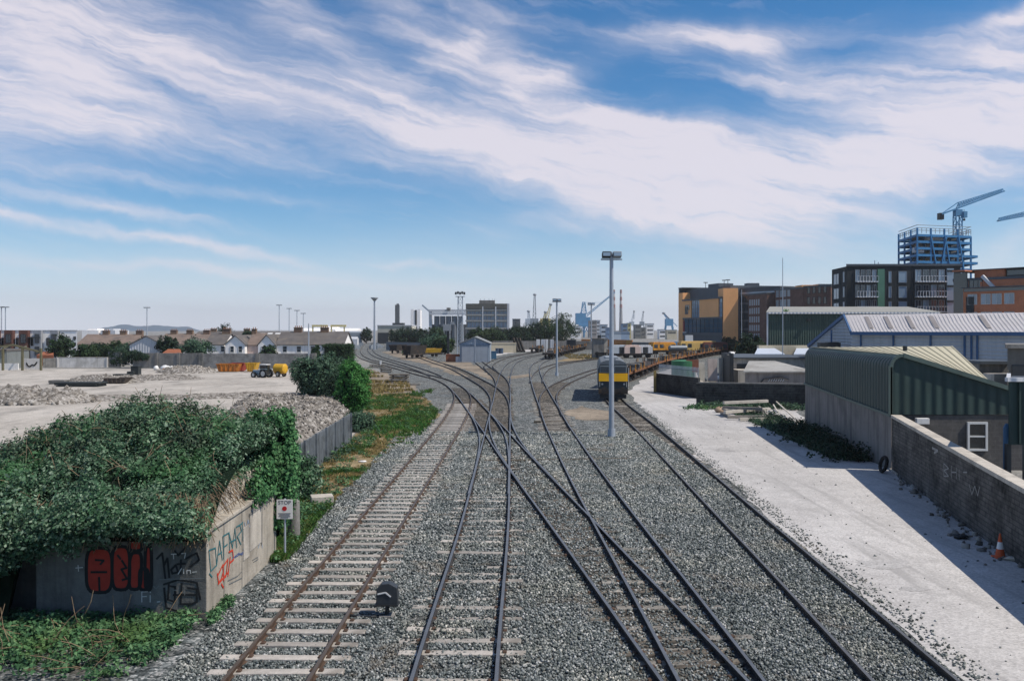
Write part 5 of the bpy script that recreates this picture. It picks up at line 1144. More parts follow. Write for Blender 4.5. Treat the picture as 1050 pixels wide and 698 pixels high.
q = gnd(170, 379.5); b = MB(); b.ball((q.x, q.y, .35), (.9, .5, .45), 10, 6, jit=.2); b.ball((q.x + .9, q.y, .3), (.6, .5, .4), 10, 6, jit=.2); b.ball((q.x - 1.6, q.y + .1, .3), (.45, .4, .42), 10, 6, jit=.2); tag(b.build('rubble_sacks', M_white), 'clump of white rubble sacks at the foot of the dark panelled wall', 'sacks')
q = gnd(190, 378.5); b = MB()
for i in range(4): b.box((q.x, q.y + i * .25, .25 + .1 * i), (5.4 - i * .6, .3, .14), rnd.uniform(-.03, .03))
tag(b.build('pipe_stack', M_galv), 'grey stack of long bars beside the white sacks', 'stack')
q = gnd(171.5, 381); b = MB(); b.ball((q.x, q.y, .1), (1.1, .6, .4), 12, 6, jit=.3); tag(b.build('sand_heap', M_orange), 'small orange heap in front of the white sacks', 'heap')
for px, py, w, lb in ((147.5, 364, 1.0, 'orange tarpaulin'), ):
    pass
for px, Yt, w, h, z0, lb in ((175.5, 158, 1.9, .9, 2.2, 'orange-red lean-to roof above the dark panelled wall'), (46, 160, 1.5, .6, 2.0, 'small terracotta porch roof beside the round tree')):
    b = MB(); x = xw(px, Yt); b.add([(x - w, Yt, z0), (x + w, Yt, z0), (x + w * .6, Yt + 1.4, z0 + h), (x - w * .6, Yt + 1.4, z0 + h), (x - w, Yt, 0), (x + w, Yt, 0), (x + w * .6, Yt + 1.4, 0), (x - w * .6, Yt + 1.4, 0)], [(0, 1, 2, 3), (4, 5, 1, 0), (5, 6, 2, 1), (7, 4, 0, 3), (6, 7, 3, 2)])
    tag(b.build('lean_to', mat('terracotta', (.30, .11, .06), .9, .25, 2)), lb, 'lean-to')

# hills far away on the left
b = MB(); n = 60; vs = []
for i in range(n + 1):
    px = 95 + 110 * i / n; h = 2.5 + 3.6 * math.exp(-((px - 127) / 13) ** 2) + 2.8 * math.exp(-((px - 160) / 17) ** 2) + 1.3 * math.exp(-((px - 190) / 12) ** 2) + mnoise.noise(Vector((px * .2, 0, 0))) * .5
    h *= min(1, i / 6, (n - i) / 6)
    for k, (dy, f) in enumerate(((0, 0), (150, .55), (500, 1), (1400, .2))): vs.append((xw(px, 4200 + dy), 4200 + dy, f * (h / F * 4600 + 6.6) - 3))
b.add(vs, [(i * 4 + k, (i + 1) * 4 + k, (i + 1) * 4 + k + 1, i * 4 + k + 1) for i in range(n) for k in range(3)], 0, True)
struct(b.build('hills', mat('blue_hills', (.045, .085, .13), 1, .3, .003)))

# ================================================================== lamp posts
def lamp(label, px, pyb, pyt, Y, r=.11, head='double', group=None, loc=None, scale=1.0, cat='lamp post'):
    z = zw(pyt, Y); x = xw(px, Y)
    t = thing('lamp_post', label, cat, (x, Y, 0), group=group)
    b = MB(); b.cone((0, 0, 0), (0, 0, z - .15), r * 1.25, r * .85, 10); b.build('pole', M_galv, t)
    s = scale
    if head == 'double':
        b = MB(); b.cone((0, 0, 0), (0, 0, .5), r * 2.0, r * 1.6, 10); b.build('base', M_galv, t)
        b = MB(); b.box((0, 0, z - .42 * s), (1.3 * s, .12, .09)); b.box((0, 0, z - .2 * s), (.1, .1, .5 * s)); b.build('crossbar', M_galv, t)
        for sx in (-1, 1):
            b = MB(); b.box((sx * .33 * s, -.12, z - .15 * s), (.52 * s, .5 * s, .30 * s), 0, 0, R(-14)); o = b.build('floodlight', M_frame_d if sx < 0 else M_frame_g, t, bevel=.03)
            b = MB(); b.box((sx * .33 * s, -.385 * s, z - .13 * s), (.44 * s, .02, .22 * s), 0, 0, R(-14)); b.build('lens', G_sky, o)
    elif head == 'ring':
        b = MB(); b.cone((0, 0, z - .9 * s), (0, 0, z - .3 * s), r, .8 * s, 10); b.cone((0, 0, z - .3 * s), (0, 0, z), .95 * s, .95 * s, 12); b.build('lamp_head', M_frame_g, t)
    elif head == 'flat':
        b = MB(); b.box((0, 0, z - .1), (1.6 * s, .4 * s, .22 * s)); b.build('lamp_head', M_frame_g, t)
    else:
        b = MB(); b.cone((0, 0, z - .15), (0, 0, z + .1), r * .9, r * .3, 8); b.build('cap', M_frame_g, t)
    return t
lamp('tall grey double floodlight post in front of the yellow locomotive, nearest lamp', 627, 448, 259, 54, .135, scale=1.0)
lamp('grey double floodlight post beside the bend of the track, middle of the yard', 571, 385.5, 306.5, 126, .13, scale=1.05)
lamp('slender floodlight mast beside the blue dock crane', 606.3, 350, 310.5, 300, .22, scale=2.0)
lamp('tall mast with a round lamp head left of the dark factory chimney', 384, 352, 305, 290, .3, 'ring', scale=1.3)
for px, pyt, Y, lb in ((1.5, 314.5, 240, 'left one of the two close thin masts at the far left edge'), (5.6, 314.5, 240, 'right one of the two close thin masts at the far left edge'), (150.7, 315, 260, 'lone thin mast above the grey metal shed'), (286.3, 312.5, 300, 'tallest thin mast above the long far roof line'), (296.5, 316, 320, 'thin mast second from the left above the far roof line'), (304.5, 318, 320, 'thin mast third from the left above the far roof line'), (311, 321, 330, 'shortest thin mast, fourth above the far roof line')):
    lamp(lb, px, 345, pyt, Y, .14, 'flat', scale=1.2)
lamp('slim grey pole standing among the white cottages by the hedge block', 316.5, 372, 332, 150, .12, 'none', cat='pole')
# floodlight gantry mast by the grey shed
def lattice(b, p, w, z0, z1, step, r, taper=1.0):
    n = max(1, int((z1 - z0) / step)); c = lambda k, i: (p[0] + (w * (1 + (taper - 1) * k / n)) / 2 * (-1, 1, 1, -1)[i], p[1] + (w * (1 + (taper - 1) * k / n)) / 2 * (-1, -1, 1, 1)[i], z0 + (z1 - z0) * k / n)
    for i in range(4): b.bar(c(0, i), c(n, i), r)
    for k in range(n):
        for i in range(4):
            b.bar(c(k, i), c(k + 1, (i + 1) % 4), r * .6)
            b.bar(c(k + 1, i), c(k + 1, (i + 1) % 4), r * .6)
Ym = 215; mt = thing('floodlight_mast', 'lattice floodlight mast with a wide lamp platform left of the grey office block', 'floodlight mast', (xw(472, Ym), Ym, 0))
b = MB(); lattice(b, (0, 0), 1.5, 0, zw(304, Ym), 1.4, .12, .7); b.build('mast', M_galv, mt)
zt = zw(304, Ym); b = MB(); b.box((0, 0, zt), (2.3, 1.6, .12)); b.box((0, 0, zt + .9), (2.5, 1.7, .06)); b.build('platform', M_galv, mt)
for i in range(5):
    b = MB(); b.box((-1.05 + i * .52, -.9, zt + .75 + .15 * (i % 2)), (.44, .35, .6), 0, 0, R(-20)); b.build('floodlight', M_frame_d, mt, bevel=.03)

# ================================================================== middle distance: shed, plant, wagons, works
M_shedb = corrugated('pale_blue_cladding', (.27, .32, .38), .35, 'X', streak=.2); M_shedr = mat('shed_roof', (.24, .25, .255), .75, .2, 1, streak=.3)
Ys = 178; x0, x1 = xw(471.5, Ys), xw(502, Ys); ze, zr = zw(352.5, Ys), zw(346, Ys)
gsd = house('shed', 'grey-blue metal shed with a low gable and two big doors by the siding', x0, x1, Ys, 14, ze, zr, M_shedb, M_shedr, 'Y', cat='shed', over=.2)
for a_, c_ in ((473.5, 486), (488, 500)):
    b = MB(); b.bbox(xw(a_, Ys), xw(c_, Ys), Ys - .1, Ys - .02, 0, zw(355.5, Ys)); b.build('door', mat('door_grey', (.33, .36, .40), .6, .12, 1, streak=.2), gsd)
b = MB(); b.bbox(x0 - .2, x1 + .2, Ys - .14, Ys - .03, ze - .25, ze); b.build('lintel', mat('door_blue', (.09, .14, .22), .6, .1, 1), gsd)
lamp('thin dark pole in front of the grey-blue shed doors', 487, 369, 347, 172, .09, 'none', cat='pole')
q = gnd(504, 368); b = MB(); b.bbox(q.x - 1.1, q.x + 1.1, q.y - .6, q.y + .6, 0, 1.7); b.bbox(q.x - 1.15, q.x + 1.15, q.y - .65, q.y + .65, 1.7, 1.78); tag(b.build('container_bin', mat('bin_blue', (.06, .15, .24), .6, .2, 2), None, (q.x, q.y, 0), bevel=.04), 'blue bin against the right wall of the grey-blue shed', 'bin')
q = gnd(467, 371); b = MB(); b.bbox(q.x - 1.9, q.x + 1.6, q.y - .8, q.y + .8, 0, 1.5); b.bbox(q.x - 1.95, q.x + 1.65, q.y - .85, q.y + .85, 1.5, 1.58); tag(b.build('crate', mat('rust_crate', (.26, .10, .055), .85, .35, 2), None, (q.x, q.y, 0)), 'rust red crate left of the grey-blue shed', 'crate')
q = gnd(470.5, 371.2); b = MB(); b.box((q.x, q.y, .62), (1.25, .5, 1.0)); b.box((q.x, q.y, .06), (1.3, .6, .12)); tag(b.build('cabinet', M_greysh, None, (q.x, q.y, 0), bevel=.03), 'pale grey relay cabinet on the soil in front of the rust red crate', 'cabinet')
# signal gantry post with ladder (dark mast at 459)
q = gnd(459.5, 370); sgn = thing('signal_mast', 'dark signal mast with head boxes left of the grey-blue shed', 'signal mast', (q.x, q.y, 0))
zt = zw(333, q.y); b = MB(); b.box((0, 0, zt / 2), (.45, .45, zt)); b.build('mast', M_frame_d, sgn)
b = MB(); b.box((-.2, -.3, zt - .6), (1.7, .5, 1.4)); b.box((.9, -.3, zt + .3), (.8, .4, .6)); b.build('signal_head', M_frame_g, sgn, bevel=.05)
b = MB(); b.box((-.3, -.1, zt - 2.0), (2.4, 1.0, .1)); b.build('platform', M_frame_d, sgn)

# flat sleepers stacked on the soil
def sleeper_stack(label, px, py, nx, nz, rz=0, L=2.6, gap=.04):
    q = gnd(px, py); t = thing('sleeper_stack', label, 'sleeper stack', (q.x, q.y, 0), rz)
    for k in range(nz):
        z = .13 + k * .30
        if k: 
            for xx in (-.8, .8): b = MB(); b.box((xx, 0, z - .16), (.12, nx * .28, .10)); b.build('spacer', M_slp_t, t)
        for i in range(nx):
            b = MB(); b.box((rnd.uniform(-.06, .06), (i - (nx - 1) / 2) * .28, z), (L * rnd.uniform(.97, 1.03), .25, .17)); b.build('sleeper', M_slp_m if rnd.random() < .6 else M_slp_t, t)
    return t
sleeper_stack('tidy stack of weathered sleepers in three layers beside the left track bend', 409.5, 392.5, 5, 4, 0, 2.3)
sleeper_stack('low pair of sleepers further up the bank behind the tall sleeper stack', 396, 382, 3, 3, 0, 1.5)
sleeper_stack('flat spread of dark sleepers furthest up the bank beside the left track', 386.5, 377, 5, 2, R(5), 2.6)
sleeper_stack('single low sleeper pile lying right of the tall sleeper stack', 425.5, 395, 2, 1, R(-4), 1.2)
b = MB(); q = gnd(390.3, 374); b.cone(q, q + Vector((0, 0, .7)), .16, .12, 10); b.box(q + Vector((0, 0, .5)), (.3, .25, .5)); tag(b.build('marker_post', M_white), 'short white marker post beside the far curve of the left track', 'marker post')

M_rustw = mat('wagon_rust', (.20, .085, .035), .8, .5, 1.3, (.06, .035, .025), per_obj=.25); M_wagd = mat('wagon_dark', (.035, .032, .03), .85, .4, 2, (.08, .055, .04)); M_wagy = mat('wagon_orange', (.55, .25, .03), .6, .3, 1.5, (.30, .13, .03), per_obj=.15)
def bogie(b, x, wheel_r=.42):
    for s in (-1, 1):
        b.box((x, s * .95, .55), (2.3, .12, .26)); b.box((x, s * .98, .42), (.6, .2, .3))
        for dx in (-.85, .85): b.cone((x + dx, s * .72, wheel_r), (x + dx, s * .86, wheel_r), wheel_r, wheel_r, 14); b.box((x + dx, s * 1.0, wheel_r), (.3, .16, .3))
    for dx in (-.85, .85): b.cone((x + dx, -.72, wheel_r), (x + dx, .72, wheel_r), .08, .08, 6)
def flat_wagon(label, loc, rz, L=12.6, body=None, extras=True, group=None, name='flat_wagon', seed=0):
    rg = random.Random(seed); t = thing(name, label, 'wagon', (loc[0], loc[1], .17), rz, group)
    for s in (-1, 1): b = MB(); bogie(b, s * (L / 2 - 2.2)); b.build('bogie', M_wagd, t)
    b = MB()
    for s in (-1, 1): b.box((0, s * 1.22, 1.10), (L, .12, .30)); b.box((0, s * .45, 1.0), (L - .4, .14, .34))
    for i in range(9): b.box((-L / 2 + L * (i + .5) / 9, 0, 1.13), (.14, 2.4, .2))
    for s in (-1, 1): b.box((s * L / 2, 0, 1.08), (.14, 2.6, .4)); b.box((s * (L / 2 + .22), .75, 1.05), (.32, .34, .34)); b.box((s * (L / 2 + .22), -.75, 1.05), (.32, .34, .34))
    b.build('underframe', body or M_rustw, t)
    if extras:
        b = MB(); b.box((0, 0, 1.24), (L * .96, 2.1, .05)); b.build('deck', M_wagd, t)
        for i in range(7):
            x = -L / 2 + L * (i + .5) / 7
            for s in (-1, 1):
                if rg.random() < .62: b = MB(); b.box((x, s * 1.25, 1.55), (.16, .12, .9)); b.box((x, s * 1.22, 1.3), (.5, .16, .16)); b.build('stanchion', M_wagy if rg.random() < .4 else (M_rustw if rg.random() < .6 else M_wagd), t)
        b = MB(); b.box((rg.uniform(-1, 1), .2, .72), (1.4, .6, .5)); b.cone((-1.5, -.4, .75), (.4, -.4, .75), .22, .22, 10); b.build('brake_gear', M_wagd, t)
        for _q in range(rg.choice((1, 2, 2, 3))):
            x = rg.uniform(-5, 5); b = MB(); b.box((x, rg.uniform(-.3, .3), 1.5), (rg.uniform(1.4, 3.5), 1.4, .45)); b.box((x + rg.uniform(-2, 2), .2, 1.45), (1, 1, .35)); b.build('load', [mat('load_grey', (.13, .125, .115), .9, .4, 2), M_wagd, mat('load_pale', (.20, .155, .11), .9, .3, 2)][rg.randrange(3)], t)
    return t
# rake of rusty flats behind the locomotive, following the track
C = TRACK_LINES['loco']; dC = np.concatenate([[0], np.cumsum(np.linalg.norm(np.diff(C, axis=0), axis=1))])
def on(key, s):
    C = TRACK_LINES[key]; d = np.concatenate([[0], np.cumsum(np.linalg.norm(np.diff(C, axis=0), axis=1))]); x, y = np.interp(s, d, C[:, 0]), np.interp(s, d, C[:, 1]); x2, y2 = np.interp(s + 1, d, C[:, 0]), np.interp(s + 1, d, C[:, 1])
    return (x, y), math.atan2(y2 - y, x2 - x)
def s_at(key, Y):
    C = TRACK_LINES[key]; d = np.concatenate([[0], np.cumsum(np.linalg.norm(np.diff(C, axis=0), axis=1))]); return float(d[int(np.argmin(np.abs(C[:, 1] - Y)))])
s0 = s_at('loco', 80.0)
ORD = ['first', 'second', 'third', 'fourth', 'fifth', 'sixth', 'seventh', 'eighth', 'ninth', 'tenth', 'eleventh', 'twelfth']
for i in range(12):
    q, a = on('loco', s0 + 17.0 + 7.6 + i * 14.0)
    flat_wagon('rusty flat wagon with orange stanchions, %s behind the yellow locomotive' % ORD[i], q, a, 12.8, None, True, 'rusty wagons behind the locomotive', seed=i + 3)
# the locomotive
lc = on('loco', s0 + 8.2); lo = thing('locomotive', 'dark blue diesel locomotive with a broad yellow nose panel and grey roof', 'locomotive', (lc[0][0], lc[0][1], .17), lc[1] + math.pi)
M_lblue = mat('loco_blue', (.018, .028, .036), .45, .2, 1.5, streak=.4); M_lroof = mat('loco_roof', (.15, .165, .175), .6, .25, 1.2, streak=.3); M_lyel = mat('loco_yellow', (.90, .45, .01), .5, .12, 2)
L = 16.4; h0, h1 = 1.0, 3.0
sec = [(-1.34, 1.0), (1.34, 1.0), (1.36, 2.8), (1.22, 3.2), (-1.22, 3.2), (-1.36, 2.8)]
b = MB(); n = 6
b.add([(x, u, z) for x in (-L / 2 + .2, L / 2 - .25) for u, z in sec], [(i, (i + 1) % n, n + (i + 1) % n, n + i) for i in range(n)] + [tuple(range(n - 1, -1, -1)), tuple(range(n, 2 * n))]); b.build('body', M_lblue, lo)
b = MB(); rs = [(-1.24, 3.21), (1.24, 3.21), (1.12, 3.42), (.6, 3.62), (-.6, 3.62), (-1.12, 3.42)]
b.add([(x, u, z) for x in (-L / 2 + .5, L / 2 - .7) for u, z in rs], [(i, (i + 1) % n, n + (i + 1) % n, n + i) for i in range(n)] + [tuple(range(n - 1, -1, -1)), tuple(range(n, 2 * n))])
b.build('roof', M_lroof, lo)
fx = L / 2 - .25
b = MB(); b.bbox(fx, fx + .05, -1.31, 1.31, 1.70, 2.44); b.build('nose_panel', M_lyel, lo, bevel=.02)
b = MB(); b.bbox(fx, fx + .03, -1.34, 1.34, 1.56, 1.68); b.build('nose_band', M_lblue, lo)
for s in (-1, 1):
    b = MB(); b.bbox(fx - .01, fx + .05, s * .66 - .58, s * .66 + .58, 2.48, 3.12); o = b.build('windscreen_frame', mat('loco_grey', (.16, .19, .21), .5, .15, 2), lo, bevel=.03)
    b = MB(); b.bbox(fx + .052, fx + .062, s * .66 - .5, s * .66 + .5, 2.54, 3.05); b.build('pane', G_pane, o)
    b = MB(); b.cone((fx + .03, s * 1.0, 1.45), (fx + .10, s * 1.0, 1.45), .09, .09, 14); b.build('headlight', M_frame_g, lo)
    b = MB(); b.cone((fx, s * .8, .95), (fx + .45, s * .8, .95), .14, .14, 10); b.cone((fx + .45, s * .8, .95), (fx + .5, s * .8, .95), .26, .26, 14); b.build('buffer', M_wagd, lo)
    b = MB(); bogie(b, s * (L / 2 - 3.2), .5); b.build('bogie', M_wagd, lo)
b = MB(); b.bbox(fx - .1, fx + .1, -1.34, 1.34, .55, 1.0); b.build('buffer_beam', M_wagd, lo)
b = MB(); b.bbox(fx - .2, fx + .06, -1.2, 1.2, .14, .5); b.build('plough', M_black, lo)
b = MB(); b.bbox(-2.4, 2.4, -1.2, 1.2, .35, .98); b.build('fuel_tank', M_wagd, lo)
b = MB(); b.bbox(fx - 1.0, fx - .6, -.25, .25, 3.6, 3.8); b.bbox(-3, 2, -.6, .6, 3.6, 3.72); b.build('roof_vents', M_frame_g, lo)
b = MB()
for s in (-1, 1): b.bar((fx + .09, s * 1.22, 1.2), (fx + .09, s * 1.22, 1.66), .03); b.bar((fx - .9, s * 1.44, 1.2), (fx - .9, s * 1.44, 2.9), .04)
b.build('handrails', M_white, lo)
b = MB(); b.bar((fx + .08, .1, 2.5), (fx + .08, .5, 2.95), .02); b.bar((fx + .085, -.1, 2.5), (fx + .085, -.5, 2.95), .02); b.build('wipers', M_black, lo)

# flat wagons in the middle: two rakes on the right sweeping tracks
s1 = s_at('right', 200)
for i in range(7):
    q, a = on('right', s1 + i * 14.2); flat_wagon('dark flat wagon behind the middle lamp post, %s in its rake' % ORD[i], q, a, 12.6, M_wagd, True, 'dark flats behind the middle lamp', seed=40 + i)
s1 = s_at('depot', 255)
for i in range(5):
    q, a = on('depot', s1 + i * 14.2); flat_wagon('dark flat wagon in the further rake left of the middle lamp, %s from near' % ORD[i], q, a, 12.6, M_wagd, True, 'dark flats left of the middle lamp', seed=60 + i)
s1 = s_at('lamp', 205)
for i in range(5):
    q, a = on('lamp', s1 + i * 14.0)
    flat_wagon('dark flat wagon beyond the grass strip behind the locomotive, %s from left' % ORD[i], q, a, 12.6, M_wagd, True, 'dark flats beyond the grass strip', seed=80 + i)
# tippler wagons at the end of the far siding
def hopper(label, px, py, L, h, m, rz, side=None):
    q = gnd(px, py); t = thing('tippler_wagon', label, 'wagon', (q.x, q.y, .15), rz)
    b = MB(); 
    for dx in (-L * .3, L * .3):
        for s in (-1, 1): b.cone((dx, s * .7, .42), (dx, s * .85, .42), .42, .42, 12)
    b.build('wheels', M_wagd, t)
    b = MB(); b.box((0, 0, .85), (L, 2.2, .3)); 
    for s in (-1, 1): b.box((s * (L / 2 + .15), .6, .9), (.3, .3, .3)); b.box((s * (L / 2 + .15), -.6, .9), (.3, .3, .3))
    b.build('underframe', M_wagd, t)
    b = MB(); o_ = [(-L / 2 + .3, -.9), (L / 2 - .3, -.9), (L / 2 - .3, .9), (-L / 2 + .3, .9)]; i_ = [(-L / 2, -1.3), (L / 2, -1.3), (L / 2, 1.3), (-L / 2, 1.3)]
    b.add([(x, y, 1.0) for x, y in o_] + [(x, y, 1.0 + h) for x, y in i_] + [(x * .95, y * .92, 1.0 + h) for x, y in i_] + [(x * .9, y * .85, 1.15) for x, y in o_],
          [(3, 2, 1, 0)] + [(i, (i + 1) % 4, 4 + (i + 1) % 4, 4 + i) for i in range(4)] + [(4 + i, 4 + (i + 1) % 4, 8 + (i + 1) % 4, 8 + i) for i in range(4)] + [(8 + i, 8 + (i + 1) % 4, 12 + (i + 1) % 4, 12 + i) for i in range(4)] + [(12, 13, 14, 15)])
    b.build('body', side or m, t)
    b = MB(); b.box((0, 0, 1.0 + h * .75), (L * .86, 2.0, .4)); b.build('load', m, t); return t
hopper('black sided tippler wagon with an orange load, in front of the yellow tippler', 425, 367.6, 6.6, 1.9, M_wagy, R(62), M_wagd)
hopper('low yellow tippler wagon on the far siding, right of the black sided one', 438, 366.5, 7.0, 1.0, mat('tippler_yellow', (.62, .38, .03), .6, .2, 2), R(40), mat('tippler_yellow2', (.50, .30, .03), .6, .3, 2))
hopper('rusty tippler wagon furthest left on the soil strip', 408, 362.5, 6.0, 1.3, M_orange, R(70), M_wagd)
b = MB(); q = gnd(418, 362); b.box((q.x, q.y, .8), (3, 2, 1.6)); b.box((q.x, q.y, 1.64), (3.1, 2.1, .08)); tag(b.build('container_bin', mat('bin_green', (.05, .20, .07), .6, .2, 2), None, (q.x, q.y, 0), bevel=.05), 'green bin between the rusty tippler and the black sided tippler', 'bin')
hopper('small dark open wagon in front of the grey-blue shed', 485.5, 369.5, 4.6, .7, M_wagd, R(100))
# things on the pale apron right of the shed
q = gnd(515, 361.5); b = MB(); b.bbox(q.x - 4, q.x + 4, q.y, q.y + 3.2, 0, 2.6); b.bbox(q.x - 4.1, q.x + 4.1, q.y - .1, q.y + 3.3, 2.6, 2.75); kc = tag(b.build('site_cabin', M_cream, None, (q.x, q.y, 0)), 'long cream site cabin right of the grey-blue shed', 'cabin')
for i, (px, py) in enumerate(((510, 362.5), (514, 362.5))):
    q = gnd(px, py); b = MB(); b.cone((q.x, q.y, 0), (q.x, q.y, 1.4), .55, .55, 12); b.cone((q.x, q.y, 1.4), (q.x, q.y, 1.5), .6, .6, 12); tag(b.build('oil_drum', mat('drum_blue', (.04, .07, .12), .6, .2, 2)), '%s dark blue drum in front of the cream site cabin' % ('left' if i == 0 else 'right'), 'drum')
q = gnd(531, 361); b = MB()
for i in range(3): b.bar((q.x + i * .9, q.y, .1), (q.x + i * .9 - 1.4, q.y + 1, 4.2), .5, .6)
b.box((q.x, q.y + .6, .3), (4.4, 2.2, .5)); tag(b.build('buffer_stop', M_wagd), 'dark raking steel beams stacked at the end of the pale apron', 'buffer stop')
# works behind the tracks
wall_run('boundary_wall', 'long dark blockwork wall in front of the far green trees', [(xw(505, 290), 290), (xw(612, 290), 290)], zw(349.5, 290), .4, M_concd)
wall_run('boundary_wall', 'low grey-blue hoarding behind the yellow tippler wagons', [(xw(396, 285), 285), (xw(456, 262), 262)], zw(351, 275), .3, mat('hoarding', (.16, .18, .20), .8, .2, 1))
Yw = 420; Xw = lambda px: xw(px, Yw)
wh = thing('warehouse', 'long cream flat roofed warehouse left of the silo frame', 'warehouse', (Xw(405), Yw, 0), world_coords=True)
b = MB(); b.bbox(Xw(387), Xw(422), Yw, Yw + 20, 0, zw(334, Yw)); b.build('wall', mat('cream_cladding', (.46, .44, .37), .8, .1, .2, streak=.2), wh)
b = MB(); b.bbox(Xw(386.5), Xw(422.4), Yw - .3, Yw + 20.3, zw(334, Yw), zw(333.2, Yw)); b.build('parapet', M_greysh, wh)
b = MB(); b.bbox(Xw(388), Xw(398.5), Yw - 1.6, Yw - .02, 0, zw(341, Yw)); b.build('loading_bay', M_frame_d, wh)
b = MB(); b.bbox(Xw(422.6), Xw(441), Yw + 4, Yw + 22, 0, zw(338, Yw)); b.build('annex', M_greysh, wh)
b = MB(); b.bbox(Xw(431), Xw(438), Yw + 3.7, Yw + 3.98, zw(343, Yw), zw(339.5, Yw)); b.build('annex_window', G_dark, wh)
tl = thing('boiler_tower', 'dark square chimney tower rising behind the cream warehouse', 'tower', (xw(406.5, 700), 700, 0), world_coords=True)
b = MB(); b.bbox(xw(405, 700), xw(409.2, 700), 700, 704, 0, zw(312.5, 700)); b.bbox(xw(406.4, 700), xw(408.6, 700), 701, 703.5, 0, zw(311.2, 700)); b.build('shaft', mat('tower_grey', (.09, .10, .105), .8, .2, .2), tl)
b = MB(); b.bbox(xw(402.5, 700), xw(414, 700), 699, 708, 0, zw(331, 700)); b.build('base', M_frame_d, tl)
wt = thing('silo_tower', 'pale tower block with a dark centre strip, between the chimney tower and the silos', 'tower', (xw(426, 640), 640, 0), world_coords=True)
b = MB(); b.bbox(xw(421, 640), xw(431, 640), 640, 650, 0, zw(318, 640)); b.build('wall', M_render, wt)
b = MB(); b.bbox(xw(425.4, 640), xw(427.4, 640), 639.8, 639.98, 0, zw(317.8, 640)); b.build('stair_strip', M_frame_d, wt)
b = MB(); b.bbox(xw(421.5, 640), xw(424, 640), 641, 645, zw(318, 640), zw(317, 640)); b.bbox(xw(428, 640), xw(430.6, 640), 641, 645, zw(318, 640), zw(316.9, 640)); b.build('roof_plant', M_greysh, wt)
# silo rack: slender cylinders under a conveyor bridge
Yo = 400; so = thing('silo_battery', 'row of dark silos under a pale conveyor bridge, left of the office block', 'silo', (xw(460, Yo), Yo, 0), world_coords=True)
for px in (448, 454, 460, 466, 472):
    b = MB(); b.cone((xw(px, Yo), Yo, 0), (xw(px, Yo), Yo, zw(324, Yo)), 1.25, 1.25, 12); b.build('silo', mat('silo_grey', (.17, .185, .20), .6, .2, .5, streak=.4), so)
for a_, c_, z_ in ((440, 479, 318.5), (440, 479, 321.8)):
    b = MB(); b.bar((xw(a_, Yo), Yo - 1.6, zw(z_, Yo)), (xw(c_, Yo), Yo - 1.6, zw(z_, Yo)), .8, 1.0); b.build('bridge', M_greysh, so)
b = MB()
for px in range(441, 480, 3): b.bar((xw(px, Yo), Yo - 1.6, zw(318.5, Yo)), (xw(px + 1.5, Yo), Yo - 1.6, zw(321.8, Yo)), .3); b.bar((xw(px + 1.5, Yo), Yo - 1.6, zw(321.8, Yo)), (xw(px + 3, Yo), Yo - 1.6, zw(318.5, Yo)), .3)
b.build('truss', M_greysh, so)
b = MB(); b.bbox(xw(440, Yo), xw(443, Yo), Yo - 1, Yo + 4, 0, zw(318, Yo)); b.build('lift_shaft', M_greysh, so)
b = MB(); b.bbox(xw(440, Yo), xw(478, Yo), Yo - .4, Yo + 10, 0, zw(332.5, Yo)); b.build('plinth', mat('plinth_dark', (.09, .095, .10), .85, .25, .5), so)
b = MB(); b.bbox(xw(458.5, Yo), xw(462, Yo), Yo - 3.5, Yo + 2, zw(318, Yo), zw(315.6, Yo)); b.build('winch_house', M_concd, so)
b = MB(); b.bar((xw(440, Yo), Yo, zw(319, Yo)), (xw(433, Yo), Yo, zw(312.8, Yo)), .7); b.build('jib', M_galv, so)
# grey office block
Yb = 340; X_ = lambda px: xw(px, Yb); ob = thing('office_block', 'square grey five storey office block with ribbon windows and roof plant', 'office block', (X_(500), Yb, 0), world_coords=True)
M_obc = mat('office_concrete', (.20, .20, .185), .85, .15, .3, streak=.3); zt = zw(311.5, Yb)
b = MB(); b.bbox(X_(478), X_(521), Yb + .8, Yb + 16, 0, zt); b.build('wall', M_obc, ob)
zs = [zw(v, Yb) for v in (352, 344, 336, 328.3, 322.3, 317.2)]
for i in range(5):
    b = MB(); b.bbox(X_(478) - .3, X_(521) + .3, Yb - .2, Yb + 16.2, zs[i + 1] - .5, zs[i + 1] + .1); b.build('floor_slab', mat('office_slab', (.33, .33, .31), .85, .15, .5, streak=.3), ob)
    o = MB(); a_ = Vector((X_(479.2), Yb + .78))
    for k in range(10):
        window(ob, a_, Vector((1, 0)), Vector((0, -1)), .75 + k * 1.585, zs[i] + .15, 1.5, zs[i + 1] - .55 - zs[i] - .2, M_frame_g, G_blue if i > 1 else G_pane, (2, 1), .06)
b = MB(); b.bbox(X_(477.6), X_(521.4), Yb - .3, Yb + 16.3, zw(317, Yb) + .2, zt + .1); b.build('parapet', mat('office_top', (.12, .118, .105), .9, .2, .3, streak=.4), ob)
b = MB(); b.bbox(X_(491), X_(507), Yb + 3, Yb + 11, zt, zw(307.6, Yb)); b.build('roof_plant', M_concd, ob)
b = MB()
for px in (492, 496, 501, 504.5, 507): b.bar((X_(px), Yb + 6, zw(308, Yb)), (X_(px), Yb + 6, zw(305.5, Yb)), .12)
b.build('aerials', M_galv, ob)
for px in (495.2, 508.4):
    b = MB(); b.bbox(X_(px) - .22, X_(px) + .22, Yb - .35, Yb - .21, 0, zt - 1); b.build('fin', M_greysh, ob)
b = MB(); b.bbox(X_(520), X_(521) + .5, Yb - .32, Yb + .3, 0, zt + .1); b.build('fin', M_greysh, ob)
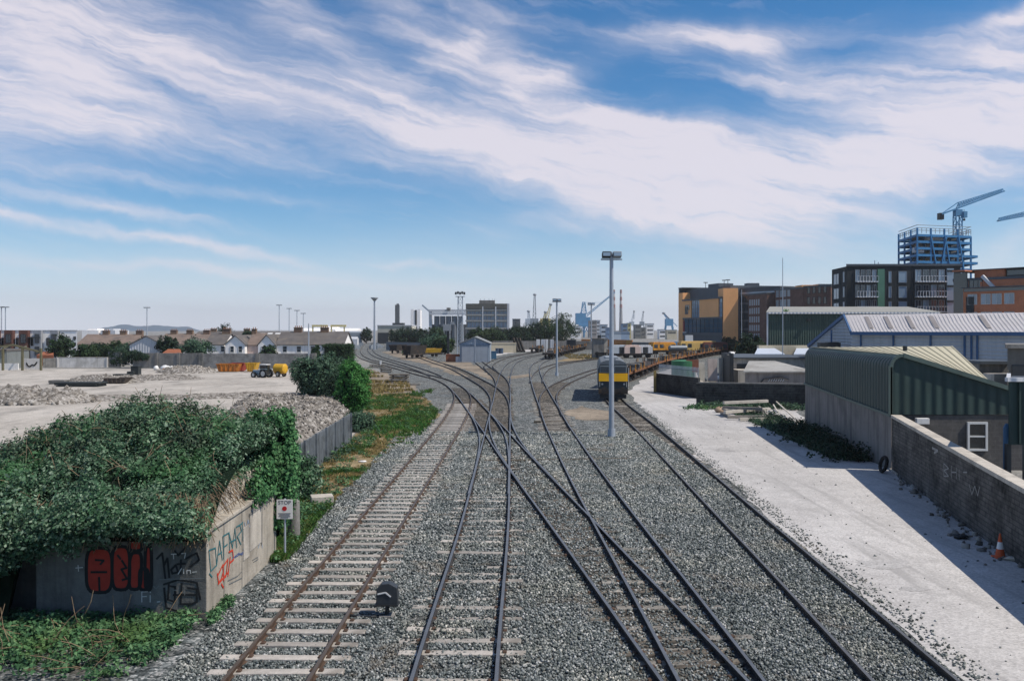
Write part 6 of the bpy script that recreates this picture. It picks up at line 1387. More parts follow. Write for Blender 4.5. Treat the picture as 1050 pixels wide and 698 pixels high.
b = MB(); Yq = 520; b.bbox(xw(525.5, Yq), xw(533.5, Yq), Yq, Yq + 8, 0, zw(327.5, Yq)); b.bbox(xw(525.2, Yq), xw(533.8, Yq), Yq - .2, Yq + 8.2, zw(327.5, Yq), zw(326.8, Yq)); tag(b.build('tower_block', mat('far_block', (.10, .11, .12), .8, .2, .3)), 'small plain dark block standing alone right of the office block', 'building')
for (px, Yt, h, r, m_, lb) in ((409, 330, 9, 5, LM_dark, 'dark tree clump before the cream warehouse'), (421, 330, 8.5, 5, LM_dark, 'dark leafy tree left of the silo battery'), (432, 325, 8.5, 4, LM_dark, 'dark tree in front of the cream annex'), (447, 300, 10, 3.6, LM_tree, 'broad tree at the left foot of the silo battery'), (447, 240, 6.6, 4.6, LM_bush, 'pale bushy tree behind the yellow tippler wagon'), (456, 236, 5.6, 3.6, LM_tree, 'small bushy tree just left of the signal mast'),
                              (440, 262, 4.6, 3.2, LM_dark, 'dark shrub mass beyond the yellow tippler wagon'), (490, 300, 9.0, 4.4, LM_tree, 'left tree in front of the office block'), (499, 300, 8.0, 4.2, LM_tree, 'middle tree in front of the office block'), (508, 300, 9, 4.4, LM_tree, 'right tree in front of the office block'), (528, 320, 9.5, 5.5, LM_dark, 'dark tree at the left end of the far tree row'),
                              (539, 320, 11.5, 6, LM_dark, 'dark tree second from the left in the far tree row'), (551, 322, 12, 6, LM_dark, 'dark tree in the middle of the far tree row'), (563, 320, 12.8, 6, LM_tree, 'green tree fourth in the far tree row behind the white cabins'), (577, 322, 15, 7, LM_tree, 'tallest tree, at the right end of the far tree row by the lamp post'), (376, 420, 9, 3.2, LM_dark, 'small dark tree at the far end of the curving tracks')):
    tree('tree', lb, (xw(px, Yt), Yt), h * .8, r * .9, m_, 95, 28, .5, .14)
for i, px in enumerate((553.2, 557.4, 562.0, 565.8)):
    Yc = 262; b = MB(); w_ = 1.05 if i % 2 else .9; b.bbox(xw(px, Yc) - w_, xw(px, Yc) + w_ * .55, Yc, Yc + 2.4, .2, 5.2 - 1.5); b.bbox(xw(px, Yc) - w_ - .03, xw(px, Yc) + w_ * .55 + .03, Yc - .03, Yc + 2.43, .0, .2)
    tag(b.build('cabin', (M_white, M_greysh)[i % 2]), '%s upright %s site cabin below the far tree row' % (('first', 'second', 'third', 'fourth')[i], ('white', 'grey')[i % 2]), 'cabin')
# dark wagon shelter and concrete hut beyond the locomotive
b = MB(); Yc = 262; b.bbox(xw(581.5, Yc), xw(590.5, Yc), Yc, Yc + 4, .3, 3.4); b.bbox(xw(581, Yc), xw(591, Yc), Yc - .2, Yc + 4.2, 3.4, 3.6); b.bbox(xw(581, Yc), xw(591, Yc), Yc - .1, Yc + 4.1, 0, .3); tag(b.build('shelter', M_frame_d), 'low black shelter beside the tall tree end of the far row', 'shelter')
ht = thing('hut', 'square grey concrete hut with a doorway behind the locomotive', 'hut', (xw(615, 200), 200, 0), world_coords=True); Yc = 200; zt = zw(347.5, Yc)
b = MB(); b.bbox(xw(608.5, Yc), xw(619.5, Yc), Yc, Yc + 4, 0, zt); b.build('wall', M_concd, ht); b = MB(); b.bbox(xw(619.6, Yc), xw(623.2, Yc), Yc + .3, Yc + 4, 0, zt - .1); b.build('annex', M_conc2, ht)
b = MB(); b.bbox(xw(608, Yc), xw(623.6, Yc), Yc - .25, Yc + 4.25, zt, zt + .18); b.build('roof_slab', M_concd, ht); b = MB(); b.bbox(xw(611, Yc), xw(613.3, Yc), Yc - .04, Yc - .01, 0, 1.6); b.build('door', M_frame_d, ht)
b = MB(); b.bbox(xw(613.5, Yc), xw(617, Yc), Yc + 1, Yc + 2.2, zt + .18, zt + .9); b.build('vent_box', M_frame_d, ht)

# ================================================================== the docks on the skyline
M_crblue = mat('crane_blue', (.10, .27, .45), .6, .2, .3); M_cryel = mat('crane_yellow', (.60, .50, .22), .6, .15, .3); M_crgrey = mat('crane_grey', (.25, .28, .31), .6, .15, .3); M_crpale = mat('crane_pale', (.42, .47, .52), .6, .15, .3)
Yc = 760; cx = lambda px: xw(px, Yc); cz = lambda py: zw(py, Yc)
cr = thing('dock_crane', 'big blue dock crane on four legs with a long raised jib', 'dock crane', (cx(600), Yc, 0), world_coords=True)
b = MB()
for px in (594.5, 599, 604, 606.5):
    for dy in (0, 7): b.bar((cx(px), Yc + dy, 0), (cx(px) + .3, Yc + dy, cz(333)), 1.0)
for a_, c_ in ((594.5, 599), (599, 604), (604, 606.5)): b.bar((cx(a_), Yc, cz(342)), (cx(c_), Yc, cz(333)), .6); b.bar((cx(c_), Yc, cz(342)), (cx(a_), Yc, cz(333)), .6)
b.bbox(cx(593.5), cx(607), Yc - 1, Yc + 8, cz(335), cz(332.5)); b.build('legs', M_crblue, cr)
b = MB(); b.bbox(cx(590.5), cx(601), Yc, Yc + 8, cz(332.4), cz(321)); b.bbox(cx(601), cx(605.5), Yc + 1, Yc + 7, cz(332.4), cz(325)); b.build('machine_house', M_crblue, cr)
b = MB(); lattice(b, (cx(599), Yc + 4), 4.5, cz(321), cz(309.5), 2.4, .45, .45); b.bar((cx(595.5), Yc + 4, cz(321)), (cx(599.6), Yc + 4, cz(310)), .5); b.build('tower', M_crblue, cr)
b = MB()
A = [(cx(602), Yc + dy, cz(322 + dz)) for dy in (2, 6) for dz in (0, 2.2)]; B = [(cx(631), Yc + dy * .2 + 3, cz(299 + dz)) for dy in (2, 6) for dz in (0, .8)]
for p0, p1 in zip(A, B): b.bar(p0, p1, .5)
for i in range(14):
    f0, f1 = i / 14, (i + 1) / 14; L_ = lambda k, f: Vector(A[k]).lerp(Vector(B[k]), f)
    b.bar(L_(0, f0), L_(1, f1), .3); b.bar(L_(2, f0), L_(3, f1), .3)
b.bar((cx(599.6), Yc + 4, cz(310)), (cx(618), Yc + 4, cz(310)), .2); b.build('jib', M_crblue, cr)
def tower_stack(label, px):
    Yk = 1600; t = thing('power_chimney', label, 'chimney', (xw(px, Yk), Yk, 0)); z = zw(297, Yk); h = z / 12
    for i in range(12):
        b = MB(); r0, r1 = 3.6 - 1.7 * i / 12, 3.6 - 1.7 * (i + 1) / 12
        if i < 7: continue
        b.cone((0, 0, h * i), (0, 0, h * (i + 1)), r0, r1, 14, 0, True, i == 11); b.build('band', mat('chimney_red', (.26, .13, .12), .85, .1, .2) if i % 2 else mat('chimney_white', (.52, .50, .50), .85, .1, .2), t)
    b = MB(); b.cone((0, 0, 0), (0, 0, h * 7), 3.6, 3.6 - 1.7 * 7 / 12, 14, 0, True, False); b.build('shaft', mat('chimney_grey', (.24, .24, .25), .85, .1, .2), t)
tower_stack('red and white banded power station chimney half hidden by the tall lamp post', 629.6); tower_stack('red and white banded power station chimney standing clear right of the tall lamp post', 636.7)
def port_crane(label, px, Yk, pyt, base_px, m, jib=None, w=3):
    t = thing('dock_crane', label, 'dock crane', (xw(base_px, Yk), Yk, 0), world_coords=True); x0 = xw(base_px, Yk); zb = zw(334, Yk)
    b = MB()
    for dx in (-1.6 * w, 1.6 * w):
        for dy in (0, w * 2): b.bar((x0 + dx, Yk + dy, 0), (x0 + dx * .7, Yk + dy, zb), .3 * w)
    b.bbox(x0 - 1.3 * w, x0 + 1.3 * w, Yk, Yk + 2 * w, zb, zb + 2.4 * w); b.build('base', m, t)
    b = MB(); x1, z1 = xw(px, Yk), zw(pyt, Yk); n = 12; A, B = Vector((x0, Yk + w, zb + 2 * w)), Vector((x1, Yk + w, z1))
    sd2 = Vector((w * .35, 0, 0)) 
    for s in (-1, 1): b.bar(A + sd2 * s * 1.4, B + sd2 * s * .5, .22 * w)
    for i in range(n): b.bar(A.lerp(B, i / n) + sd2 * (1 if i % 2 else -1), A.lerp(B, (i + 1) / n) + sd2 * (-1 if i % 2 else 1), .14 * w)
    b.build('boom', m, t)
    if jib:
        b = MB(); q = Vector((xw(jib[0], Yk), Yk + w, zw(jib[1], Yk))); b.bar(B, q, .22 * w); b.bar(A.lerp(B, .6), q, .1 * w); b.build('jib', m, t)
    b = MB(); b.ball((B.x, B.y, B.z), (.6 * w, .6 * w, .4 * w), 8, 5); b.build('sheave', M_crgrey, t)
port_crane('tall upright grey dock mast with a cream base left of the yellow cranes', 548.4, 850, 302, 548, M_crgrey); port_crane('short faint dock mast at the left end of the docks', 542, 900, 319, 542.5, M_crpale)
port_crane('left of two yellow dock cranes with raised booms, the shorter one', 559.5, 850, 320, 558, M_cryel); port_crane('taller of two yellow dock cranes with raised booms', 564.8, 850, 312, 560.5, M_cryel)
port_crane('small grey derrick over the far tree row, left of the blue crane', 577.5, 900, 322, 574, M_crgrey, None, 2); port_crane('slim pale crane right of the power chimneys with a leaning boom', 650.5, 1000, 319, 648, M_crpale, (650.5, 327), 2)
port_crane('slim grey crane left of the white tower block, with a near upright boom', 660, 1000, 319.5, 658.5, M_crgrey, None, 2); port_crane('blue ship-to-shore crane with its boom leaning left, beside the orange building', 681, 900, 321, 686.5, M_crblue, (695, 334.5), 3)
for (x0, x1, pyt, Yk, m_, lb, cat) in ((586, 596, 334.5, 640, M_render, 'small white dock shed under the blue crane', 'building'), (604, 612, 329, 700, mat('far_brown', (.30, .27, .25), .8, .2, .3), 'brownish block right of the blue dock crane', 'building'), (608, 615.5, 328.5, 720, M_greysh, 'pale grey block behind the brownish one right of the blue dock crane', 'building'),
    (616, 623, 333, 600, M_crpale, 'pale blue tank shed left of the tall lamp post', 'building'), (622, 629, 336, 580, mat('cont_blue', (.16, .24, .36), .6, .2, .4), 'blue container block right behind the tall lamp post', 'container'), (629.5, 637, 340, 540, M_crpale, 'pale blue container stack right of the tall lamp post', 'container'), (637, 645.5, 340, 540, mat('cont_pale', (.26, .34, .44), .6, .2, .4), 'pale blue container stack below the banded chimneys', 'container'),
    (638, 643.5, 332, 650, mat('cont_blue', (.16, .24, .36), .6, .2, .4), 'dark blue block left of the yellow silo', 'building'), (643.6, 647, 331.5, 655, M_cryel, 'narrow yellow block beside the dark blue one', 'building'), (651, 657.5, 333, 640, M_obc, 'grey office block left of the slim grey crane', 'building'), (657.6, 662, 336, 650, M_concd, 'dark block left of the white tower block', 'building'), (663, 670.5, 332, 660, M_render, 'white tower block right of the slim grey crane', 'building'),
    (676, 683, 338, 620, M_render, 'low white dock building with a curved roof left of the blue boom', 'building'), (684, 694, 338.5, 600, M_cream, 'low cream dock shed below the blue ship-to-shore crane', 'building')):
    t = thing('building' if cat == 'building' else 'container_stack', lb, cat, (xw(x0, Yk), Yk, 0), world_coords=True); b = MB(); X0, X1 = xw(x0, Yk), xw(x1, Yk); Z = zw(pyt, Yk); b.bbox(X0, X1, Yk, Yk + 8, 0, Z); b.build('wall' if cat == 'building' else 'containers', m_, t)
    b = MB(); b.bbox(X0 - .2, X1 + .2, Yk - .2, Yk + 8.2, Z, Z + .35); b.build('roof', M_frame_g, t)
    b = MB(); n = max(2, int((X1 - X0) / 1.6)); k = max(1, int(Z / 3.2))
    for j in range(k):
        zz = Z - 1.2 - j * 3.0
        if cat == 'building': b.bbox(X0 + .6, X1 - .6, Yk - .1, Yk - .02, zz - .9, zz)
        else: b.bbox(X0, X1, Yk - .1, Yk - .02, zz - .1, zz + .1)
    b.build('window_band' if cat == 'building' else 'joint', G_dark if cat == 'building' else M_frame_d, t)
# white dock sheds and gantries over the cottages, small things by the curve
for x0, x1, pyt, Yk, lb in ((309, 333, 336.3, 620, 'left long white dock shed beyond the cottage roofs'), (331, 344, 334.8, 640, 'middle white dock shed beyond the cottage roofs'), (343, 366, 336.5, 640, 'right white dock shed beyond the cottage roofs')):
    b = MB(); X0, X1 = xw(x0, Yk), xw(x1, Yk); Z = zw(pyt, Yk); b.extr([(-10, 0), (10, 0), (10, Z - 2), (5, Z - .4), (0, Z), (-5, Z - .4), (-10, Z - 2)], (X0, Yk + 10, 0), (X1, Yk + 10, 0)); tag(b.build('dock_shed', M_render), lb, 'shed')
for x0, x1, lb in ((320, 336, 'left'), (339, 355, 'right')):
    Yk = 600; b = MB(); z = zw(334, Yk); b.bar((xw(x0, Yk), Yk, z), (xw(x1, Yk), Yk, z), 1.4); 
    for px in (x0 + .8, x1 - 2): b.bar((xw(px, Yk), Yk, 0), (xw(px, Yk), Yk, z + .5), .8)
    tag(b.build('gantry', M_cryel), lb + ' of two pale yellow gantry beams over the white dock sheds', 'gantry')
for x0, x1, y0, Yk, m_, lb in ((350, 358, 346.5, 340, M_cryel, 'small yellow hut at the far end of the cottage terrace'), (353, 370, 341, 420, M_crgrey, 'grey-blue shed at the vanishing end of the tracks'), (359, 366, 347.5, 330, M_greysh, 'small grey container at the vanishing end of the tracks')):
    b = MB(); X0, X1 = xw(x0, Yk), xw(x1, Yk); Z = zw(y0, Yk); b.bbox(X0, X1, Yk, Yk + 4, 0, Z); b.add([(X0, Yk, Z), (X1, Yk, Z), (X1, Yk + 4, Z), (X0, Yk + 4, Z), (X0, Yk + 2, Z + .8), (X1, Yk + 2, Z + .8)], [(0, 1, 5, 4), (2, 3, 4, 5), (0, 4, 3), (1, 2, 5)]); tag(b.build('hut', m_), lb, 'hut')
b = MB()
for i in range(16): Yk = 300 + (i % 4) * 20; px = 352 + rnd.random() * 38; q = Vector((xw(px, Yk), Yk, 0)); hh = rnd.uniform(.5, 1.6); b.box((q.x, q.y, hh / 2), (rnd.uniform(.6, 3), 1, hh), rnd.random())
struct(b.build('far_clutter', M_crgrey), 'stuff')

# ================================================================== right: orange glass building and apartment blocks
M_och = mat('ochre_panel', (.88, .44, .185), .75, .1, .25, streak=.12); M_lead = mat('lead_cladding', (.085, .10, .115), .6, .15, .3, streak=.2)
A, B = Vector((xw(741.5, 262), 262)), Vector((xw(697.5, 292), 292))               # facade: near right end to far left end
hd_ = thing('orange_building', 'ochre and glass office building with a tall ochre pier at its right end', 'office building', (A.x, A.y, 0), world_coords=True)
d = (B - A); L = d.length; d /= L; nf = Vector((-d.y, d.x)); 
if nf.dot(Vector((0, 0)) - A) < 0: nf = -nf
def FP(u, o, z): q = A + d * u + nf * o; return (q.x, q.y, z)
def fbox(bm_, u0, u1, o0, o1, z0, z1, m=0):
    c = A + d * (u0 + u1) / 2 + nf * (o0 + o1) / 2; bm_.box((c.x, c.y, (z0 + z1) / 2), (u1 - u0, abs(o1 - o0), z1 - z0), math.atan2(d.y, d.x), m)
zr = lambda py, f=0: CH - (py - HZ) / F * (262 + 30 * f)
Zp = zr(295.5)
b = MB(); fbox(b, 0, L - 3, -14, 0, 0, zr(306.5, .5)); b.build('wall', M_lead, hd_)
b = MB(); fbox(b, -.3, L + .6, -18, -2.2, zr(306, .5), zr(294, .3)); b.build('upper_storey', M_lead, hd_)
b = MB(); c0 = A - Vector((d.x, d.y)) * .2; px_w = xw(756.3, 262) - xw(741.2, 262)
b.bbox(xw(741.2, 262), xw(756.3, 262), 261.4, 268, 0, Zp); b.build('pier', M_och, hd_)
b = MB(); fbox(b, L - 2.8, L + .6, -8, .35, 0, zr(300.5, 1)); b.build('pier', M_och, hd_)
b = MB(); fbox(b, L - .2, L + .6, -8.2, .3, zr(300.5, 1), zr(296, 1)); fbox(b, L - 3.0, L + .7, -8.3, .4, zr(296, 1), zr(295, 1)); b.build('loggia', M_lead, hd_)
z1, z2 = zr(325.5, .5), zr(307.5, .5)
b = MB()
for f0, f1 in ((.01, .07), (.62, .67)): pass
for u0, u1 in ((2.3, L * .50), (L * .70, L * .93)): fbox(b, u0, u1, .02, .4, z1, z2)
b.build('ochre_bay', M_och, hd_)
def curtain(u0, u1, z0, z1_, nu, nz, pane, name='glazing'):
    for i in range(nu):
        for j in range(nz):
            q = MB(); a0, a1 = u0 + (u1 - u0) * i / nu, u0 + (u1 - u0) * (i + 1) / nu; y0, y1 = z0 + (z1_ - z0) * j / nz, z0 + (z1_ - z0) * (j + 1) / nz
            q.poly([FP(a0, .12, y0), FP(a1, .12, y0), FP(a1, .12, y1), FP(a0, .12, y1)]); fr = MB(); fbox(fr, a0 - .04, a0 + .04, .05, .22, y0, y1); fbox(fr, a0 + .04, a1 - .04, .05, .2, y0 - .05, y0 + .05)
            o = fr.build(name, M_frame_d, hd_); off = hd_['_world']; q.v = [(v[0] - off[0], v[1] - off[1], v[2] - off[2]) for v in q.v]; q.build('pane', pane, o)
curtain(L * .51, L * .695, z1, z2, 4, 4, G_blue); curtain(.1, 2.2, z1, z2, 1, 4, G_blue); curtain(L * .935, L - 2.9, z1, z2, 1, 3, G_sky)
curtain(.1, L * .88, zr(341, .5), zr(327, .5), 9, 3, glass('deep_glass', (.03, .085, .15)))
b = MB(); fbox(b, 0, L - 2.9, .02, .5, zr(327, .5), zr(325.4, .5)); fbox(b, 0, L - 2.9, .02, .7, z2, z2 + .5); fbox(b, 0, L - 2.9, .02, .5, zr(344, .5), zr(341.2, .5)); b.build('fascia', M_lead, hd_)
b = MB(); fbox(b, L * .88, L - 2.9, .05, .3, zr(340, .6), zr(329, .6)); b.build('red_panel', mat('poster_red', (.32, .04, .045), .6, .2, .8), hd_)
b = MB(); fbox(b, L * .82, L - 2.9, .3, .45, zr(342.5, .6), zr(340.3, .6)); b.build('sign_board', M_white, hd_)
o = A + d * (L * .81)
window(hd_, Vector((A.x, A.y)) + nf * .4, Vector((d.x, d.y)), nf, L * .81, zr(322, .7), 2.4, 2.4, M_frame_d, G_pane, (2, 2)); window(hd_, Vector((A.x, A.y)) + nf * .4, Vector((d.x, d.y)), nf, L * .79, zr(317.5, .7), 3.2, 1.6, M_frame_d, G_dark, (2, 1))
b = MB(); fbox(b, L * .42, L * .66, -10, -5, zr(294, .4), zr(290, .4)); b.build('plant_room', M_lead, hd_)
b = MB()
for u in (L * .72, L * .3, L * .22): q = FP(u, -5, zr(294, .4)); b.bar(q, (q[0], q[1], q[2] + 2.0), .15); b.box((q[0], q[1], q[2] + 1.9), (1.3, .25, .25))
b.build('roof_masts', M_frame_d, hd_)
lamp('thin tall pole with two small lamps in front of the glass stair link', 760.4, 362, 297, 225, .10, 'none', cat='lamp post')

def block(name, label, cat, P0, P1, depth, z, m, top=None):
    """a building whose street face runs P0 (left) -> P1 (right), the rest of it behind"""
    a, d, n, L = line(P0, P1); t = thing(name, label, cat, (a.x, a.y, 0), world_coords=True)
    bl = a * ((a.y + depth) / a.y) + Vector((.3, 0)); q = [a, a + d * L, a + d * L - n * depth, bl]; b = MB(); b.prism([(p.x, p.y) for p in q], 0, z); b.build('wall', m, t)
    f_ = [a + n * .15 - d * .12, a + d * (L + .15) + n * .15, a + d * (L + .15) - n * depth, bl]; b = MB(); b.prism([(p.x, p.y) for p in f_], z, z + .4); b.build('parapet', top or M_lead, t); return t, a, d, n, L
# glass stair link between ochre pier and brick
t, a, d_, n_, L_ = block('glass_link', 'dark glazed stair building between the ochre pier and the brown brick apartments', 'building', (xw(756.8, 264), 264), (xw(800, 250), 250), 14, zr(296.5), M_lead)
grid_windows(t, (a.x, a.y), (a.x + d_.x * L_, a.y + d_.y * L_), 2, 2.55, 6, 1.2, 2.1, 5, 1.9, 1.9, M_frame_d, G_pane, (2, 1), .08)
b = MB(); q = a + d_ * 4; b.box((q.x + 2.5, q.y + 5, zr(294)), (3.6, 3.6, 2.4)); b.build('roof_plant', M_lead, t)
b = MB(); slab_on(b, (a.x, a.y), (a.x + d_.x * L_, a.y + d_.y * L_), 0, L_, zr(301.5), zr(299.8), .02, .12); b.build('glazed_band', G_sky, t)
t, a, d_, n_, L_ = block('apartment_block', 'brown brick apartments nearest the ochre building with three window columns', 'apartment block', (xw(767.5, 236), 236), (xw(786.5, 226), 226), 12, zw(301.5, 228), M_brickbr)
e = (a.x + d_.x * L_, a.y + d_.y * L_); grid_windows(t, (a.x, a.y), e, 1.8, 2.25, 6, .95, 1.22, 5, .55, 1.55, M_frame_w, G_sky, (1, 1), .06)
b = MB(); q = a + d_ * L_; b.bbox(q.x, q.x + 2.0, q.y + .5, q.y + 11, 0, zw(301, 228)); b.build('corner_glazing', G_blue, t)
t, a, d_, n_, L_ = block('apartment_block', 'taller brown brick apartments with paired pale windows right of the thin mast', 'apartment block', (xw(794.5, 226), 226), (xw(824, 212), 212), 14, zw(296.5, 216), M_brickbr)
e = (a.x + d_.x * L_, a.y + d_.y * L_); 
for k in range(4): grid_windows(t, (a.x, a.y), e, 2.4, 2.5, 6, 1.0 + k * 1.95, .72, 2, .5, 1.8, M_frame_w, G_sky, (1, 1), .06)
t, a, d_, n_, L_ = block('apartment_block', 'brown brick apartment end with dark windows, beside the dark modern block', 'apartment block', (xw(824.5, 212), 212), (xw(852, 206), 206), 14, zw(294.5, 210), M_brickbr)
e = (a.x + d_.x * L_, a.y + d_.y * L_); grid_windows(t, (a.x, a.y), e, 2.3, 2.6, 6, 1.3, 1.5, 4, .8, 1.7, M_frame_d, G_dark, (1, 1), .07)
b = MB(); q = a + d_ * 1 - n_ * 4; b.bbox(q.x - 3.6, q.x + .5, q.y + 1, q.y + 6, zw(294.5, 210), zw(292, 214)); b.build('penthouse', M_och, t); b = MB(); b.bbox(q.x + .6, q.x + 4.4, q.y + 1, q.y + 6, zw(294.5, 210), zw(291, 214)); b.build('roof_plant', M_lead, t)
# dark modern block
M_dk = mat('charcoal_brick', (.022, .027, .030), .8, .25, .5); M_grn = mat('green_glass_panel', (.10, .22, .15), .4, .15, .5)
P0, P1, P2 = (xw(853, 178), 178), (xw(868, 168.6), 168.6), (xw(985, 168), 168); zd = zw(273.0, 169)
t, a, d_, n_, L_ = block('apartment_block', 'charcoal modern apartment block with balconies and a green glass strip', 'apartment block', P1, P2, 16, zd, M_dk)
b = MB(); a2, d2, n2, L2 = line(P0, P1); q = [a2, a2 + d2 * L2, a2 + d2 * L2 + Vector((9, 15)), a2 + Vector((9, 12))]; b.prism([(p.x, p.y) for p in q], 0, zd - .05); b.build('wall', M_dk, t)
grid_windows(t, P0, P1, zd - 3.2, -2.9, 5, 3.0, 3, 1, 3.4, 2.1, M_frame_g, G_sky, (2, 1), .07); grid_windows(t, P0, P1, zd - 3.0, -2.9, 5, L2 - 1.6, 3, 1, 1.0, 2.0, M_frame_g, G_sky, (1, 1), .07)
U = lambda px: next(u for u in [i * .05 for i in range(int(L_ / .05) + 1)] if 525 + F * (a.x + d_.x * u) / (a.y + d_.y * u) >= px - .01)
for px, w_, k in ((912.5, .6, G_sky), (925.5, 1.6, G_sky)):
    grid_windows(t, (a.x, a.y), P2, zd - 3.2, -2.9, 5, U(px), 1, 1, w_, 2.2, M_frame_g, k, (1, 1), .07)
for px0, px1 in ((876, 899), (937, 969)):                          # recessed balcony bays
    u0, u1 = U(px0), U(px1); b = MB(); slab_on(b, (a.x, a.y), P2, u0, u1, .5, zd - .8, .02, .1); b.build('bay_recess', M_frame_d, t)
    for k in range(5):
        z = zd - 3.0 - 2.9 * k; b = MB(); slab_on(b, (a.x, a.y), P2, u0 + .1, u1 - .1, z - .15, z + .05, .1, 1.3); bb = MB()
        o = b.build('balcony', M_greysh if k < 2 else M_frame_g, t); n = max(6, int((u1 - u0) / .55))
        for i in range(n + 1):
            uu = u0 + .1 + (u1 - u0 - .2) * i / n; q = a + d_ * uu + n_ * 1.25; bb.bar((q.x, q.y, z + .05), (q.x, q.y, z + 1.0), .06)
        q0, q1 = a + d_ * (u0 + .1) + n_ * 1.25, a + d_ * (u1 - .1) + n_ * 1.25; bb.bar((q0.x, q0.y, z + 1.0), (q1.x, q1.y, z + 1.0), .08)
        bb.v = [(v[0] - t['_world'][0], v[1] - t['_world'][1], v[2]) for v in bb.v]; bb.build('railing', M_greysh, o)
        for j in range(4): window(t, a + n_ * .1, d_, n_, u0 + (u1 - u0) * (j + .5) / 4, z + .1, (u1 - u0) / 5, 2.2, M_frame_g, G_pane if (j + k) % 3 else G_sky, (2, 1), .07)
b = MB(); slab_on(b, (a.x, a.y), P2, U(899.5), U(906.5), .5, zd - .6, .02, .25); b.build('green_strip', M_grn, t)
b = MB(); slab_on(b, (a.x, a.y), P2, U(970), U(977), .5, zd - .5, .05, .4); b.build('stair_glazing', G_sky, t)
for k in range(5):
    b = MB(); slab_on(b, (a.x, a.y), P2, U(970), U(977), zd - 2.9 * k - 1.2, zd - 2.9 * k - .8, .41, .5); b.build('stair_band', M_frame_d, t)
b = MB(); q = a + d_ * U(903) - n_ * 3; b.bar((q.x, q.y, zd), (q.x, q.y, zd + 1.3), .12); b.bar((q.x + .7, q.y, zd), (q.x + .7, q.y, zd + 1.0), .12); b.build('flues', M_galv, t)
# steel frame under construction with its braces
M_steelb = mat('blue_primer_steel', (.035, .17, .36), .6, .15, .3)
Yq = 205; st = thing('steel_tower', 'blue steel frame of a building under construction above the charcoal block', 'building frame', (xw(958, Yq), Yq, 0), world_coords=True)
xa, xm, xb_ = xw(921.5, Yq + 14), xw(940.5, Yq), xw(995.5, Yq + 4); PA, PM, PB = Vector((xa, Yq + 14)), Vector((xm, Yq)), Vector((xb_, Yq + 4)); PC = PA + (PB - PM)
lv = [zw(py, Yq) for py in (275.5, 268.5, 261.5, 254.5, 247.8, 241.2)]; ztop = zw(233.5, Yq)
b = MB()
edges = ((PA, PM, 3), (PM, PB, 4), (PB, PC, 3), (PC, PA, 4))
for p, q, k in edges:
    for i in range(k): r_ = p.lerp(q, i / k); b.bar((r_.x, r_.y, 0), (r_.x, r_.y, ztop if p in (PA, PM) else lv[-1]), .34)
for i in range(1, 4):
    for j in range(1, 3): r_ = PM.lerp(PB, i / 4).lerp(PA.lerp(PC, i / 4), j / 3); b.bar((r_.x, r_.y, 0), (r_.x, r_.y, lv[-1]), .3)
b.build('columns', M_steelb, st)
for k, z in enumerate(lv):
    b = MB(); ov = 1.8 if k in (1, 2) else 0; B2 = PB + (PB - PM).normalized() * ov; C2 = PC + (PB - PM).normalized() * ov
    for p, q in ((PA, PM), (PM, B2), (B2, C2), (C2, PA)): b.bar((p.x, p.y, z), (q.x, q.y, z), .32, .55)
    for i in range(1, 4): p, q = PM.lerp(PB, i / 4), PA.lerp(PC, i / 4); b.bar((p.x, p.y, z - .02), (q.x, q.y, z - .02), .25, .3)
    o = b.build('floor_beams', M_steelb, st); s_ = MB(); s_.prism([(p.x, p.y) for p in (PM.lerp(PC, .02), B2.lerp(PA, .02), C2.lerp(PM, .02), PA.lerp(PB, .02))], z + .22, z + .32); o2 = s_.build('deck', M_conc2 if k % 2 else M_greysh, st)
b = MB()
for k in range(5):
    for i0, i1 in ((1, 1.5), (1.5, 1), (2, 2.5), (2.9, 2.5)):
        if (k + int(i0 * 2)) % 5 == 0: continue
        p, q = PM.lerp(PB, i0 / 4), PM.lerp(PB, i1 / 4); 
    p, q = PM.lerp(PB, (1.0 + .12 * (4 - k)) / 4), PM.lerp(PB, (1.0 + .12 * (3 - k)) / 4)
    for s0, s1 in ((1.05, 1.5), (2.05, 1.62), (2.1, 2.5), (3.1, 3.5)):
        f0, f1 = s0 + (s1 - s0) * ((4 - k) / 5), s0 + (s1 - s0) * ((3 - k) / 5); 
        p, q = PM.lerp(PB, f1 / 4), PM.lerp(PB, f0 / 4); b.bar((q.x, q.y - .3, lv[k]), (p.x, p.y - .3, lv[k + 1]), .26)
b.build('braces', M_steelb, st)
b = MB()
for p, q, k in edges[:2] + edges[2:3]:
    for z in (lv[-1] + 1.2, lv[-1] + 2.4, ztop): b.bar((p.x, p.y, z), (q.x, q.y, z), .12)
    for i in range(k * 3): r_ = p.lerp(q, i / (k * 3)); b.bar((r_.x, r_.y, lv[-1] + .5), (r_.x, r_.y, ztop), .1)
b.build('guard_rails', M_frame_g, st)
b = MB()
for i in range(9): r_ = PM.lerp(PB, rnd.random()).lerp(PA, rnd.uniform(.1, .5)); k = rnd.randrange(len(lv)); b.box((r_.x, r_.y, lv[k] + 1.3), (rnd.uniform(1, 3), 1.2, 1.2))
b.build('site_stores', M_greysh, st)
b = MB(); c_ = PM.lerp(PC, .5); b.bbox(c_.x - 2.2, c_.x + 2.2, c_.y - 1, c_.y + 3, 0, lv[-1] + .3); b.build('core', M_conc2, st)
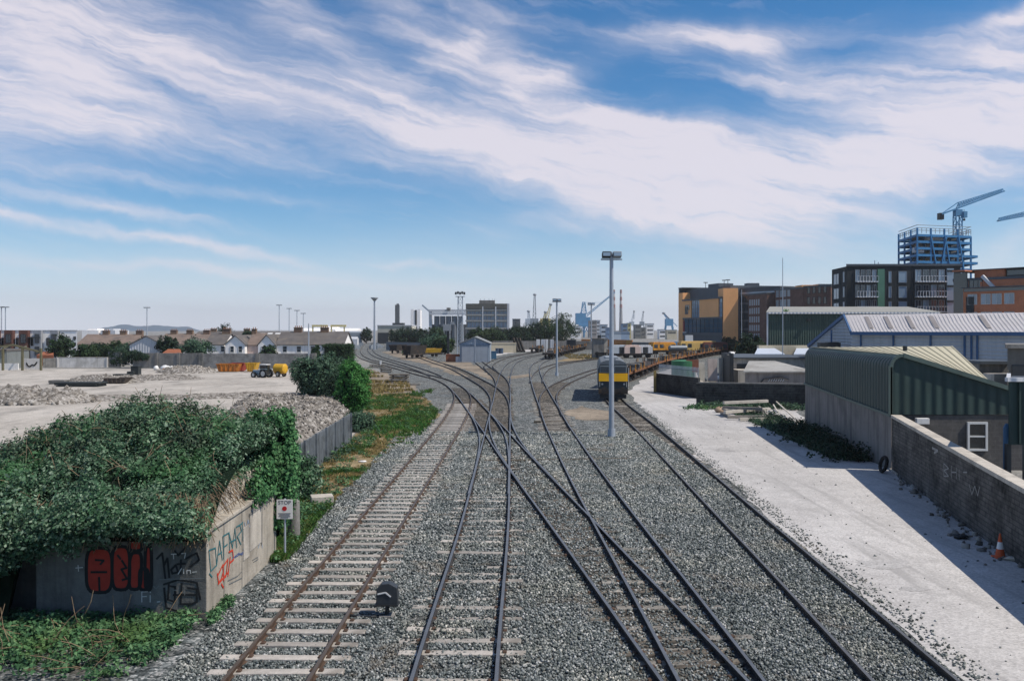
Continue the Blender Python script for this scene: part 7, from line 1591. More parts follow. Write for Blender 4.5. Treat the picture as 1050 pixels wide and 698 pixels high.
def tower_crane(label, mx, Yk, z_mast, tip, tail, w=1.6):
    t = thing('tower_crane', label, 'tower crane', (mx, Yk, 0), world_coords=True); b = MB(); lattice(b, (mx, Yk), w, 0, z_mast, 2.2, .22); b.build('mast', M_crblue, t)
    b = MB(); b.bbox(mx - w * .55, mx + w * .55, Yk - w * .55, Yk + w * .55, z_mast, z_mast + 1.6); b.bbox(mx + w * .55, mx + w * 1.1, Yk - w, Yk, z_mast - .6, z_mast + 1.0); b.build('cab', M_crblue, t)
    A, T, Q = Vector((mx, Yk, z_mast + 2)), Vector(tip), Vector(tail); b = MB(); up_ = Vector((0, 0, 1.5)); sy = Vector((0, .8, 0)); n = 18
    for s in (-1, 1): b.bar(A + sy * s, T + sy * s, .28); b.bar(A + sy * s, Q + sy * s, .32)
    b.bar(A + up_, T + up_ * .5, .2); b.bar(A + up_, Q, .2)
    for i in range(n):
        f0, f1 = i / n, (i + 1) / n; p0, p1 = A.lerp(T, f0), A.lerp(T, f1); tm = (A + up_).lerp(T + up_ * .5, (f0 + f1) / 2)
        for s in (-1, 1): b.bar(p0 + sy * s, tm, .17); b.bar(tm, p1 + sy * s, .17)
        b.bar(p0 + sy, p1 - sy, .1)
    for i in range(6):
        f0, f1 = i / 6, (i + 1) / 6; b.bar(A.lerp(Q, f0) + sy, A.lerp(Q, f1) - sy, .15); b.bar(A.lerp(Q, f0) - sy, A.lerp(Q, f1) + sy, .15)
    b.build('jib', M_crblue, t)
    b = MB(); b.box((Q.x, Q.y, Q.z - .5), (1.2, 1.4, 1.7)); b.build('counterweight', M_frame_d, t)
    return t
Yt = 232; tc_ = tower_crane('blue tower crane with a raised jib standing in the blue steel frame', xw(982, Yt), Yt, zw(213.6, Yt) - 2, (xw(1028.5, Yt), Yt, zw(196.5, Yt)), (xw(964.5, Yt), Yt, zw(220.0, Yt)))
h_ = MB(); f = .22; q = Vector((xw(988.5, Yt), Yt, zw(214.5, Yt))); h_.bar(q, q - Vector((0, 0, 2.6)), .08); h_.box(q - Vector((0, 0, 2.8)), (.5, .4, .5)); h_.build('hook', M_frame_d, tc_)
tower_crane('second blue tower crane whose level jib enters from the right edge', xw(1075, 240), 240, zw(224.5, 240), (xw(1024, 240), 240, zw(226.5, 240)), (xw(1095, 240), 240, zw(223, 240)))
# orange brick apartments
t, a, d_, n_, L_ = block('apartment_block', 'orange brick apartment block with stepped terraces at the right edge', 'apartment block', (xw(978, 150), 150), (xw(1075, 138), 138), 13, zw(287, 146), M_bricko)
PE = (a.x + d_.x * L_, a.y + d_.y * L_); U = lambda px: next(u for u in [i * .05 for i in range(int(L_ / .05) + 1)] if 525 + F * (a.x + d_.x * u) / (a.y + d_.y * u) >= px - .01)
zz = lambda py: zw(py, 146)
def vol(name, p0, p1, z0, z1, o0, o1, m_): b = MB(); slab_on(b, (a.x, a.y), PE, U(p0), U(p1), z0, z1, o0, o1); return b.build(name, m_, t)
vol('upper_wall', 993, 1024, zz(287) + .4, zz(276), -10, -2, M_bricko); vol('upper_wall', 1024, 1074, zz(287) + .4, zz(284), -10, -1.5, M_bricko); vol('penthouse', 1024.5, 1073, zz(284), zz(276), -9.5, -2.5, M_frame_d); vol('roof_slab', 978, 1074, zz(276), zz(275.2), -10.5, -1.6, M_lead)
vol('penthouse_glazing', 1025.5, 1072, zz(282.5), zz(277.5), -2.49, -2.4, G_pane); vol('link_glazing', 978.5, 992, 1, zz(279), .05, .3, G_dark); vol('balcony_band', 979, 992, zz(277.5), zz(276), -6, 1.0, M_bricko)
vol('terrace', 1005, 1022, zz(297), zz(276.5) - 2, .02, .05, M_bricko); vol('front_wing', 1003, 1074, 0, zz(296.5), .05, 5.0, M_bricko); vol('front_wing_roof', 1002, 1075, zz(296.5), zz(295.6), -.2, 5.6, M_lead); vol('clerestory', 1004, 1073, zz(300), zz(296.8), 5.01, 5.15, G_pane)
for px in (987, ): grid_windows(t, (a.x, a.y), PE, zz(300), -2.9, 3, U(988.3), 1, 1, 1.6, 2.2, M_brickred, G_sky, (2, 1), .1)
grid_windows(t, (a.x, a.y), PE, zz(294.5), -9, 1, U(1000.5), 1, 1, 2.2, 1.5, M_frame_d, G_pane, (3, 1), .07); grid_windows(t, (a.x, a.y), PE, zz(304), -1.9, 3, U(997), 1, 1, .7, 1.3, M_frame_d, G_pane, (1, 1), .07)
fa_ = a + n_ * 5.02; fe_ = (PE[0] + n_.x * 5.02, PE[1] + n_.y * 5.02)
for px in (1012.5, 1026, 1037, 1050): grid_windows(t, (fa_.x, fa_.y), fe_, zz(313), -2.9, 2, U(px), 1, 1, 1.5, 1.7, M_frame_w, G_sky, (2, 1), .07)
b = MB(); q0 = a + d_ * U(1008) + n_ * .3; q1 = a + d_ * U(1020) + n_ * .3; b.bar((q0.x, q0.y, zz(283)), (q1.x, q1.y, zz(295.5)), .5, .5); b.build('raking_parapet', M_greysh, t)
vol('recess', 1006, 1014, .5, zz(305), 5.02, 5.1, M_frame_d)

# ================================================================== right: sheds and warehouses
M_gcl = corrugated('green_cladding', (.038, .065, .054), .33, streak=.45, var=.2, col2=(.055, .075, .06)); M_gdk = corrugated('dark_green_cladding', (.028, .053, .049), .5, streak=.55, var=.18, col2=(.040, .062, .054))
M_roofpale = mat('pale_roof', (.30, .295, .265), .7, .15, .3, (.30, .29, .25), streak=.3); M_wcl = corrugated('white_cladding', (.42, .45, .49), .35, 'Z', streak=.25)
# long green warehouse
gwh = thing('warehouse', 'long dull green metal warehouse with a pale roof edge in front of the brick apartments', 'warehouse', (xw(787, 122), 122, 0), world_coords=True)
x0, x1 = xw(787, 122), xw(962, 122); zt = zw(321, 122)
b = MB(); b.prism([(x0, 122), (x1, 122), (x1, 142), (x0 * 142 / 122 + .3, 142)], 0, zt); b.build('wall', M_gcl, gwh)
b = MB(); b.add([(x0 - .3, 121.6, zt), (x1 + .3, 121.6, zt), (x1 + .3, 132, zt + 1.0), (x0 * 132 / 121.6 + .2, 132, zt + 1.0), (x0 - .3, 121.6, zt + .16), (x1 + .3, 121.6, zt + .16), (x1 + .3, 132, zt + 1.16), (x0 * 132 / 121.6 + .2, 132, zt + 1.16)], [(3, 2, 1, 0), (4, 5, 6, 7), (0, 1, 5, 4), (1, 2, 6, 5), (2, 3, 7, 6), (3, 0, 4, 7)]); b.build('roof', M_roofpale, gwh)
b = MB(); b.bbox(x0 - .1, x0 + .08, 121.9, 122.1, 0, zt); b.bbox(x0 - .2, x1, 121.55, 121.62, zt - .1, zt + .12); b.build('gutter', M_greysh, gwh)
b = MB(); q = Vector((xw(829, 122), 121.7, zw(328, 122))); b.box(q, (.5, .4, .3)); b.build('wall_lamp', M_frame_d, gwh)
b = MB(); P_, N_ = clumps([(xw(804 + i, 122), 122.2, zt + .35) for i in range(5)], [(0, 0, 1)] * 5, 16, .35); V, Fa = leaf_arrays(P_, N_, np.full(len(P_), .2)); big_mesh('roof_weed', V, Fa, LM_bright, gwh).location = -Vector(gwh['_world'])
b = MB(); b.bbox(xw(776, 118), xw(838, 118), 117, 118, 0, zw(354, 118)); tag(b.build('low_wall', M_cream), 'low cream wall along the foot of the green warehouse', 'wall')
# white warehouse with ribbed pale roof
wwh = thing('warehouse', 'big white metal warehouse with blue trim and a ribbed pale roof', 'warehouse', (xw(873, 93), 93, 0), world_coords=True)
PL, PA_, PE_ = px_at(829, 355.5, 106), px_at(867, 325.3, 97.5), px_at(873.5, 341, 93); XR = xw(1120, 93)
XE = xw(1120, 76); RR, ER = Vector((XE + 2, 80.5, PA_.z)), Vector((XE, 76, PE_.z))
b = MB(); pl0, pe0, pa0 = Vector((PL.x, PL.y, 0)), Vector((PE_.x, PE_.y, 0)), Vector((PA_.x, PA_.y, 0)); er0 = Vector((ER.x, ER.y, 0))
b.add([pl0, pa0, pe0, PE_, PA_, PL], [(0, 1, 4, 5), (1, 2, 3, 4)]); b.add([pe0, er0, ER, PE_], [(0, 1, 2, 3)]); b.build('wall', M_wcl, wwh)
b = MB(); n = 44; vs = []
M_rpw = mat('ribbed_white_roof', (.56, .53, .52), .6, .1, .2, streak=.15)
ea, eb, ra, rb = PE_ + Vector((-.35, -.5, -.05)), ER + Vector((0, -.5, -.05)), PA_ + Vector((-.3, 0, .12)), RR + Vector((0, 0, .12))
b.add([ea, eb, rb, ra, ea + Vector((0, 0, .15)), eb + Vector((0, 0, .15)), rb + Vector((0, 0, .15)), ra + Vector((0, 0, .15))], [(3, 2, 1, 0), (4, 5, 6, 7), (0, 1, 5, 4), (2, 3, 7, 6), (3, 0, 4, 7)])
b.add([ra, rb, rb + Vector((-1, 5, -1.8)), ra + Vector((1.5, 4, -1.8))], [(0, 1, 2, 3)]); rf = b.build('roof', M_rpw, wwh)
b = MB()
for i in range(60): f = i / 60; b.bar(ea.lerp(eb, f) + Vector((0, 0, .17)), ra.lerp(rb, f * .985) + Vector((0, 0, .155)), .035, .02)
b.build('roof_ribs', M_rpw, wwh)
M_rl = mat('rooflight', (.30, .27, .25), .5, .15, .5)
for px in (893, 913, 936, 961, 1014):                              # dingy rooflights
    f0 = next(q_ / 500 for q_ in range(500) if 525 + F * (ea.x + (eb.x - ea.x) * q_ / 500) / (ea.y + (eb.y - ea.y) * q_ / 500) >= px); w_ = .02; f1 = f0 + .06
    q = [ea.lerp(eb, f0), ea.lerp(eb, f0 + w_)], [ra.lerp(rb, f0 * .985), ra.lerp(rb, (f0 + w_) * .985)]
    g0 = lambda k, t_: q[0][k].lerp(q[1][k], t_) + Vector((0, 0, .20)); b = MB(); b.poly([g0(0, .18), g0(1, .18), g0(1, .86), g0(0, .86)]); b.build('rooflight', M_rl, wwh)
M_btrim = mat('blue_trim', (.055, .12, .24), .5, .1, .5)
b = MB(); b.bar(ea + Vector((0, -.03, -.02)), eb + Vector((0, -.03, -.02)), .16, .35); b.bar(PL + Vector((-.1, -.1, .1)), PA_ + Vector((-.25, -.15, .2)), .2, .35); b.bar(PA_ + Vector((-.25, -.15, .2)), ea + Vector((0, -.1, .1)), .18, .3); b.build('blue_trim', M_btrim, wwh)
for px in (882, 915, 953, 988, 995, 1001):
    f0 = next(q_ / 500 for q_ in range(500) if 525 + F * (PE_.x + (ER.x - PE_.x) * q_ / 500) / (PE_.y + (ER.y - PE_.y) * q_ / 500) >= px); q = PE_.lerp(ER, f0); b = MB(); b.bbox(q.x - .07, q.x + .07, q.y - .22, q.y - .05, 0, PE_.z - .2); b.build('downpipe', M_btrim, wwh)
b = MB(); b.bar((xw(851.5, 99), 98.7, 0), (xw(851.5, 99), 98.7, zw(338, 99)), .16); b.build('downpipe', M_btrim, wwh)
b = MB(); b.box(px_at(850, 354, 96), (2.2, 1, .6)); b.box(px_at(853, 352.6, 96), (1.2, .8, .4)); tag(b.build('air_unit', M_frame_d), 'dark air unit in front of the white warehouse gable', 'air unit')
# green shed with cream ribbed roof
gsh = thing('shed', 'dark green metal shed with cream ribbed roof on a concrete base beside the road', 'shed', (17.8, 41.2, 0), world_coords=True)
c0, c1 = Vector((17.8, 41.2)), Vector((19.6, 58.7)); ex = Vector((26.0, 41.2)); zc0, zc1 = 2.62, 3.05
dE = (c1 - c0).normalized(); nE = Vector((-dE.y, dE.x))                            # outward = -X side
b = MB()
# eave side: rounded top
def eave_prof(c, zb, top): 
    out = [Vector((c.x, c.y, zb)), Vector((c.x, c.y, top - .55))]
    for k in range(1, 7): t_ = math.pi / 2 * k / 6; out.append(Vector((c.x + .55 * (1 - math.cos(t_)), c.y, top - .55 + .55 * math.sin(t_))))
    return out
E0, E1 = eave_prof(c0, zc0, 5.40), eave_prof(c1, zc1, 5.40); n = len(E0)
b.add(E0 + E1, [(i, n + i, n + i + 1, i + 1) for i in range(n - 1)], 0, False); b.build('eave_wall', M_gdk, gsh)
gz = lambda x: 5.40 if x < 18.4 else (5.40 - (x - 18.4) * .315)
xs_g = [18.35, 19.5, 20.6, 21.8, 23.1, 24.2, 25.2]
b = MB(); top = [Vector((x, 41.2, gz(x))) for x in xs_g]; b.poly([Vector((17.8, 41.2, zc0))] + [Vector((xs_g[-1], 41.2, zc0))] + top[::-1] + E0[1:-1][::-1]); b.build('gable_wall', M_gdk, gsh)
b = MB(); M_flash = mat('green_flashing', (.10, .135, .115), .5, .15, 1, streak=.2)
for p, q in zip(top[:-1], top[1:]): b.bar(p + Vector((0, -.06, 0)), q + Vector((0, -.06, 0)), .14, .2)
for p, q in zip(E0[:-1], E0[1:]): b.bar(p + Vector((-.02, -.05, 0)), q + Vector((-.02, -.05, 0)), .12, .14)
b.bar((17.74, 41.15, zc0), (17.74, 41.15, 4.9), .14); b.bar((17.74, 41.1, zc0 - .04), (19.55, 58.7, zc1 - .04), .12, .12); b.build('flashing', M_flash, gsh)
# ribbed cream roof: ruled between the level back edge and the falling front edge
M_crm = mat('cream_roof', (.52, .475, .335), .6, .1, .3, (.40, .36, .25), streak=.2)
D_ = Vector((29.4, 58.7, 5.5)); C_ = Vector((22.6, 41.5, gz(22.6) + .02)); A_r, B_r = Vector((20.05, 58.7, 5.42)), Vector((18.4, 41.5, 5.40))
b = MB(); nu, nv = 34, 10
pt = lambda u, v: B_r.lerp(C_, u).lerp(A_r.lerp(D_, u), v)
b.add([pt(i / nu, j / nv) for j in range(nv + 1) for i in range(nu + 1)], [(j * (nu + 1) + i, j * (nu + 1) + i + 1, (j + 1) * (nu + 1) + i + 1, (j + 1) * (nu + 1) + i) for j in range(nv) for i in range(nu)]); b.build('roof', M_crm, gsh)
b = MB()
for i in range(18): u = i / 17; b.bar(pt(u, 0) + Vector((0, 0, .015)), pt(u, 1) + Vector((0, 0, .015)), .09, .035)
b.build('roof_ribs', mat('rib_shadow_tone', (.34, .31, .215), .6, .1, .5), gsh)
b = MB(); b.add([C_, D_, Vector((29.4, 58.7, 0)), Vector((22.6, 41.6, 0))], [(0, 1, 2, 3)]); b.add([C_, Vector((25.2, 41.3, gz(25.2))), Vector((30.2, 50, gz(25.2) - .2)), Vector((24.6, 47, 3.9))], [(0, 1, 2, 3)]); b.build('side_roof', M_gdk, gsh)
b = MB(); M_cbase = mat('stained_concrete', (.235, .215, .20), .95, .2, .9, (.16, .145, .135), bump=.3, bscale=12, streak=.8, obj=False)
b.add([(17.8, 41.2, -.1), (19.6, 58.7, -.1), (20.0, 58.7, -.1), (18.2, 41.2, -.1), (17.8, 41.2, zc0), (19.6, 58.7, zc1), (20.0, 58.7, zc1), (18.2, 41.2, zc0)], [(0, 1, 5, 4), (1, 2, 6, 5), (2, 3, 7, 6), (3, 0, 4, 7), (4, 5, 6, 7)]); b.build('concrete_base', M_cbase, gsh)
M_baseb = brick('shed_brick', (.10, .095, .09), (.085, .08, .078), (.11, .105, .10), bw=.45, bh=.2, stain=.4)
b = MB(); b.bbox(18.22, 25.4, 41.25, 41.6, 0, zc0 - .03); b.build('gable_base', M_baseb, gsh)
window(gsh, Vector((0, 41.24)), Vector((1, 0)), Vector((0, -1)), xw(1002, 41.2), zw(462, 41.2), .95, 1.35, M_frame_w, G_dark, (1, 2), .1, .1)
b = MB(); b.box((xw(943, 41.2), 40.95, zw(431, 41.2)), (.6, .22, .28)); b.build('meter_box', M_white, gsh, bevel=.02)
b = MB(); b.cone((20.6, 46, 5.5), (20.6, 46, 5.75), .12, .12, 8); b.build('vent', M_frame_d, gsh)
# boundary wall running towards us
M_bw = brick('road_wall_brick', (.12, .112, .103), (.082, .078, .073), (.06, .057, .054), bw=.6, bh=.15, stain=.75, msize=.016)
w0, w1 = Vector((17.75, 41.0)), Vector((10.9, 9.3)); rw = thing('boundary_wall', 'long weathered brick wall with a concrete coping beside the pale road', 'wall', (17.75, 41, 0), world_coords=True)
d3 = (w1 - w0); L3 = d3.length; d3 /= L3; n3 = Vector((d3.y, -d3.x)) 
b = MB(); bc = MB(); K = 24
for i in range(K):
    f0, f1 = i / K, (i + 1) / K; h0_, h1_ = 2.50 - .75 * f0, 2.50 - .75 * f1; p, q = w0 + d3 * L3 * f0, w0 + d3 * L3 * f1
    o_ = -n3 * .35 if n3.x < 0 else n3 * .35
    vs = [(p.x, p.y, -.1), (q.x, q.y, -.1), (q.x + o_.x, q.y + o_.y, -.1), (p.x + o_.x, p.y + o_.y, -.1)]; b.add(vs + [(v[0], v[1], h) for v, h in zip(vs, (h0_, h1_, h1_, h0_))], [(0, 1, 5, 4), (2, 3, 7, 6), (4, 5, 6, 7)])
    e_ = o_ * -.14; vs = [(p.x + e_.x, p.y + e_.y), (q.x + e_.x, q.y + e_.y), (q.x + o_.x * 1.14, q.y + o_.y * 1.14), (p.x + o_.x * 1.14, p.y + o_.y * 1.14)]; hs_ = (h0_, h1_, h1_, h0_); jz = rnd.uniform(0, .015)
    bc.add([(v[0], v[1], h + .002) for v, h in zip(vs, hs_)] + [(v[0], v[1], h + .13 + jz) for v, h in zip(vs, hs_)], [(3, 2, 1, 0), (4, 5, 6, 7), (0, 1, 5, 4), (1, 2, 6, 5), (2, 3, 7, 6), (3, 0, 4, 7)])
b.build('wall_face', M_bw, rw); bc.build('coping', M_conc2, rw)
def wall_pt(px, py):                                              # a spot on that wall's road face seen at (px, py)
    k = (px - 525) / F; f = (w0.x - k * w0.y) / (k * d3.y - d3.x); q = w0 + d3 * f; return Vector((q.x, q.y, zw(py, q.y)))
nw = n3 if n3.x < 0 else -n3
def wall_spray(sts, w, m):
    b = MB(); i_ = 0
    for st_ in sts:
        P = [wall_pt(*q) for q in st_]
        for p, q in zip(P[:-1], P[1:]):
            i_ += 1; dd = q - p; s_ = Vector((0, 0, 1)).cross(Vector((nw.x, nw.y, 0))); u_ = Vector((dd.dot(s_), dd.z)); nn = Vector((-u_.y, u_.x)).normalized() * w / 2; off_ = Vector((nw.x, nw.y, 0)) * (.008 + i_ * .0005)
            o3 = s_ * nn.x + Vector((0, 0, nn.y)); b.poly([p + o3 + off_, q + o3 + off_, q - o3 + off_, p - o3 + off_])
    b.build('graffiti', m, rw)
wall_spray([[(968, 475), (968, 488)], [(968, 475), (973, 480), (968, 482), (973, 488), (968, 488)], [(976, 477), (976, 490)], [(976, 484), (981, 484)], [(981, 479), (981, 491)], [(984, 481), (984, 492)], [(988, 484), (992, 484)], [(994, 496), (997, 507), (1000, 498)], [(1000, 498), (1003, 508), (1005, 499)]], .045, mat('chalk', (.30, .295, .28), .9, .3, 8))
wall_spray([[(956, 459), (962, 462), (958, 464)]], .09, mat('chalk', (.30, .295, .28), .9, .3, 8))
# tyre and rod at the wall foot, cone, litter
q = Vector((17.1, 40.4)); b = MB()
for i in range(20):
    a0, a1 = 2 * math.pi * i / 20, 2 * math.pi * (i + 1) / 20; c = lambda a: Vector((q.x + .08 * math.sin(a), q.y - .32 * math.cos(a), .42 + .32 * math.sin(a))); b.cone(c(a0), c(a1), .08, .08, 8)
tag(b.build('tyre', M_tyre, None, (q.x, q.y, 0)), 'black tyre leaning at the foot of the green shed corner', 'tyre')
b = MB(); b.bar(gnd(912, 480, .06), gnd(920, 486, .06), .07); tag(b.build('timber_rod', M_conc2), 'short pale timber lying by the tyre at the wall foot', 'timber')
p = gnd(1025.5, 572); cn = thing('traffic_cone', 'orange traffic cone with a white band at the foot of the weathered wall', 'traffic cone', (p.x, p.y, .014))
M_cone = mat('cone_orange', (.55, .095, .03), .55, .15, 4)
b = MB(); b.box((0, 0, .02), (.36, .36, .04)); b.build('base', M_cone, cn, bevel=.01)
b = MB(); b.cone((0, 0, .04), (0, 0, .26), .135, .096, 20, 0, True, False); b.cone((0, 0, .46), (0, 0, .70), .06, .022, 20, 0, True, True); b.build('body', M_cone, cn)
b = MB(); b.cone((0, 0, .26), (0, 0, .46), .098, .062, 20, 0, True, False); b.build('band', M_white, cn)
for px, py, s_, lb in ((985, 552, .3, 'crumpled dark rag on the road left of the traffic cone'), (1042, 575, .3, 'pale scrap lying right of the traffic cone')):
    q = gnd(px, py); b = MB(); b.ball((q.x, q.y, .07), (s_, s_ * .7, .07), 9, 5, jit=.35); tag(b.build('litter', M_black if 'dark' in lb else M_conc2), lb, 'litter')
pts = [wall_pt(925 + rnd.random() * 125, 500) for _ in range(90)]; P = np.array([(p.x + nw.x * abs(rnd.gauss(.2, .3)), p.y + nw.y * .3, .03) for p in pts]); struct(stones('wall_debris', P, nrng.uniform(.05, .2, len(P)), M_rstone), 'stuff')
# green kiosk on legs at the right edge
Yk = 31; x0, x1 = xw(1034, Yk), xw(1120, Yk); zk0, zk1 = zw(456, Yk), zw(391, Yk)
ks = thing('cabin', 'dark green ribbed cabin raised on posts behind the wall at the right edge', 'cabin', ((x0 + x1) / 2, Yk, 0), world_coords=True)
sk_x = lambda y: x0 * y / Yk + .02
b = MB(); b.prism([(x0, Yk), (x1, Yk), (x1 + 2, Yk + 3), (sk_x(Yk + 3), Yk + 3)], zk0, zk1); b.build('wall', M_gdk, ks)
b = MB()
for i in range(9): x = x0 + (x1 - x0) * i / 9; b.box((x + .05, Yk - .04, (zk0 + zk1) / 2), (.07, .07, zk1 - zk0 - .1))
b.build('ribs', M_gdk, ks)
b = MB(); b.bbox(x0 - .1, x1 + .1, Yk - .14, Yk + .05, zk1, zk1 + .14); b.bar((x0, Yk, zk1 + .07), (sk_x(Yk + 3), Yk + 3, zk1 + .07), .13, .14); b.build('roof_edge', M_greysh, ks)
b = MB(); b.prism([(x0 + .1, Yk + .06), (x1, Yk + .06), (x1 + 2, Yk + 2.9), (sk_x(Yk + 2.9) + .1, Yk + 2.9)], zk1 + .01, zk1 + .05); b.build('roof', M_frame_d, ks)
for x in (x0 + .15, x0 + 1.4, x1 - .2): b = MB(); b.box((x, Yk + .3, zk0 / 2), (.16, .16, zk0)); b.build('post', M_frame_d, ks)
b = MB(); b.bbox(x0 + 2.0, x1, Yk + 1, Yk + 2.6, 0, zk0 - .02); b.build('plinth', M_concd, ks)
q = px_at(1032.5, 445, 33); b = MB(); b.cone((q.x, q.y, 0), (q.x, q.y, q.z + .25), .13, .13, 12); b.cone((q.x, q.y, q.z + .25), (q.x, q.y, q.z + .4), .13, .05, 12); tag(b.build('gas_cylinder', mat('cyl_blue', (.05, .13, .24), .5, .1, 3)), 'tall blue gas cylinder beside the raised green cabin', 'gas cylinder')
Yk = 62; x0, x1 = xw(1033, Yk), xw(1100, Yk); ds = thing('shed', 'small brownish shed with a dark sagging eave above the raised green cabin', 'shed', (x0, Yk, 0), world_coords=True)
b = MB(); b.prism([(x0, Yk), (x1, Yk), (x1 + 4, Yk + 6), (x0 * (Yk + 6) / Yk, Yk + 6)], 0, zw(357, Yk)); b.build('wall', mat('umber_wall', (.16, .145, .125), .9, .2, .8, streak=.4), ds); b = MB(); b.prism([(x0 - .3, Yk - .3), (x1, Yk - .3), (x1 + 4, Yk + 6), (x0 * (Yk + 6) / Yk - .2, Yk + 6)], zw(357, Yk), zw(353, Yk)); b.build('roof', M_concd, ds); b = MB(); b.bbox(x0 + .3, x1, Yk - .05, Yk - .01, 0, zw(374, Yk)); b.build('doorway', M_frame_d, ds)
Yk = 70; ls = thing('shed', 'low grey shed roof between the white warehouse and the cream ribbed roof', 'shed', (xw(1000, Yk), Yk, 0), world_coords=True)
b = MB(); b.bbox(xw(985, Yk) + 1.5, xw(1034, Yk), Yk, Yk + 3, 0, zw(373, Yk)); b.build('wall', M_concd, ls); b = MB(); b.bbox(xw(984, Yk) + 1.4, xw(1034, Yk), Yk - .4, Yk + 3.2, zw(373, Yk), zw(370, Yk)); b.build('roof', M_lead, ls)
b = MB(); b.box((xw(1018, Yk), Yk - 1.6, zw(383, Yk) / 2), (2.4, 1.6, zw(381, Yk))); tag(b.build('stored_crates', M_conc2), 'pale crates under the low grey shed roof', 'crates')

# low concrete sheds by the road, dark yard walls, palisade
M_flat = mat('asbestos_roof', (.36, .35, .325), .85, .2, .5, (.24, .225, .20), streak=.3)
def lowshed(label, x0, x1, Yk, pyt, depth, wall_m, roof_m, rise=.35, x0b=None):
    t = thing('shed', label, 'shed', (xw(x0, Yk), Yk, 0), world_coords=True); X0, X1, Z = xw(x0, Yk), xw(x1, Yk), zw(pyt, Yk); Xb = X0 * (Yk + depth) / Yk + .4; b = MB(); b.prism([(X0, Yk), (X1, Yk), (X1, Yk + depth), (Xb, Yk + depth)], 0, Z); b.build('wall', wall_m, t)
    b = MB(); P = [(X0 - .25, Yk - .35, Z + .02), (X1 + .25, Yk - .35, Z + .02), (X1 + .25, Yk + depth + .3, Z + rise), (Xb + .1, Yk + depth + .3, Z + rise)]; Q = [(p[0], p[1], p[2] + .14) for p in P]; b.add(P + Q, [(3, 2, 1, 0), (4, 5, 6, 7), (0, 1, 5, 4), (1, 2, 6, 5), (2, 3, 7, 6), (3, 0, 4, 7)]); b.build('roof', roof_m, t); return t
s1_ = lowshed('low grey shed with a weathered sheet roof just behind the dark block wall', 764, 832, 84, 382, 12, M_cbase, M_flat, .55)
b = MB()
for p, q in (((777, 392), (780, 388.5)), ((780, 388.5), (797, 386)), ((797, 386), (806, 389))): b.bar(px_at(p[0] + 3, p[1], 83.95), px_at(q[0] + 3, q[1], 83.95), .3, .02)
b.build('graffiti', GP['black'], s1_); b = MB()
for k in range(7): b.bar(px_at(788 + k * 2.4, 391, 83.93), px_at(789.5 + k * 2.4, 388.6, 83.93), .16, .02)
b.build('graffiti', M_white, s1_)
s2_ = lowshed('long low concrete shed with a dark flat roof left of the white skylight', 749, 832, 104, 367.5, 12, M_conc2, M_lead, .1)
b = MB(); b.bbox(xw(755.5, 104), xw(774, 104), 103.9, 103.97, zw(378, 104), zw(373, 104)); b.build('window_band', M_frame_d, s2_); b = MB(); b.bbox(xw(749, 104), xw(762, 104), 100.5, 103.9, 0, zw(378, 104)); b.build('porch', M_conc2, s2_)
sk_ = lowshed('small shed with a bright white-blue sloping roof behind the long low concrete shed', 775, 802, 122 - 9, 364, 6, M_concd, mat('sky_roof', (.50, .55, .62), .5, .1, .5), 1.0)
sk2 = lowshed('second bright sloping roof shed half hidden by the green shed', 815, 845, 113, 364, 6, M_concd, mat('sky_roof', (.50, .55, .62), .5, .1, .5), 1.0)
dw = wall_run('boundary_wall', 'dark soot-stained block wall behind the pile of pale beams', [(xw(717, 75), 75), (xw(829, 73), 73)], zw(393, 75), .3, M_brickd, (.10, .04, M_concd), (4.5, .5, .0), M_brickd)
b = MB(); b.poly([px_at(x, y, 74.85) for x, y in ((733, 399), (741, 397.5), (747, 400), (741, 402), (735, 402.5))]); b.build('faded_tag', GP['dim'], dw)
lamp('thin tall aerial mast rising above the long low concrete shed', 802.6, 374, 265, 108, .05, 'none', cat='mast')
# road-side fence: dark panel below, palisade above
fw_ = wall_run('boundary_wall', 'dark mesh-covered low wall with an olive end post beside the road', [(xw(672, 93), 93), (xw(716, 84), 84)], zw(384, 90), .2, M_brickd)
b = MB(); x = xw(672.5, 92.6); b.box((x - .1, 92.6, 1.15), (.25, .25, 2.3)); b.build('end_post', mat('olive_post', (.28, .20, .07), .8, .2, 2), fw_)
pf = thing('palisade_fence', 'pale thin palisade fence standing behind the dark mesh-covered low wall', 'fence', (xw(676, 95), 95, 0), world_coords=True)
b = MB(); a_, d_, n_, L_ = line((xw(676, 95), 95), (xw(716, 86), 86))
for i in range(34): q = a_ + d_ * (L_ * i / 33); b.box((q.x, q.y, 1.45), (.06, .05, 2.9))
b.build('pales', M_galv, pf)
for z in (1.2, 2.6): b = MB(); b.bar((a_.x, a_.y + .05, z), ((a_ + d_ * L_).x, (a_ + d_ * L_).y + .05, z), .06); b.build('rail', M_galv, pf)
q = px_at(700.5, 375, 100); b = MB(); b.cone((q.x, q.y, 0), (q.x, q.y, zw(370, 100)), 1.35, 1.35, 18); b.cone((q.x, q.y, zw(370, 100)), (q.x, q.y, zw(369, 100)), 1.35, .8, 18); tag(b.build('tank', mat('tank_green', (.045, .16, .075), .6, .25, 1, streak=.3)), 'round dark green tank behind the palisade fence', 'tank')
b = MB(); b.box((xw(710, 99), 99, zw(375, 99)), (1.4, .1, 1.4)); b.bar((xw(710, 99), 99.1, 0), (xw(710, 99), 99.1, zw(373, 99)), .12); tag(b.build('notice_board', mat('red_brown_board', (.24, .09, .055), .8, .3, 2)), 'red-brown square board behind the palisade fence, right of the green tank', 'board')
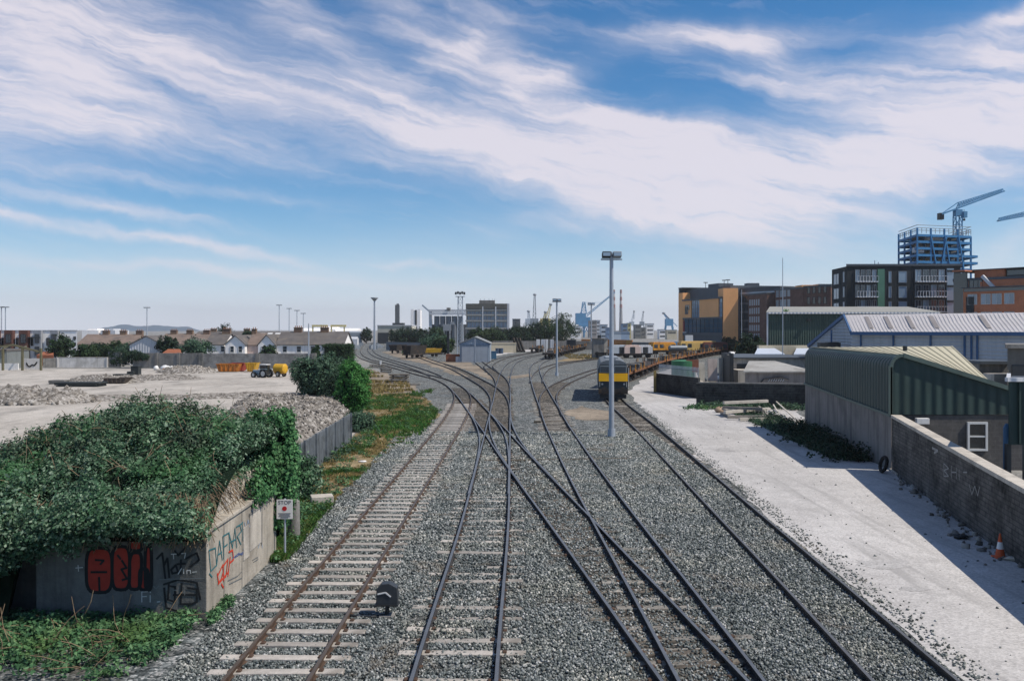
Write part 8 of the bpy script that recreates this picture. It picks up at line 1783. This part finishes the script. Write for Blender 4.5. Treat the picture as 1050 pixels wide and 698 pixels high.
for i, (x0, x1, pyt, Yk, m_, lb) in enumerate(((717, 723, 371, 100, M_conc2, 'weathered concrete slab leaning upright left of the pinkish slab'), (726.5, 736, 368, 100, mat('pinkish_slab', (.48, .40, .36), .9, .2, 1, streak=.4), 'tall pinkish slab standing in the scrap yard'), (738, 745, 367, 102, M_conc2, 'tall pale slab right of the pinkish slab'))):
    b = MB(); X0, X1 = xw(x0, Yk), xw(x1, Yk); Z = zw(pyt, Yk); b.box(((X0 + X1) / 2, Yk + .3, Z / 2), (X1 - X0, .25, Z), 0, 0, R(-6)); b.box(((X0 + X1) / 2, Yk + .75, Z * .3), (.2, 1.1, .15)); tag(b.build('slab', m_), lb, 'slab')
b = MB(); b.bbox(xw(746, 100), xw(750, 100), 99, 103, 0, zw(362, 100)); b.cone((xw(745.5, 99), 99, zw(364, 99)), (xw(745.5, 99), 99, zw(363, 99)), .3, .2, 8); tag(b.build('gate_pier', M_frame_d), 'black gate pier at the left corner of the long low concrete shed', 'gate pier')
q = gnd(730, 391); b = MB(); b.ball((q.x, q.y, .5), (.5, .5, .55), 10, 7, jit=.25); b.ball((q.x + 1.0, q.y, .35), (.45, .4, .4), 10, 7, jit=.25); tag(b.build('rubble_sacks', M_white), 'white rubble sacks standing in the scrap yard behind the dark wall', 'sacks')
n = 700; P = np.stack([nrng.uniform(xw(716, 92), xw(748, 92), n), nrng.uniform(86, 106, n), nrng.uniform(0, .3, n)], 1); struct(stones('scrap_rubble', P, nrng.uniform(.2, .9, n), M_rstone), 'stuff')
for px, Yk, h, r, lb in ((772, 150, 6.0, 2.6, 'dark bushy tree between the ochre pier and the green warehouse'), (765, 165, 4.6, 2.2, 'dark shrub left of the bushy tree below the brick apartments'), (748, 240, 4.6, 2.4, 'low dark tree below the ochre pier')):
    tree('tree', lb, (xw(px, Yk), Yk), h, r, LM_dark, 80, 26, .4, .2)
b = MB(); q = gnd(762, 363); b.box((q.x, q.y, 1.9), (4, 2.4, 2.2)); tag(b.build('container', mat('amber', (.55, .26, .03), .6, .2, 1)), 'amber painted container raised beside the black gate pier', 'container'); b = MB(); b.bbox(q.x - 1.8, q.x + 1.8, q.y - 1, q.y + 1, 0, .79); tag(b.build('plinth_block', M_white), 'white concrete base under the amber container', 'base')
# on-track machines, vans and stored cars on the sidings beyond the rusty rake
M_carsil = mat('silver_paint', (.20, .22, .24), .35, .1, 2, metal=.4); M_carblu = mat('blue_paint', (.08, .20, .36), .4, .1, 2)
def track_machine(label, px, py, Yk, L, h, m, rz=R(20)):
    h *= .82; t = thing('track_machine', label, 'track machine', (xw(px, Yk), Yk, 0), rz); b = MB()
    for x in (-L * .3, L * .3):
        for s in (-1, 1): b.cone((x, s * .7, .45), (x, s * .85, .45), .45, .45, 12)
    b.box((0, 0, .85), (L, 2.3, .4)); b.build('underframe', M_wagd, t)
    b = MB(); b.bbox(-L / 2, L / 2, -1.3, 1.3, 1.05, h - .3); b.bbox(-L / 2 + .3, L / 2 - .3, -1.1, 1.1, h - .3, h); b.build('body', m, t, bevel=.08)
    n = int(L / 1.6)
    for i in range(n):
        if i % 3 == 2 or 'van' in label: continue
        b = MB(); x = -L / 2 + L * (i + .5) / n; b.bbox(x - .55, x + .55, -1.34, -1.305, h * .52, h * .80); b.build('window', G_pane, t)
    if 'van' in label: b = MB(); b.bbox(-.6, .6, -1.35, -1.305, 1.1, h * .86); b.build('door', M_frame_d, t)
    return t
track_machine('short yellow track machine left of the silver tank wagon', 679, 357, 238, 7, 4.0, M_wagy); track_machine('long pale yellow track machine in front of the orange building', 715, 357, 238, 10.5, 4.3, mat('pale_machine', (.62, .42, .14), .6, .15, .6), R(10)); track_machine('dark red track machine right of the long pale yellow one', 732, 356.5, 238, 7, 4.0, mat('dark_red_machine', (.16, .06, .045), .7, .3, 1), R(10))
track_machine('blue track machine behind the silver tank wagon', 690, 355, 260, 9, 3.8, M_carblu, R(10)); track_machine('pale grey box van with a dark door beyond the locomotive', 660, 362, 208, 3.6, 3.6, M_greysh, R(10)); track_machine('pale pinkish van body on rails left of the pale grey box van', 647, 362, 205, 4.0, 3.7, M_pink, R(10)); track_machine('pale blue-grey box van just right of the tall lamp post', 636, 361, 205, 5, 3.7, M_crpale, R(10))
t = thing('tank_wagon', 'silver tank wagon between the two yellow track machines', 'wagon', (xw(695, 235), 235, 0), R(10)); b = MB(); b.cone((-2.2, 0, 1.7), (2.2, 0, 1.7), .75, .75, 18); b.ball((-2.2, 0, 1.7), (.5, .75, .75), 14, 7); b.ball((2.2, 0, 1.7), (.5, .75, .75), 14, 7); b.build('tank', M_carsil, t); b = MB(); bogie(b, -1.8); bogie(b, 1.8); b.box((0, 0, .9), (6.4, 2, .3)); b.build('underframe', M_wagd, t)
def car(label, px, Yk, m, rz):
    t = thing('parked_car', label, 'car', (xw(px, Yk), Yk, .02), rz); pr = [(-2.1, .35), (2.1, .35), (2.15, .75), (1.2, .92), (.6, 1.42), (-1.2, 1.45), (-1.8, .98), (-2.15, .9)]; n = len(pr); b = MB(); b.add([(x, y, z) for y in (-.82, .82) for x, z in pr], [tuple(range(n)), tuple(range(2 * n - 1, n - 1, -1))] + [(i, n + i, n + (i + 1) % n, (i + 1) % n) for i in range(n)]); b.build('body', m, t, bevel=.06)
    b = MB(); b.add([(x, y * .84, z) for y in (-1, 1) for x, z in ((-1.5, .98), (1.0, .98), (.55, 1.36), (-1.1, 1.39))], [(0, 1, 2, 3), (7, 6, 5, 4)]); b.build('side_glass', G_dark, t)
    for x in (-1.3, 1.3):
        for s in (-1, 1): b = MB(); b.cone((x, s * .68, .33), (x, s * .86, .33), .33, .33, 14); b.build('wheel', M_tyre, t)
for i, px in enumerate((659, 664.5, 670, 684, 700.5, 752, 758)): car('%s parked car on the far hardstanding, %s' % (('silver', 'blue', 'white')[i % 3], ('left of the yellow track machine', 'second, left of the yellow track machine', 'touching the yellow track machine', 'right of the short yellow track machine', 'below the ochre building glazing', 'below the ochre pier', 'right below the ochre pier')[i]), px, 275 if i < 5 else 205, (M_carsil, M_carblu, M_white)[i % 3], R(20 + i * 50))
wall_run('boundary_wall', 'long yellow and rust fence line of barriers below the dock cranes', [(xw(596, 330), 330), (xw(648, 300), 300)], zw(348, 315), .3, mat('barrier_orange', (.42, .17, .05), .7, .4, .3, (.50, .33, .06)))
wall_run('boundary_wall', 'dark retaining wall behind the track machines below the orange building', [(xw(648, 300), 300), (xw(745, 262), 262)], zw(351.5, 280), .3, M_concd)
b = MB(); q = px_at(706.5, 347, 262); b.box((q.x, q.y, q.z), (2.2, 1, 2.0)); b.bar((q.x, q.y, 0), (q.x, q.y, q.z), .3); tag(b.build('sign_board', M_white), 'small white square sign below the dark glazing of the orange building', 'sign')
# pile of pale beams and loose poles by the dark wall
def beam(label, p0, p1, z0, z1, w, m, cat='beam', name='beam'):
    a_, b_ = gnd(*p0), gnd(*p1); a_.z, b_.z = z0, z1; b = MB(); b.bar(a_, b_, w, w * .8); tag(b.build(name, m), label, cat)
M_beam = mat('bleached_timber', (.52, .48, .42), .9, .2, 2, (.36, .33, .28)); M_beamd = mat('grey_timber', (.25, .23, .205), .9, .3, 2)
bp = gnd(765, 425); pl = [((742, 425.5), (787, 424), .95, 'top beam of the pale beam pile'), ((741, 426), (782, 427.5), .62, 'grey beam under the top of the pale beam pile'), ((743, 428), (789, 425), .40, 'second pale beam, crossing the pile slightly askew'), ((746, 430.5), (786, 430), .22, 'grey low beam across the front of the pile'), ((758, 432.3), (791, 431.6), .18, 'thick pale beam lying lowest at the front of the pile')]
for i, (p0, p1, z, lb) in enumerate(pl): beam(lb, p0, p1, z, z + rnd.uniform(-.08, .08), .26, M_beam if i in (0, 2, 4) else M_beamd)
for px in (745, 780): a_ = gnd(px, 427); b = MB(); b.box((a_.x, a_.y + .1, .12), (.3, 2.6, .16)); b.box((a_.x, a_.y + .3, .5), (.26, 1.5, .14)); tag(b.build('bearer', M_beamd), 'dark bearer under the %s end of the pale beam pile' % ('left' if px < 760 else 'right'), 'beam')
beam('long brown pole lying aslant right of the pale beam pile', (778, 420), (800, 439), .3, .08, .12, M_beamd, 'pole', 'pole'); beam('thin pale pole in the weeds near the concrete base', (795, 418), (827, 441), .6, .1, .09, M_beam, 'pole', 'pole'); beam('short pale pole in the weeds, crossing near the thin pole', (793, 421), (803, 433), .5, .1, .09, M_beam, 'pole', 'pole'); beam('short grey pole lowest in the weeds beside the road shadow', (798, 434), (811, 445), .1, .08, .12, M_beamd, 'pole', 'pole')
b = MB(); q = gnd(738, 423); b.ball((q.x, q.y, .2), (.42, .3, .25), 10, 6, jit=.3); tag(b.build('rubble_sack', mat('tan_sack', (.32, .23, .16), .9, .2, 2)), 'tan sack at the left end of the pale beam pile', 'sack')
# rough growth at the foot of walls
def strip_weeds(P0, P1, n_, spread, zmax, m, leaf, per=20, r=.35):
    a_, d_, nn, L_ = line(P0, P1); pts = [((a_ + d_ * (rnd.random() * L_) + nn * abs(rnd.gauss(0, spread)))) for _ in range(n_)]; weeds('undergrowth', '', [(p.x, p.y, rnd.uniform(.05, zmax)) for p in pts], [(0, 0, 1)] * n_, per, r, leaf, m)
strip_weeds((19.4, 58.0), (17.75, 43.5), 230, 1.1, .7, LM_dark, .16, 22, .38)
strip_weeds((xw(716, 74.6), 74.6), (xw(824, 72.8), 72.8), 110, .7, .5, LM_bush, .18, 18, .35)
strip_weeds((xw(718, 74.8), 74.8), (xw(740, 72.5), 72.5), 50, 1.2, .25, LM_weed, .15, 18, .3)
strip_weeds((xw(790, 68), 68), (19.3, 52), 130, 1.2, .35, LM_dark, .16, 18, .35)
n = 1500; P = np.stack([nrng.uniform(15.5, 19.2, n), nrng.uniform(44, 70, n), np.full(n, .02)], 1); P = P[(P[:, 0] > 16.2 + (P[:, 1] - 42) * .04) & (P[:, 0] < 17.9 + (P[:, 1] - 42) * .1)]; blades('rough_grass', P, np.full(len(P), .3), LM_bush, .035)
blades('grass_strip_blades', np.stack([nrng.uniform(13, 24, 900), nrng.uniform(196, 235, 900), np.full(900, .02)], 1)[::2], np.full(450, .28), LM_dry, .06)

# ------------------------------------------------------------------ the air: faint summer haze over the docks
b = MB(); b.bbox(-2200, 2200, -60, 6200, -1.2, 150)
hz_ = b.build('haze', [bpy.data.materials.new('haze_air')]); hz_['kind'] = 'stuff'
m = hz_.data.materials[0]; m.use_nodes = True; nt = m.node_tree
for nd in list(nt.nodes):
    if nd.type == 'BSDF_PRINCIPLED': nt.nodes.remove(nd)
pv = nt.nodes.new('ShaderNodeVolumePrincipled'); pv.inputs['Color'].default_value = (.97, .985, 1.0, 1); pv.inputs['Density'].default_value = HAZE; pv.inputs['Anisotropy'].default_value = .2
nt.links.new(pv.outputs[0], nt.nodes['Material Output'].inputs['Volume'])
